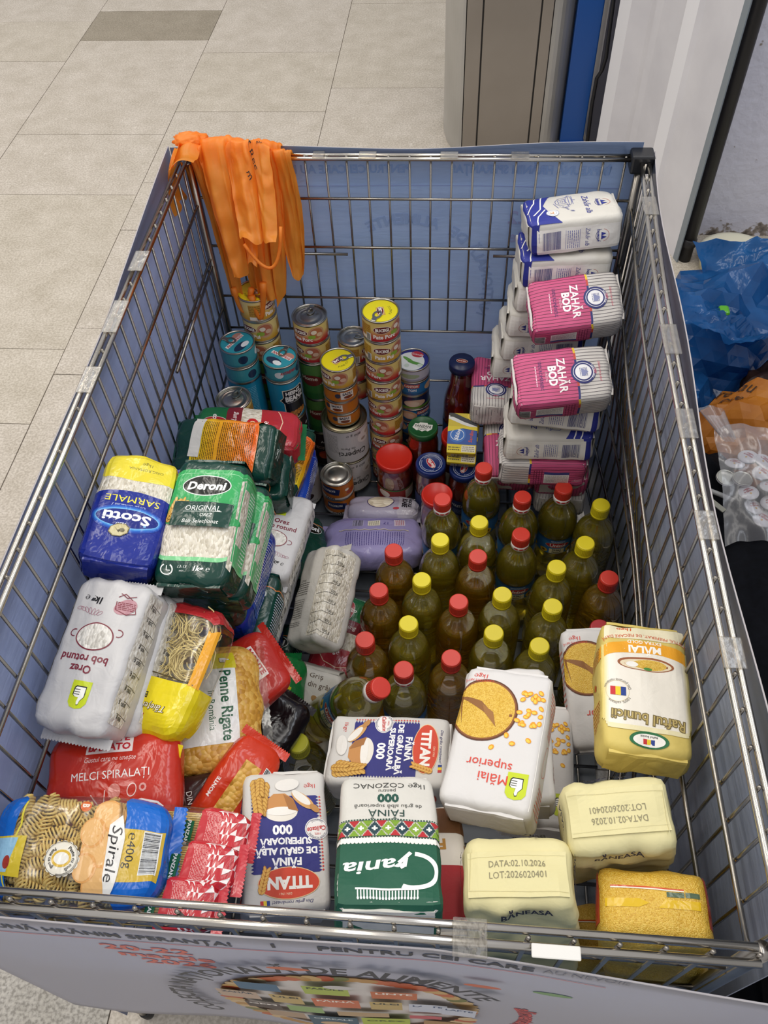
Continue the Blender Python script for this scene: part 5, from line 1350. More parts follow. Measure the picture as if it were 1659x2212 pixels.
# sugar
bag('diamant', 'sugar_bag', 'white and navy sugar bag on the very top of the sugar stack', SG, (0.665, 1.118, 0.789), (5, -7, -85), 1.0, 'white and navy sugar bags')
bag('diamant', 'sugar_bag', 'white and navy sugar bag second from top of the far sugar stack', SG, (0.660, 1.110, 0.728), (2, -2, -87), 1.0, 'white and navy sugar bags')
for i, (dx, rz, lab) in enumerate(((0.0, 92, 'third'), (-0.006, 88, 'fourth'), (-0.012, 93, 'fifth'), (-0.02, 89, 'sixth'), (-0.025, 91, 'seventh'))):
    bag('diamant', 'sugar_bag', 'white and navy sugar bag, %s from top of the far sugar stack' % lab, SG, (0.652 + dx, 1.112, 0.668 - 0.0575 * i), (0, 0, rz), 1.0, 'white and navy sugar bags')
bag('bod', 'sugar_bag', 'pink striped sugar bag leaning against the top of the far sugar stack', SG, (0.676, 1.004, 0.704), (8, 24, -82), 0.98, 'pink striped sugar bags')
bag('bod', 'sugar_bag', 'pink striped sugar bag on top of the nearer sugar stack', SG, (0.657, 0.896, 0.634), (6, 20, -83), 1.02, 'pink striped sugar bags')
bag('diamant', 'sugar_bag', 'white and navy sugar bag right under the lower leaning pink bag', SG, (0.660, 0.935, 0.556), (0, 10, 84), 1.03, 'white and navy sugar bags')
bag('diamant', 'sugar_bag', 'white and navy sugar bag lying between a white bag and a pink one', SG, (0.653, 0.922, 0.490), (-3, 2, 89), 1.03, 'white and navy sugar bags')
bag('bod', 'sugar_bag', 'pink striped sugar bag lying sideways beneath the white sugar bags', SG, (0.650, 0.915, 0.428), (-2, 0, 89), 1.04, 'pink striped sugar bags')
bag('bod', 'sugar_bag', 'pink striped sugar bag behind the red-capped bottle, below the sideways pink bag', SG, (0.694, 0.968, 0.366), (6, 0, -2), 1.0, 'pink striped sugar bags')
bag('bod', 'sugar_bag', 'pink striped sugar bag at the foot of the stack above the labelled oil bottles', SG, (0.590, 1.000, 0.350), (8, 0, 2), 1.0, 'pink striped sugar bags')
bag('bod', 'sugar_bag', 'pink striped sugar bag beside the tomato sauce bottle', SG, (0.564, 1.104, 0.412), (4, 0, 178), 1.0, 'pink striped sugar bags')
bag('bod', 'sugar_bag', 'pink striped sugar bag buried at the bottom near the right wall', SG, (0.700, 0.968, 0.305), (0, 0, 178), 1.0, 'pink striped sugar bags')
# rice pile by the left wall
bag('scotti', 'rice_bag', 'blue and yellow rice bag on top against the left wire wall', RC, (0.049, 0.487, 0.752), (-2, -16, -179), 0.97)
bag('deroni', 'rice_bag', 'green rice bag with grain window lying on top of the rice pile', RC, (0.149, 0.484, 0.733), (12, -4, -3), 1.0)
bag('deroni', 'rice_bag', 'green rice bag directly under the top green rice bag', RC, (0.152, 0.492, 0.668), (8, 0, -4), 1.0)
bag('deroni_y', 'rice_bag', 'yellow to orange rice bag third in the near rice pile', RC, (0.146, 0.506, 0.606), (4, 0, -3), 1.0)
bag('deroni_b', 'rice_bag', 'royal blue rice bag fourth in the near rice pile', RC, (0.148, 0.515, 0.545), (2, 0, -4), 1.0)
bag('deroni_d', 'rice_bag', 'dark green rice bag sticking out towards the yellow pasta bag', RC, (0.150, 0.470, 0.486), (2, 0, -6), 1.0)
bag('deroni_d', 'rice_bag', 'dark green rice bag low in the near rice pile', RC, (0.150, 0.495, 0.424), (0, 2, -6), 0.98)
bag('deroni_b', 'rice_bag', 'royal blue rice bag low in the near rice pile', RC, (0.152, 0.520, 0.302), (0, 0, -8), 1.0)
bag('deroni_d', 'rice_bag', 'dark green rice bag under the low royal blue bag', RC, (0.150, 0.535, 0.240), (0, 0, -4), 1.0)
bag('deroni_d', 'rice_bag', 'dark green rice bag under the blue and yellow rice bag', RC, (0.056, 0.470, 0.675), (2, 0, -3), 1.0)
bag('deroni_y', 'rice_bag', 'yellow and orange rice bag lying crosswise behind the top rice bags', RC, (0.084, 0.782, 0.556), (6, 28, -96), 1.0)
bag('atifco', 'rice_bag', 'green and red long grain rice bag at the back of the rice pile', RC, (0.090, 0.868, 0.498), (10, 6, 96), 1.06)
bag('deroni_d', 'rice_bag', 'dark green rice bag below the crosswise yellow one', RC, (0.104, 0.772, 0.490), (4, 6, -88), 1.0)
bag('deroni_y', 'rice_bag', 'yellow and orange rice bag on edge at the right of the back pile', RC, (0.148, 0.872, 0.428), (0, 14, -8), 1.0)
bag('deroni_b', 'rice_bag', 'deep blue rice bag under the edgewise yellow rice bag', RC, (0.150, 0.882, 0.362), (0, 4, -4), 1.0)
bag('orez', 'rice_bag', 'white rice bag with loose corner in the back pile', RC, (0.152, 0.700, 0.428), (0, 6, -8), 0.95)
bag('orez', 'rice_bag', 'white rice bag with torn edge lying below the loose-cornered one', RC, (0.150, 0.620, 0.376), (0, 0, -6), 0.98)
bag('deroni_b', 'rice_bag', 'bright blue rice bag beside the slanted clear rice bag', RC, (0.152, 0.705, 0.306), (0, 0, -6), 1.0)
bag('deroni_d', 'rice_bag', 'dark green rice bag slumped beside the purple bean bag', RC, (0.192, 0.800, 0.245), (0, 42, 14), 0.95)
bag('orez', 'rice_bag', 'white rice bag with pot drawing against the left wall', RC, (0.049, 0.300, 0.708), (-12, 6, 171), 1.0)
bag('orez', 'rice_bag', 'white rice bag with gram scale tucked beside the pot drawing one', RC, (0.080, 0.318, 0.660), (-14, 16, 171), 0.96)
bag('grain', 'rice_bag', 'clear and white rice bag with gram scale slanted before the oil bottles', RC, (0.262, 0.612, 0.366), (14, -40, -16), 1.0)
bag('atifco', 'rice_bag', 'red and green rice bag under the slanted rice bag', RC, (0.286, 0.600, 0.225), (6, 14, -10), (0.85, 1.0, 1.0))
bag('greenbag', 'rice_bag', 'bright green bag with red oval beside the semolina bag', RC, (0.185, 0.425, 0.330), (20, -30, -14), 0.9)
bag('yellowrice', 'rice_bag', 'yellow and white rice bag squeezed between red pasta bag and green bag', RC, (0.170, 0.400, 0.400), (20, 50, -16), 0.9)
bag('gris', 'semolina_bag', 'cream semolina bag with wheat ears beside the tilted bottle', 'semolina bag', (0.254, 0.438, 0.275), (32, 0, -13), 1.0)
bag('purple', 'bean_bag', 'purple bean bag lying left of the oil bottles', 'bean bag', (0.318, 0.852, 0.215), (0, -16, -87), 1.0)
bag('beans', 'bean_bag', 'grey bean bag with a round window behind the purple one', 'bean bag', (0.338, 0.950, 0.200), (0, -20, -90), (0.7, 1.0, 1.0))
# pasta
bag('melci', 'pasta_bag', 'red pasta bag with white lettering under the white rice bag', PS, (0.085, 0.190, 0.640), (14, 0, 9), 0.98)
bag('penne', 'pasta_bag', 'white penne bag with green lettering', PS, (0.168, 0.290, 0.585), (-6, 4, -76), 1.0)
bag('monte', 'pasta_bag', 'red pasta bag with white crest behind the penne bag', PS, (0.178, 0.375, 0.510), (16, 10, -50), 0.9)
bag('monte', 'pasta_bag', 'red pasta bag with white panel lying under the penne bag', PS, (0.178, 0.212, 0.545), (0, 0, -70), 0.9)
bag('brown', 'pasta_bag', 'dark brown bag with white letter between red and blue pasta bags', PS, (0.165, 0.165, 0.605), (0, 10, -70), 0.9)
bag('shellbag', 'pasta_bag', 'red pasta shell bag with barcode beside the near navy flour bag', PS, (0.212, 0.190, 0.575), (18, 26, -24), 0.95)
bag('plum', 'dry_food_bag', 'very dark plum bag beside the green-capped bottle', 'food bag', (0.208, 0.345, 0.400), (10, 10, -30), 1.0)

# fusilli bag: clear film over loose spirals
sb = Bag(0.108, 0.180, 0.062, 5, 0.12, 0.0018, 31)
sp_root = place([('clear_film', sb.body('clear_film', M['clearfilm']), [('printed_design', design_spirale().build('printed_design', sb.front, 0.0010, 'film', 7.0))]),
                 ('end_seal', sb.seal(1, mat('#1268c8', 'film'), 0.014), [])],
                'pasta_bag', 'clear and blue bag of spiral pasta in the near left corner', PS, (0.081, 0.080, 0.690), (-10, 4, -87), 1.0)
def fusillo():
    V, F = [], []
    n, m_ = 26, 3
    L_ = 0.030
    for k in range(m_):
        base = len(V)
        for i in range(n + 1):
            t = i / n; a = t * 2 * PI * 2.6 + 2 * PI * k / m_; e = min(1, 6 * t, 6 * (1 - t)) ** 0.5; z = (t - 0.5) * L_
            for rr_, w in ((0.0008, 0), (0.0064 * e + 0.0006, -0.0011), (0.0068 * e + 0.0006, 0.0011)):
                V.append((rr_ * math.cos(a + w * 40), rr_ * math.sin(a + w * 40), z + w))
        for i in range(n):
            p, q = base + 3 * i, base + 3 * i + 3
            F += [(p, p + 1, q + 1, q), (p + 1, p + 2, q + 2, q + 1), (p + 2, p, q, q + 2)]
    return mesh_from('pasta_spiral', V, F, simple('dry_pasta', '#e6c878', 0.45), smooth=True)
fm_ = fusillo(); rf = random.Random(17)
for i in range(9):
    for j in range(7):
        for lay in (0, 1):
            if lay == 1 and (i + j) % 2: continue
            x = (-0.042 + 0.014 * j) + rf.uniform(-0.004, 0.004); y = -0.070 + 0.0145 * i + rf.uniform(-0.004, 0.004)
            o = link_mesh('pasta_spiral', fm_, sp_root); o.location = (x, y, 0.019 - 0.013 * lay - 0.012 * (abs(x) / 0.05) ** 3)
            o.rotation_euler = (rf.uniform(1.1, 2.0), rf.uniform(-0.4, 0.4), rf.uniform(0, 6.3))
# noodle nests bag
nb = Bag(0.10, 0.17, 0.056, 5, 0.12, 0.002, 33)
nr = place([('clear_film', nb.body('clear_film', M['clearfilm']), [('printed_design', design_taietei().build('printed_design', nb.front, 0.001, 'film', 7.0))]),
            ('end_seal', nb.seal(1, mat('#e8d31c', 'film'), 0.016, 18, 0.004), [])],
           'pasta_bag', 'yellow and clear bag of noodle nests beside the white rice bags', PS, (0.138, 0.310, 0.668), (-12, 12, 164), 1.0)
nood = simple('dry_noodle', '#e6d290', 0.5)
def nest(seed):
    rg = random.Random(seed); V, F = [], []
    for k in range(34):
        pts = []
        r0 = rg.uniform(0.010, 0.027); tl = rg.uniform(-0.5, 0.5); ph = rg.uniform(0, 6.28); z0 = rg.uniform(-0.010, 0.011); ar = rg.uniform(2.5, 6.0); ox, oy = rg.uniform(-0.005, 0.005), rg.uniform(-0.005, 0.005)
        for i in range(13):
            a = ph + ar * i / 12; q = r0 * (1 + 0.12 * math.sin(3 * a + k)); pts.append((ox + q * math.cos(a), oy + q * math.sin(a), z0 + tl * q * math.sin(a - ph) * 0.6 + 0.008 * (1 - r0 / 0.027)))
        v, f = tube(pts, 0.0009, 4, False); b0 = len(V); V += v; F += [tuple(i + b0 for i in q) for q in f]
    return mesh_from('noodle_nest', V, F, nood, smooth=True)
for i, (x, y) in enumerate(((-0.020, -0.055), (0.024, -0.050), (-0.022, -0.012), (0.022, -0.006))):
    o = link_mesh('noodle_nest', nest(40 + i), nr); o.location = (x, y, 0.010)
# spaghetti packets
spb = Bag(0.055, 0.200, 0.030, 4, 0.10, 0.0010, 34)
SPG = [('clear_film', spb.body('clear_film', M['clearfilm']), [('printed_design', design_spaghetti().build('printed_design', spb.front, 0.0010, 'film', 6.0))]), ('end_seal', spb.seal(1, mat('#c8444c', 'film'), 0.012, 14), [])]
strand = tube_mesh('spaghetti_strand', [(0, -0.096, 0), (0, 0.090, 0)], 0.00115, simple('dry_spaghetti', '#d8b45a', 0.4), 5)
for loc, rot, lab in (((0.166, 0.122, 0.640), (12, 4, -93), 'red-ended spaghetti packet farthest from the near rim'), ((0.162, 0.080, 0.652), (13, 0, -92), 'red-ended spaghetti packet in the middle of three'), ((0.148, 0.040, 0.656), (12, 2, -91), 'red-ended spaghetti packet next to the near rim')):
    t = place(SPG, 'spaghetti_packet', lab, 'spaghetti', loc, rot, 1.0, 'spaghetti packets')
    for i in range(17):
        for k in range(2):
            o = link_mesh('spaghetti_strand', strand, t); x = -0.0205 + 0.0026 * i; o.location = (x, 0.0015 * math.sin(i * 3.7 + k), 0.0085 * (1 - (x / 0.027) ** 2) - 0.0024 * k + 0.001)

# ------------------------------------------------------------------ oil bottles
BT = {'a': bottle_specs(M['oil_y'], '#cf3a2c', 'a'), 'r': bottle_specs(M['oil_a'], '#cf3a2c', 'b'), 'y': bottle_specs(M['oil_y'], '#e2d022', 'b'), 'd': bottle_specs(M['oil_d'], '#a82028', 'b'), 'o': bottle_specs(M['oil_d'], '#b9b52a', 'b')}
OIL = [(0.541, 0.893, 'a', 'labelled oil bottle, red cap, beside pink sugar and sauce jars'), (0.464, 0.813, 'a', 'labelled oil bottle, red cap, in front of the red-lidded jar'),
       (0.613, 0.825, 'a', 'labelled oil bottle, red cap, in front of the two pink sugar bags'), (0.690, 0.851, 'a', 'labelled oil bottle, red cap, nearest the right end of the pink sugar bags'),
       (0.608, 0.739, 'a', 'labelled oil bottle, red cap, surrounded by plain bottles in the middle'), (0.381, 0.692, 'r', 'plain oil bottle, red cap, touching the purple bean bag'),
       (0.531, 0.687, 'r', 'plain oil bottle, red cap, left of the central labelled bottle'), (0.499, 0.592, 'r', 'plain oil bottle, red cap, in the centre of the bottle group'),
       (0.361, 0.608, 'r', 'plain oil bottle, red cap, touching the slanted rice bag'), (0.341, 0.508, 'r', 'plain oil bottle, red cap, just behind the tilted bottle'),
       (0.489, 0.485, 'r', 'plain oil bottle, red cap, left of the hidden white cornmeal bag'), (0.413, 0.460, 'a', 'labelled oil bottle, red cap, right of the tilted bottle'),
       (0.756, 0.653, 'r', 'plain oil bottle, red cap, pressed against the right wire wall'), (0.732, 0.554, 'd', 'dark oil bottle with deep red cap behind the yellow cornmeal bag'),
       (0.533, 0.763, 'y', 'plain oil bottle, yellow cap, between three labelled red-capped bottles'), (0.463, 0.720, 'y', 'plain oil bottle, yellow cap, right of the bottle touching the purple bag'),
       (0.434, 0.633, 'y', 'plain oil bottle, yellow cap, second along the left edge of the bottles'), (0.416, 0.545, 'y', 'plain oil bottle, yellow cap, nearest to the tilted bottle'),
       (0.756, 0.813, 'y', 'plain oil bottle, yellow cap, farthest along the right wire wall'), (0.721, 0.725, 'y', 'plain oil bottle, yellow cap, second along the right wire wall'),
       (0.668, 0.671, 'y', 'plain oil bottle, yellow cap, right of the central labelled bottle'), (0.573, 0.610, 'y', 'plain oil bottle, yellow cap, right of the central red-capped plain bottle'),
       (0.657, 0.591, 'y', 'plain oil bottle, yellow cap, behind the half hidden cornmeal bag'), (0.558, 0.535, 'y', 'plain oil bottle, yellow cap, just behind the white cornmeal bags'),
       (0.632, 0.515, 'y', 'plain oil bottle, yellow cap, peeking out between the white cornmeal bags')]
ro = random.Random(3)
for x, y, k, lab in OIL: place(BT[k], 'oil_bottle', lab, 'oil bottle', (x, y, BASE), (0, 0, ro.uniform(-25, 25)), 1.0, 'oil bottles standing in the bin')
ax = (Vector((0.386, 0.386, 0.505)) - Vector((0.268, 0.430, 0.268))); q = ax.to_track_quat('Z', 'Y').to_euler()
place(BT['a'], 'oil_bottle', 'tilted labelled oil bottle leaning out of the bottle group', 'oil bottle', (0.268, 0.430, 0.268), [math.degrees(a) for a in q], 1.0, 'oil bottles standing in the bin')
place(BT['o'], 'oil_bottle', 'dark bottle with olive-yellow cap beside the near navy flour bags', 'oil bottle', (0.262, 0.322, 0.165), (0, 0, 20), 1.0, 'oil bottles standing in the bin')

# ------------------------------------------------------------------ cans and jars
D0 = 0.070
def cc(kind):
    r = D0 * 500
    if kind == 'porc': return can_specs(D0, 0.0505, lab_bucegi(D0 * 1000, 50.5, 'porc'), 'silver', None, None, True, None, 25)
    if kind == 'porc_y': return can_specs(D0, 0.0505, lab_bucegi(D0 * 1000, 50.5, 'porc'), 'y', '#e3d51c', lid_bucegi(r), True, None, 150)
    if kind == 'pui': return can_specs(D0, 0.0505, lab_bucegi(D0 * 1000, 50.5, 'pui'), 'silver')
    if kind == 'pui_y': return can_specs(D0, 0.0505, lab_bucegi(D0 * 1000, 50.5, 'pui'), 'y', '#e3d51c', lid_bucegi(r), True, None, -20)
    if kind == 'antre':
        T = Label(); T.ell(0, 0, r * 0.9, r * 0.9, '#2f93a4', 36).ell(-4, -14, 18, 9, '#1c3350').ell(6, -16, 10, 6, '#dfe6e8').ell(14, 12, 12, 9, '#b88476').rect(-24, 2, 24, 10, '#e8e6e2').text('ANTREFRIG', 0, 6, 6, '#b02430', bold=0.03, fit=44)
        return can_specs(D0, 0.040, lab_band(D0 * 1000, 40, '#3f98a4', [(-16, -12, '#2c7f90')], [('ANTREFRIG', 40, 4, 7, '#b02430', 34, 0.03)], [(-20, 0, 10, 10, '#1c3350'), (70, 0, 12, 10, '#23405c'), (20, 0, 9, 8, '#dfe6e8')]), 's', '#2f93a4', T, True, None, 100)
    if kind == 'heinz':
        L = lab_band(D0 * 1000, 108, '#1f8fb4', [], [])
        L.poly([(-4, 34), (40, 34), (48, 26), (48, -36), (22, -50), (-4, -36), (-4, -2), (-12, 6), (-4, 14)], '#e6dcc4').poly([(-2, 32), (39, 32), (46, 25), (46, -35), (22, -47.5), (-2, -34), (-2, -4), (-9, 6), (-2, 15)], '#15181c')
        L.text('HEINZ', 20, 24, 9, '#f4f2ec', bold=0.05, fit=36).text('BEANZ', 22, 9, 13, '#f4f2ec', bold=0.05, fit=44).text('In a rich tomato sauce', 20, -1, 3.2, '#f4f2ec', fit=34)
        for i in range(12): L.ell(10 + (i % 5) * 7, -30 - (i // 5) * 6, 5, 3.6, ('#b5702c', '#cf8a3c')[i % 2], 10, rot=i * 40)
        L.lines(-90, -30, -60, 40, 16, '#7cc4dc', 0.35, 4)
        return can_specs(D0, 0.108, L, 'silver')
    if kind == 'fasole':
        L = lab_band(D0 * 1000, 104, '#c8c4c0', [], [('Fasole roșie', 6, 16, 9, '#25201e', 52, 0.02), ('boabe', -8, 6, 6, '#25201e', None, 0.02), ('400 g', 26, -38, 5, '#3a3634')], [(4, -20, 22, 12, '#3a1418'), (-4, -18, 12, 7, '#571c22'), (14, -22, 9, 6, '#2a0e12')])
        return can_specs(D0, 0.104, L, 'gold', '#6a5446', None, True, M['tindark'], -10)
    if kind == 'auchan':
        L = lab_band(D0 * 1000, 108, '#2c1c1c', [(-52, -44, '#1c1414')], [('Auchan', 10, 26, 7, '#e6ded8', None, 0.02), ('DECOJITE ÎNTREGI', 8, 6, 8.5, '#d8b8a8', 56, 0.01), ('390 g ℮', 26, -40, 6, '#c9b8b0')], [(10, -18, 24, 14, '#a83a22'), (0, -22, 14, 9, '#c2502c'), (40, 26, 5, 3, '#e6ded8')])
        return can_specs(D0, 0.108, L, 'gold', None, None, True, M['tindark'])
    if kind == 'green':
        L = lab_band(D0 * 1000, 104, '#3c7a3a', [(20, 48, '#5a8a44'), (-48, -30, '#2c6a34')], [('Home', -4, 12, 10, '#e8dcc4', None, 0.03), ('Garden', 2, 0, 10, '#e8dcc4', None, 0.03)], [(0, 6, 24, 15, '#7a2a26')])
        L.items = L.items[:3] + [L.items[-1]] + L.items[3:-1]
        return can_specs(D0, 0.104, L, 'silver')
    if kind == 'sadu':
        L = lab_band(D0 * 1000, 35, '#c2701e', [], [('SADU', 6, 6, 6, '#2a2a3a', 20, 0.04), ('SADU', -84, 6, 6, '#2a2a3a', 20, 0.04)], [])
        L.items.insert(1, ([(-8, -8), (20, -8), (20, 11), (-8, 11)], [(0, 1, 2, 3)], '#e6dcd0', 0)); L.ell(8, -3, 10, 4, '#7a3a1e').ell(-14, 2, 6, 6, '#3c3a4a')
        return can_specs(D0, 0.035, L, 'silver', None, None, False)
    if kind == 'orange':
        L = lab_band(D0 * 1000, 52, '#c26a18', [(-23, -17, '#d8cfc4')], [('PATRIOTUL', -14, 6, 6.5, '#e6e2da', 34, 0.04, 180), ('SADU', -10, -20, 6, '#2a2a3a', 22, 0.04, 180)], [(40, -6, 12, 7, '#a83e1c'), (30, 4, 5, 4, '#e6dcc8')])
        k = [it for it in L.items]; L.items = k[:2] + [([(-34, -4), (10, -8), (14, 10), (-6, 18), (-30, 15)], [(0, 1, 2, 3, 4)], '#1f2c5a', 2)] + k[2:]
        return can_specs(D0, 0.052, L, 'silver', None, None, False)
    if kind == 'big':
        L = lab_band(98, 101, '#c9c4c0', [], [('Ciuperci', 18, -22, 15, '#26221f', 64, 0.02, 180), ('de Paris', 8, -4, 7, '#26221f', None, 0.01, 180), ('800 g ℮', 22, 34, 7, '#26221f', 34, 0.01, 180)], [(52, 18, 22, 18, '#ddd8d0'), (60, 24, 8, 6, '#b8aa98'), (46, 12, 7, 4, '#a8988a'), (66, 10, 8, 5, '#cabcaa')])
        L.lines(-40, -20, -14, 36, 14, '#77716c', 0.3, 5)
        return can_specs(0.098, 0.101, L, 'silver', None, None, False, M['tindark'])
    if kind == 'tuna':
        L = lab_band(D0 * 1000, 39, '#1f6aa0', [(-16, -10, '#174f80')], [('CANTON', 0, 9, 6, '#e8d8c8', 30, 0.04), ('TON', 2, -2, 6, '#e8eef2', None, 0.03), ('CANTON', 110, 9, 6, '#e8d8c8', 30, 0.04)], [(-34, 2, 18, 12, '#c9a07a'), (-34, 0, 13, 8, '#d8b8a0'), (46, 0, 16, 10, '#c9a07a')])
        k = L.items; L.items = k[:2] + [([(-17, 4), (17, 4), (19, 14), (-15, 14)], [(0, 1, 2, 3)], '#b8382c', 2)] + k[2:]
        return can_specs(D0, 0.039, L, 'silver', None, None, True)
    if kind == 'tunav':
        return can_specs(D0, 0.039, lab_band(D0 * 1000, 39, '#16244a', [(-16, -11, '#5a8a2c')], [], [(6, -2, 24, 10, '#c9a792'), (0, -4, 16, 7, '#d9c0ac'), (-60, 0, 20, 9, '#c9a792')]), 'silver', None, None, True)
    if kind == 'salad':
        T = Label(); T.ell(0, 0, r * 0.92, r * 0.92, '#2a2f7c', 36).ell(-4, -3, r * 0.80, r * 0.80, '#e2e4e0', 36).ell(12, 16, 13, 9, '#b8303c', rot=-25).text('Scandia', 12, 16, 6, '#f2e8e4', rot=-25, ital=0.3).ell(-8, 2, 16, 4, '#6aa04a', rot=-50).ell(4, -10, 17, 4, '#5c9440', rot=-30).ell(-14, -14, 5, 5, '#c9d4c4').ell(12, -18, 5, 5, '#c9d4c4')
        return can_specs(D0, 0.034, lab_band(D0 * 1000, 34, '#b8b6c4', [(-12, -9, '#8a88a0')], [], [(-10, 0, 20, 6, '#9aa888')]), 's', '#2a2f7c', T, False)
CANS = {k: cc(k) for k in ('porc', 'porc_y', 'pui', 'pui_y', 'antre', 'heinz', 'fasole', 'auchan', 'green', 'sadu', 'orange', 'big', 'tuna', 'tunav', 'salad')}
CH = {'porc': .0505, 'porc_y': .0505, 'pui': .0505, 'pui_y': .0505, 'antre': .040, 'heinz': .108, 'fasole': .104, 'auchan': .108, 'green': .104, 'sadu': .035, 'orange': .052, 'big': .101, 'tuna': .039, 'tunav': .039, 'salad': .034}
CN = {'porc': 'pate_can', 'porc_y': 'pate_can', 'pui': 'pate_can', 'pui_y': 'pate_can', 'antre': 'meat_can', 'heinz': 'bean_can', 'fasole': 'bean_can', 'auchan': 'tomato_can', 'green': 'vegetable_can', 'sadu': 'meat_can', 'orange': 'meat_can', 'big': 'mushroom_can', 'tuna': 'tuna_can', 'tunav': 'tuna_can', 'salad': 'salad_can'}
DESC = {'porc': 'red and cream pate can', 'porc_y': 'red pate can with yellow lid', 'pui': 'yellow and cream pate can', 'pui_y': 'yellow pate can with yellow lid', 'antre': 'flat turquoise can', 'heinz': 'tall turquoise bean can', 'fasole': 'white kidney bean can', 'auchan': 'dark brown tomato can', 'green': 'green vegetable can', 'sadu': 'flat orange can', 'orange': 'orange and navy can', 'big': 'big white mushroom can', 'tuna': 'blue tuna can', 'tunav': 'navy tuna can', 'salad': 'flat can with white and green lid'}
ORD = ['topmost', 'second from top', 'third from top', 'fourth from top', 'fifth from top', 'sixth from top', 'seventh from top', 'eighth from top', 'ninth from top', 'tenth from top']
rc = random.Random(9)
def stack(x, y, kinds, where, zbase=BASE, rots=None, sc=1.0, scz=1.0):
    z = zbase; n = len(kinds)
    for i, k in enumerate(kinds):
        rz = rots[i] if rots else rc.uniform(-30, 30)
        jx, jy = rc.uniform(-0.0012, 0.0012), rc.uniform(-0.0012, 0.0012)
        lab = '%s, %s %s' % (DESC[k], ORD[n - 1 - i] + ' in' if n > 1 else 'standing', where)
        place(CANS[k], CN[k], lab, 'can', (x + jx, y + jy, z), (0, 0, rz), (sc, sc, scz))
        z += CH[k] * scz + 0.0003
stack(0.334, 1.103, ['porc', 'porc', 'porc', 'porc', 'porc', 'pui', 'porc', 'pui', 'porc_y'], 'the tall free-standing pate tower', rots=[60, 12, 70, 20, 40, 90, 46, 95, 100], sc=1.03, scz=1.02)
stack(0.085, 1.146, ['fasole', 'green', 'green', 'pui', 'pui', 'pui_y'], 'the corner stack under the orange bags', rots=[0, 10, 0, 30, 60, -30], scz=1.02)
stack(0.048, 1.083, ['fasole', 'fasole', 'heinz', 'antre', 'antre'], 'the stack beside the left wall', rots=[0, 20, 150, 80, 60])
stack(0.128, 1.083, ['fasole', 'auchan', 'heinz', 'antre'], 'the stack showing the bean label', rots=[0, 14, 10, -30])
stack(0.186, 1.149, ['auchan', 'green', 'green', 'porc', 'porc'], 'the stack left of the tower', rots=[0, 0, -10, 40, 62], scz=0.99)
stack(0.246, 1.080, ['big', 'big', 'sadu', 'sadu', 'sadu', 'pui_y'], 'the stack on the big mushroom cans', rots=[10, 4, 0, -22, 20, 46])
stack(0.270, 1.149, ['porc', 'porc', 'porc'], 'the short stack behind mushroom cans', 0.36, sc=0.9)
stack(0.392, 1.142, ['tuna', 'tuna', 'tunav', 'tuna', 'tuna', 'tunav', 'tuna', 'salad'], 'the tuna stack', rots=[0, 10, 0, 4, 40, 0, -4, 10])
stack(0.042, 1.0, ['fasole', 'heinz', 'porc', 'porc'], 'the low stack behind the rice', rots=[0, 0, 30, 50], scz=1.03)
stack(0.152, 1.020, ['fasole'], 'on the wire floor left of orange cans', rots=[-2])
stack(0.231, 1.000, ['orange', 'orange'], 'the pair before the mushroom cans', rots=[14, -6])

def food(name, stops, sc_=90): return noisy(name, stops, sc_, 0.35, 0, 0.3, 3, 0.003)
red_food = food('pickled_peppers', [(0.3, '#5a1208'), (0.5, '#8a2410'), (0.7, '#a8481a')], 40)
sauce = food('tomato_sauce', [(0.3, '#6a1c0c'), (0.7, '#8c2c12')], 60)
passata = food('tomato_passata', [(0.3, '#5c0d0a'), (0.7, '#7a1610')], 30)
def L_barilla():
    L = Label(); L.ring(0, 0, 24, 24, 1.0, '#c9d0e0').ell(0, 0, 7.5, 15, '#b8283a', rot=0).ring(0, 0, 7.5, 15, 0.8, '#e6dcd0').text('Barilla', 0, 0, 7, '#f4ece6', rot=90, bold=0.03, fit=24)
    for a0 in range(-70, 110, 9): L.ring(0, 0, 21, 21, 2.2, '#9aa4c4', 3, a0, a0 + 6)
    for a0 in range(130, 260, 9): L.ring(0, 0, 21, 21, 2.2, '#9aa4c4', 3, a0, a0 + 6)
    return L
def L_panzani():
    L = Label(); L.poly([(-22, -4), (-18, 8), (-10, 8), (-8, 12), (8, 12), (10, 8), (20, 8), (20, -4), (12, -12), (6, -10), (0, -14), (-8, -10), (-12, -12)], '#eeece4').text('PANZANI', 0, 2, 6.4, '#1c2a20', bold=0.02, fit=34).rect(-18, -3, 18, -2.2, '#1c2a20').lines(-10, -10, 10, -4, 2, '#4a5a4c', 0.4, 3)
    return L
def L_wrap(c, r, hh, extra=None):
    L = Label(); C = PI * r * 2; L.rect(-C / 2, -hh, C / 2, hh, c)
    if extra: extra(L)
    return L
jar1 = jar_specs(0.033, 0.16, sauce, '#1c2f6c', L_barilla(), L_wrap('#1d2c5c', 33, 24, lambda L: (L.text('NAPOLETANA', 0, 8, 8, '#e8e6e2', fit=48, bold=0.02), L.lines(-30, -18, 30, -4, 5, '#8a94b8', 0.35, 3))), lidr=0.0312)
place(jar1, 'sauce_jar', 'sauce jar with navy lid right of the big red-lidded jar', 'jar', (0.436, 0.990, BASE), (0, 0, 30), 1.0, 'sauce jars with navy lids')
place(jar1, 'sauce_jar', 'sauce jar with navy lid under the yellow sardine boxes', 'jar', (0.506, 0.984, BASE), (0, 0, -20), 0.97, 'sauce jars with navy lids')
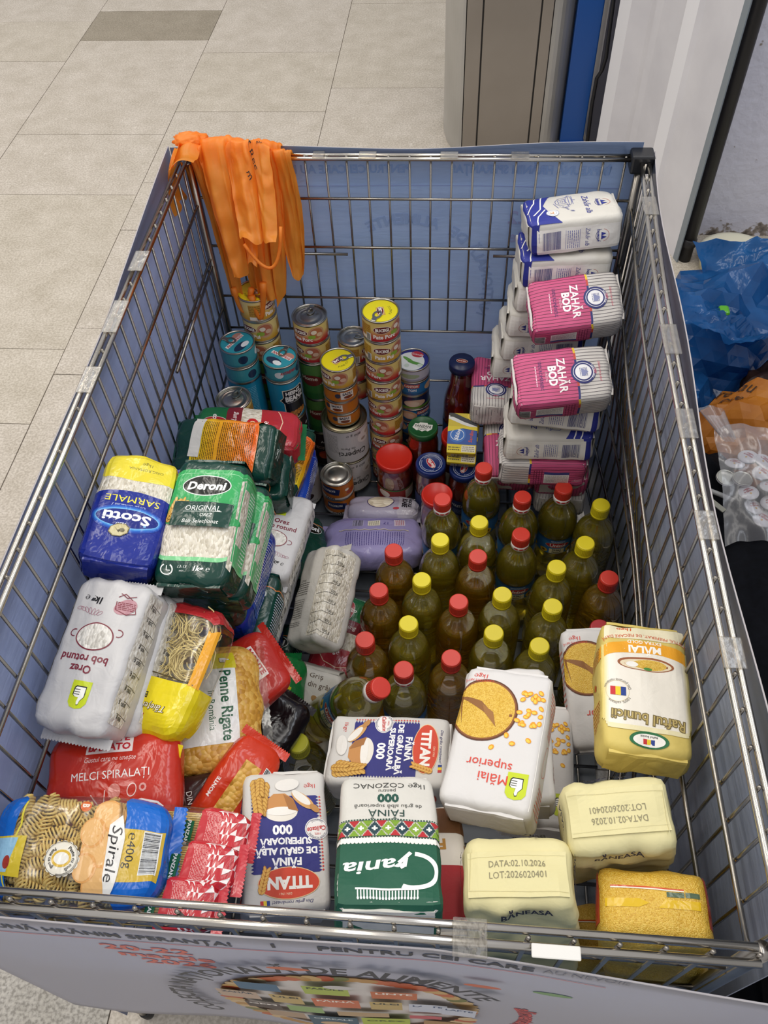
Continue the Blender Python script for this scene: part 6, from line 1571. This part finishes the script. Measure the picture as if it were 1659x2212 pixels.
bigj = jar_specs(0.039, 0.142, red_food, '#c8281c', None, L_wrap('#8a2018', 39, 20, lambda L: (L.rect(-122, 17, 122, 20, '#2a6a34'), L.ell(-30, 4, 14, 10, '#d8cfc4'), L.rect(20, -14, 50, 14, '#c9b8a8'), L.lines(22, -12, 48, 12, 8, '#6a5448', 0.3, 3))), lidr=0.0385)
place(bigj, 'pickle_jar', 'wide jar of red peppers with bright red lid', 'jar', (0.356, 1.022, BASE), (0, 0, 10))
pz = jar_specs(0.034, 0.19, sauce, '#1f5a2e', L_panzani(), L_wrap('#7a1a1c', 34, 26), lidr=0.0312)
place(pz, 'sauce_jar', 'sauce jar with dark green lid in front of the tuna stack', 'jar', (0.416, 1.066, BASE), (0, 0, -6))
rj = jar_specs(0.033, 0.175, red_food, '#c8281c', None, L_wrap('#d8d0c4', 33, 22), lidr=0.031)
place(rj, 'pickle_jar', 'red-lidded jar half hidden behind the sardine boxes', 'jar', (0.487, 1.058, BASE), (0, 0, 0))
place(rj, 'pickle_jar', 'red-lidded jar behind the labelled oil bottles', 'jar', (0.452, 0.902, BASE), (0, 0, 0), (1.0, 1.0, 0.95))
kp = [(0.028, 0.003), (0.034, 0.0), (0.036, 0.01), (0.036, 0.19), (0.0345, 0.21), (0.029, 0.235), (0.024, 0.255), (0.0225, 0.28), (0.0235, 0.295)]
kb = [('glass_bottle', lathe_mesh('glass_bottle', kp, M['glassjar'], 32, True, False), []), ('tomato_passata', lathe_mesh('tomato_passata', [(a - 0.0016, z + (0.002 if z < 0.02 else 0)) for a, z in kp[:-1]], passata, 32), []),
      ('lid', lathe_mesh('lid', [(0.0255, 0.292), (0.0268, 0.293), (0.0268, 0.307), (0.0255, 0.31), (0.002, 0.3105)], mat('#16204a', 'plastic'), 32), [('lid_print', Label().ell(0, 0, 12, 6, '#8a2a2c').ring(0, 0, 12, 6, 0.8, '#d8c8a8').lines(-8, -2, 8, 2, 1, '#e8dcc8', 0.6, 3).build('lid_print', flat(0.3106), 0.001, 'plastic', 0, 0.0003, 0.0001))]),
      ('paper_label', L_wrap('#1c2f5c', 36, 40, lambda L: (L.ell(0, 10, 28, 16, '#8a2a2c'), L.rect(-113, -40, 113, -34, '#c9a23c'))).build('paper_label', cyl(0.0363, 0.11), 0.001, 'card', 4.0, 0.0003, 0.0001), [])]
place(kb, 'sauce_bottle', 'glass bottle of tomato passata with navy cap', 'bottle', (0.493, 1.138, BASE), (0, 0, -8), 1.0)
def sardine():
    b = Bag(0.060, 0.086, 0.024, 30, 0.0, 0.0, 1); L = Label(); y_ = '#d9c41c'
    L.rect(-30, 14, 30, 43, '#c9b21c').poly([(-30, 36), (0, 22), (30, 14), (30, 24), (6, 32), (-20, 43), (-30, 43)], '#20242c').poly([(-30, 30), (0, 18), (30, 10), (30, 15), (2, 24), (-30, 38)], '#d8d8d4').ell(22, 36, 14, 9, '#e6c83c').rect(-27, 34, -12, 40, '#2a2a20')
    L.rect(-30, -24, 30, 14, '#1c4c9c').ell(-10, -4, 17, 17, '#2a68b8').ring(-10, -4, 14, 12, 1.2, '#dfe6f0').text('Siblou', -10, -4, 8, '#f2f4f8', rot=78, ital=0.3, bold=0.02, fit=24).text('Sardine', 18, -4, 7, '#c8442c', rot=85, bold=0.02, fit=30).poly([(-30, 14), (30, 14), (30, 6), (0, 10), (-30, 2)], y_)
    L.rect(-30, -43, 30, -24, y_).rect(0, -40, 28, -26, '#dcd6c0').lines(2, -39, 26, -27, 3, '#5a5030', 0.35, 3).lines(-27, -38, -4, -28, 2, '#4a421c', 0.4, 4).barcode(-20, -64, 14, -48, seed=5)
    return bag_specs(b, y_, 'card', L, (), (), 0.001, cut=14)
sd = sardine()
place(sd, 'sardine_box', 'yellow and navy sardine box on top, facing up over the navy-lidded jar', 'box', (0.499, 1.016, 0.372), (26, 0, -2), 1.0, 'sardine boxes')
place(sd, 'sardine_box', 'yellow and navy sardine box tucked under the other', 'box', (0.501, 1.013, 0.343), (26, 0, -4), 1.0, 'sardine boxes')
# ------------------------------------------------------------------ orange carrier bags over the far left corner
def thin_plastic(name, col, col2, alpha=0.25, rough=0.38):
    m, nt, b = newmat(name)
    tc = nd(nt, 'ShaderNodeTexCoord'); nz = nd(nt, 'ShaderNodeTexNoise'); nz.inputs['Scale'].default_value = 18; nz.inputs['Detail'].default_value = 4
    nt.links.new(tc.outputs['Object'], nz.inputs[0])
    c = ramp(nt, nz.outputs[0], [(0.3, col), (0.7, col2)])
    nt.links.new(c, b.inputs['Base Color']); b.inputs['Roughness'].default_value = rough
    out = nt.nodes['Material Output']
    tl = nd(nt, 'ShaderNodeBsdfTranslucent'); nt.links.new(c, tl.inputs[0]); mx = nd(nt, 'ShaderNodeMixShader'); mx.inputs[0].default_value = 0.45
    nt.links.new(b.outputs[0], mx.inputs[1]); nt.links.new(tl.outputs[0], mx.inputs[2])
    tr = nd(nt, 'ShaderNodeBsdfTransparent'); tr.inputs[0].default_value = rgb(col); m2 = nd(nt, 'ShaderNodeMixShader'); m2.inputs[0].default_value = alpha
    nt.links.new(mx.outputs[0], m2.inputs[1]); nt.links.new(tr.outputs[0], m2.inputs[2]); nt.links.new(m2.outputs[0], out.inputs[0])
    bp = nd(nt, 'ShaderNodeBump'); bp.inputs['Strength'].default_value = 0.25; bp.inputs['Distance'].default_value = 0.004
    n2 = nd(nt, 'ShaderNodeTexNoise'); n2.inputs['Scale'].default_value = 60; nt.links.new(tc.outputs['Object'], n2.inputs[0])
    nt.links.new(n2.outputs[0], bp.inputs['Height']); nt.links.new(bp.outputs[0], b.inputs['Normal'])
    return m
ORG = thin_plastic('orange_carrier_plastic', '#ff9c30', '#ffae48', 0.12)
def drape(name, spine, m, nu=40, thick=0.0012):
    """spine(u, v) -> point; a thin sheet with two faces"""
    nv = 30
    A = [[Vector(spine(i / nu, j / nv)) for j in range(nv + 1)] for i in range(nu + 1)]
    V, F = [], []
    for i in range(nu + 1):
        for j in range(nv + 1): V.append(A[i][j])
    for i in range(nu):
        for j in range(nv):
            a = i * (nv + 1) + j; F.append((a, a + nv + 1, a + nv + 2, a + 1))
    me = mesh_from(name, V, F, m, smooth=True)
    return me
def strand_sheet(xt0, xt1, yt, zt, xb0, xb1, yb, zb, pleats, amp, seed, over=0.03, tip=None, hump=0.0):
    """a gathered carrier bag: lies over the rim at the top and hangs to a gathered lower end"""
    def f(u, v):
        ph = seed * 1.7
        if v < 0.18:
            q = v / 0.18; z = zt + 0.006 + 0.010 * math.sin(PI * q) + hump * math.sin(PI * u) ; y = yt + over * (1 - q) - 0.012 * q; k = 0.0
            z -= 0.05 * (1 - q) ** 2
            x = xt0 + (xt1 - xt0) * u
        else:
            q = (v - 0.18) / 0.82; k = q
            w = 1 + (tip or 0) * math.sin(PI * q) * 1.2
            xc = (xt0 + xt1) / 2 + ((xb0 + xb1) / 2 - (xt0 + xt1) / 2) * q; hw = ((xt1 - xt0) + ((xb1 - xb0) - (xt1 - xt0)) * q ** 0.8) / 2
            x = xc + (2 * u - 1) * hw * w; z = zt + 0.004 + hump * math.sin(PI * u) * (1 - q) + (zb - zt) * q; y = yt - 0.012 + (yb - yt + 0.012) * q
        fold = 2.0 * noise.noise(Vector((u * pleats * 1.5 + seed * 5.1, v * 1.3 + seed, 0.3))) + 0.45 * math.sin(2 * PI * pleats * 0.7 * u + ph + 1.5 * v) + 1.1 * abs(noise.noise(Vector((u * pleats * 3.2 + seed, v * 0.9, 4.0))))
        am = amp * (0.5 + 0.75 * min(1, v * 2.2))
        y += fold * am
        x += 0.35 * am * math.cos(2 * PI * pleats * u + ph)
        n = noise.noise(Vector((u * 5 + seed, v * 6, seed * 2.2))) * amp * 0.8
        if v > 0.86: z += (v - 0.86) * 0.12 * (0.5 + noise.noise(Vector((u * 3 + seed, 1.0, seed)))) + 0.06 * (v - 0.86) * (2 * u - 1) ** 2
        return (x, y - abs(n), z + n * 0.4)
    return f
ob = props(empty('orange_carrier_bag', (0.08, 1.17, 0.87)), 'bundle of orange plastic carrier bags hung over the far left corner of the bin', 'carrier bags')
OO = Vector((0.08, 1.17, 0.87))
def oadd(name, fn, nu=44):
    me = drape(name, fn, ORG, nu); o = link_mesh(name, me, ob); o.location = -OO; return o
SH = [(0.022, 0.112, 1.190, 0.887, 0.074, 0.108, 1.092, 0.690, 1.7, 0.012, 1, 0.035, 0.012, 0.05), (0.100, 0.168, 1.195, 0.880, 0.118, 0.150, 1.130, 0.600, 1.8, 0.010, 2, 0.03, 0.008, 0.15),
      (0.008, 0.066, 1.185, 0.880, 0.040, 0.066, 1.135, 0.595, 1.6, 0.009, 3, 0.03, 0.01, 0.12), (0.132, 0.186, 1.190, 0.874, 0.164, 0.192, 1.140, 0.650, 1.5, 0.009, 4, 0.025, 0.004, 0.42),
      (0.076, 0.150, 1.178, 0.888, 0.104, 0.160, 1.078, 0.765, 1.5, 0.013, 5, 0.02, 0.014, 0.10), (0.060, 0.130, 1.188, 0.878, 0.084, 0.116, 1.138, 0.590, 2.0, 0.009, 6, 0.03, 0.006, 0.1)]
def sheet_fn(a): return strand_sheet(a[0], a[1], a[2], a[3], a[4], a[5], a[6], a[7], a[8], a[9], a[10], a[11], a[13], a[12])
for a in SH: oadd('gathered_bag', sheet_fn(a), 52)
def handle(p, r): 
    o = link_mesh('bag_handle', tube_mesh('bag_handle', p, r, ORG, 8), ob); o.location = -OO
def arcpts(a, b, c, n=14): 
    a, b, c = Vector(a), Vector(b), Vector(c)
    return [a * (1 - t) ** 2 + b * 2 * t * (1 - t) + c * t * t for t in [i / n for i in range(n + 1)]]
handle(arcpts((0.104, 1.075, 0.775), (0.160, 1.05, 0.68), (0.170, 1.09, 0.80)), [0.003] * 15)
handle(arcpts((0.050, 1.13, 0.64), (0.060, 1.11, 0.545), (0.085, 1.13, 0.64)), [0.006 - 0.002 * math.sin(PI * i / 14) for i in range(15)])
handle(arcpts((0.085, 1.12, 0.63), (0.098, 1.10, 0.525), (0.112, 1.12, 0.66)), [0.007 - 0.003 * math.sin(PI * i / 14) for i in range(15)])
# puffed knot on the corner and the flap outside the left rim
def puff(name, c, s, seed, parent, off, m, n=3, amp=0.25, freq=3.0):
    bm = bmesh.new(); bmesh.ops.create_icosphere(bm, subdivisions=n, radius=1)
    for v in bm.verts:
        d = v.co.copy(); k = 1 + amp * noise.noise(d * freq + Vector((seed, seed * 2, 0))) + amp * 0.6 * (abs(noise.noise(d * freq * 1.9 + Vector((0, seed, 4)))) * 2 - 0.6)
        v.co = Vector((d.x * s[0], d.y * s[1], d.z * s[2])) * k + Vector(c)
    o = link_mesh(name, bm_mesh(name, bm, m, True), parent); o.location = -Vector(off); return o
puff('bag_knot', (0.010, 1.196, 0.897), (0.030, 0.018, 0.013), 3, ob, OO, ORG, 4, 0.22)
puff('bag_knot', (0.122, 1.192, 0.884), (0.016, 0.014, 0.015), 5, ob, OO, ORG, 4, 0.2)
def flap(u, v):
    x = -0.005 - 0.016 * v - 0.014 * math.sin(PI * v); y = 1.185 - 0.06 * u + 0.004 * math.sin(9 * u); z = 0.893 - 0.10 * v + 0.012 * math.sin(PI * u) + 0.004 * math.sin(14 * u + 5 * v)
    return (x - 0.006 * math.sin(11 * u + 3 * v) * v, y, z)
oadd('outer_flap', flap, 20)
def flap2(u, v):
    q = v; return (0.030 - 0.045 * q, 1.20 - 0.075 * u - 0.01 * q, 0.892 + 0.012 * math.sin(PI * q) - 0.012 * q + 0.004 * math.sin(8 * u))
oadd('top_flap', flap2, 16)
SC = Label(); ik = '#2a2018'
f_txt = sheet_fn(SH[4])
SC.text('A', 0, 20, 12, ik, rot=25, ital=0.3).text('Rec', 8, 2, 12, ik, rot=-62, ital=0.3).text('ku', 22, 22, 8, ik, rot=30, ital=0.3).text('m', -14, -14, 10, ik, rot=-60, ital=0.3)
def smap(a, b, o):
    u = min(0.98, max(0.02, 0.58 + a / 0.095)); v = min(0.9, max(0.12, 0.30 - b / 0.13)); p = Vector(f_txt(u, v)); return p + Vector((0, -0.0018, 0.0012))
o = link_mesh('script_print', SC.build('script_print', smap, 0.001, 'matte', 4.0), ob); o.location = -OO

# ------------------------------------------------------------------ bags on the floor right of the bin
def crumpled(name, c, s, seed, parent, off, m, amp=0.3, freq=2.2, n=5):
    bm = bmesh.new(); bmesh.ops.create_icosphere(bm, subdivisions=n, radius=1)
    for v in bm.verts:
        d = v.co.copy(); q = d * freq + Vector((seed * 3.1, seed, 2.0))
        k = 1 + amp * noise.noise(q)
        k -= amp * 0.55 * (1 - abs(noise.noise(q * 1.7))) ** 4
        k -= amp * 0.30 * (1 - abs(noise.noise(q * 3.9 + Vector((5, 1, 0))))) ** 5
        v.co = Vector((d.x * s[0], d.y * s[1], d.z * s[2])) * k + Vector(c)
        if v.co.z < 0.003: v.co.z = 0.003
    o = link_mesh(name, bm_mesh(name, bm, m, True), parent); o.location = -Vector(off); return o
def faceted(name, c, s, seed, parent, off, m, amp=0.3, n=3):
    """stretched and creased plastic film: flat planes meeting in sharp creases"""
    rg = random.Random(seed); bm = bmesh.new(); bmesh.ops.create_icosphere(bm, subdivisions=n, radius=1)
    for v in bm.verts:
        k = 1 + rg.uniform(-amp, amp) * 0.55 + amp * 1.1 * noise.noise(v.co * 1.6 + Vector((seed, 3, 1))) - 0.5 * amp * (1 - abs(noise.noise(v.co * 2.4 + Vector((1, seed, 0))))) ** 5; v.co = v.co * k
    bmesh.ops.subdivide_edges(bm, edges=bm.edges[:], cuts=1, use_grid_fill=True)
    for v in bm.verts:
        q = v.co * 4.0 + Vector((seed, 0, 0)); v.co *= 1 + 0.06 * noise.noise(q) + 0.05 * noise.noise(q * 2.3)
        v.co = Vector((v.co.x * s[0], v.co.y * s[1], v.co.z * s[2])) + Vector(c)
        if v.co.z < 0.003: v.co.z = 0.003
    o = link_mesh(name, bm_mesh(name, bm, m), parent); o.location = -Vector(off); return o
BLU = thin_plastic('blue_bin_bag_plastic', '#1f5590', '#2a68a8', 0.06, 0.16)
bb = props(empty('blue_plastic_bag', (1.12, 1.45, 0)), 'crumpled blue plastic bag lying against the right side of the bin', 'plastic bag')
BO = (1.12, 1.45, 0)
faceted('bag_body', (1.10, 1.50, 0.20), (0.21, 0.20, 0.19), 4, bb, BO, BLU, 0.22)
faceted('bag_body', (0.985, 1.28, 0.15), (0.13, 0.16, 0.15), 8, bb, BO, BLU, 0.2)
def mouth(u, v):
    a = -0.5 + 2.6 * u; r = 0.10 + 0.16 * v
    return (1.23 + r * math.cos(a) * 1.2 + 0.012 * math.sin(23 * u), 1.50 + r * math.sin(a) * 0.9, 0.29 + 0.15 * v * (1 - 0.75 * u) + 0.022 * math.sin(9 * u + 4 * v) + 0.05 * (0.5 - abs(noise.noise(Vector((u * 7, v * 1.6, 3))))) * v + 0.03 * (0.4 - abs(noise.noise(Vector((u * 15, v * 4, 6))))))
o = link_mesh('bag_mouth', drape('bag_mouth', mouth, BLU, 48), bb); o.location = -Vector(BO)
def lip(u, v):
    a = 3.4 + 2.4 * u; r = 0.06 + 0.17 * v
    return (1.18 + r * math.cos(a) * 1.1, 1.45 + r * math.sin(a) * 0.8, 0.34 + 0.07 * v + 0.02 * math.sin(8 * u + 3 * v) + 0.05 * (0.5 - abs(noise.noise(Vector((u * 7, v * 1.6, 8))))) * v + 0.03 * (0.4 - abs(noise.noise(Vector((u * 15, v * 4, 9))))))
o = link_mesh('bag_mouth', drape('bag_mouth', lip, BLU, 48), bb); o.location = -Vector(BO)
gp = props(link_mesh('green_packet', box_mesh('green_packet', 1.075, 1.098, 1.40, 1.43, 0.375, 0.388, simple('lime_green_film', '#4f9a1e', 0.35), 0.006)), 'small lime green packet peeking out of the blue bag', 'packet')
tub = props(empty('plastic_tub', (1.33, 2.10, 0), (0, 0, 0), (1, 1, 0.5)), 'cream plastic tub by the foot of the plaster wall', 'tub')
link_mesh('tub_body', lathe_mesh('tub_body', [(0.085, 0), (0.095, 0.004), (0.105, 0.10), (0.108, 0.11), (0.104, 0.112), (0.10, 0.105)], simple('cream_plastic', '#d8d4b8', 0.45), 36, True, False), tub)
link_mesh('tub_lid', lathe_mesh('tub_lid', [(0.106, 0.108), (0.112, 0.110), (0.112, 0.120), (0.10, 0.124), (0.09, 0.120), (0.002, 0.121)], simple('cream_plastic_lid', '#dedac2', 0.4), 36), tub)
ORD2 = thin_plastic('orange_bag_dark', '#b8701e', '#cc8428', 0.05, 0.4)
og = props(empty('orange_carrier_bag', (1.16, 1.18, 0)), 'full orange carrier bag standing on the floor behind the bag of badges', 'carrier bag')
faceted('bag_body', (1.15, 1.16, 0.17), (0.15, 0.12, 0.20), 11, og, (1.16, 1.18, 0), ORD2, 0.12)
from mathutils.bvhtree import BVHTree
T = Label(); T.text('națională', 10, 60, 18, '#2a1a10', rot=-40, ital=0.25).text('alimente', -20, 40, 18, '#2a1a10', rot=-40, ital=0.25).text('care au', -46, 16, 18, '#2a1a10', rot=-40, ital=0.25).text('nevoie', -66, -8, 18, '#2a1a10', rot=-40, ital=0.25)
ogm = og.children[0]
obvh = BVHTree.FromPolygons([v.co for v in ogm.data.vertices], [tuple(q.vertices) for q in ogm.data.polygons])
def omap(a, b, o_):
    h = obvh.ray_cast(Vector((1.145 + a, 1.13 + b, 1.0)), Vector((0.0, 0.12, -1)).normalized())
    return (h[0] + h[1] * (0.0012 + o_)) if h[0] else Vector((1.15, 1.15, 0.1))
o = link_mesh('script_print', T.build('script_print', omap, 0.00125, 'matte', 6.0), og); o.location = -Vector((1.16, 1.18, 0))
br_ = props(empty('wrapped_parcel', (1.24, 1.30, 0)), 'brown wrapped parcel between the blue and orange bags', 'parcel')
crumpled('parcel_body', (1.22, 1.31, 0.16), (0.10, 0.07, 0.17), 15, br_, (1.24, 1.30, 0), simple('brown_wrap', '#3a2418', 0.35), 0.2, 2.5, 4)
# black backpack
BLK = noisy('black_nylon', [(0.3, '#06070b'), (0.7, '#0b0d13')], 60, 0.85, 0, 0.3)
BLK.node_tree.nodes['Principled BSDF'].inputs['Specular IOR Level'].default_value = 0.12
pk = props(empty('black_backpack', (1.08, 0.55, 0)), 'black fabric backpack lying along the right side of the bin', 'backpack')
PO = (1.08, 0.55, 0)
crumpled('main_pouch', (1.12, 0.52, 0.16), (0.27, 0.56, 0.20), 21, pk, PO, BLK, 0.16, 1.8)
crumpled('front_pouch', (1.02, 0.98, 0.14), (0.14, 0.16, 0.18), 23, pk, PO, BLK, 0.22, 2.4, 4)
crumpled('front_pouch', (1.2, -0.05, 0.14), (0.32, 0.30, 0.18), 25, pk, PO, BLK, 0.18, 2.2, 4)
o = link_mesh('zip_piping', tube_mesh('zip_piping', [(0.965, 0.935, 0.33), (0.985, 0.92, 0.335), (1.005, 0.91, 0.335), (1.03, 0.90, 0.33)], 0.005, simple('grey_piping', '#8a8a88', 0.5), 6), pk); o.location = -Vector(PO)
bm = bmesh.new(); box_bm(bm, -0.006, 0.006, -0.026, 0.026, 0, 0.003, 0, 0.001)
o = link_mesh('zip_pull', bm_mesh('zip_pull', bm, simple('grey_zip_pull', '#7d7c70', 0.4)), pk); o.location = Vector((0.988, 0.885, 0.338)) - Vector(PO); o.rotation_euler = (0, 0.1, 0.7)
o = link_mesh('strap', tube_mesh('strap', [(0.945, 1.05, 0.28), (0.95, 1.09, 0.32), (0.962, 1.10, 0.335), (0.97, 1.13, 0.33)], 0.004, simple('white_strap', '#a8a8aa', 0.5), 6), pk); o.location = -Vector(PO)
# clear bag of white button badges
bd_print = []
bd_body = lathe_mesh('badge_body', [(0.014, 0.0), (0.0165, 0.0008), (0.0185, 0.0022), (0.0185, 0.003), (0.017, 0.0045), (0.012, 0.0058), (0.002, 0.0063)], simple('badge_white', '#d2d0d2', 0.25), 24)
bd_back = lathe_mesh('badge_back', [(0.0185, -0.0002), (0.0175, -0.0012), (0.016, -0.0008), (0.015, 0.0002), (0.002, 0.0002)], simple('badge_tin_back', '#b4b4a8', 0.3, 0.9), 24)
LB = Label(); LB.text('Culegător', 0, 7, 5, '#a8343c', bold=0.02, fit=24).text('de zâmbete', 0, 1, 5, '#a8343c', bold=0.02, fit=22).ell(0, -6, 2, 2, '#c99a3c').ring(0, -8, 7, 6, 1.6, '#c9883c', 20, 180, 340).ring(1, -9, 5, 4, 1.4, '#b8483c', 20, 190, 350)
bd_pr = LB.build('badge_print', lambda a, b, o_: Vector((a, b, 0.0063 - 0.0045 * ((a * a + b * b) / 0.0185 ** 2) ** 1.2 + 0.0004 + o_ * 0.2)), 0.001, 'plastic', 3.0)
rb2 = random.Random(31)
spots = [(1.045, 0.985, 0.34, 0), (1.072, 1.000, 0.345, 0), (1.10, 0.99, 0.345, 0), (1.025, 0.955, 0.335, 1), (1.052, 0.945, 0.345, 1), (1.09, 0.955, 0.35, 0), (1.115, 0.955, 0.35, 0), (1.06, 0.915, 0.335, 0), (1.10, 0.925, 0.345, 0), (1.07, 0.893, 0.318, 0), (1.10, 0.895, 0.33, 0), (1.13, 0.90, 0.335, 0), (1.085, 0.87, 0.312, 0), (1.12, 0.87, 0.318, 0), (1.145, 0.93, 0.34, 0), (1.10, 0.85, 0.295, 0), (1.14, 0.855, 0.30, 0), (1.115, 0.83, 0.28, 0), (1.15, 0.83, 0.285, 0)]
where = ['farthest left', 'second along the far row', 'third along the far row', 'showing its tin back, left', 'showing its round tin back in the middle', 'with print facing the plain back', 'at the right edge of the second row', 'printed, below the tin back', 'printed, right of the tin back', 'on edge under the printed one', 'in the fourth row middle', 'in the fourth row right', 'in the fifth row left', 'in the fifth row right', 'beside the right print', 'in the sixth row left', 'in the sixth row right', 'in the lowest row left', 'in the lowest row right']
for (x, y, z, back), w_ in zip(spots, where):
    place([('badge_body', bd_body, [('badge_print', bd_pr)]), ('badge_back', bd_back, [])], 'button_badge', 'round white button badge in the clear bag, ' + w_, 'badge', (x, y, z), (rb2.uniform(-16, 10) + (180 if back else 0), rb2.uniform(-14, 14), rb2.uniform(-60, 30)), 1.05, 'white button badges')
cb = props(empty('clear_plastic_bag', (1.1, 0.94, 0)), 'clear plastic bag of white badges lying on the black backpack', 'plastic bag')
def film(u, v):
    a = u; x = 1.005 + 0.17 * u; y = 1.045 - 0.24 * v
    z = 0.352 + 0.016 * math.sin(PI * u) - 0.075 * max(0, v - 0.45) * 2 * 0.7 + 0.008 * noise.noise(Vector((u * 6, v * 6, 2))) + 0.012 * max(0, 0.3 - v) * 3
    return (x, y + 0.01 * math.sin(7 * u), z + 0.012)
o = link_mesh('bag_film', drape('bag_film', film, M['milkfilm'], 30), cb); o.location = -Vector((1.1, 0.94, 0))
def neck(u, v):
    a = 2 * PI * u; r = 0.012 + 0.012 * v + 0.003 * math.sin(5 * a)
    return (1.035 - 0.035 * v + r * math.cos(a), 1.03 + 0.05 * v + r * math.sin(a) * 0.6, 0.365 + 0.03 * v)
o = link_mesh('bag_neck', drape('bag_neck', neck, M['milkfilm'], 24), cb); o.location = -Vector((1.1, 0.94, 0))
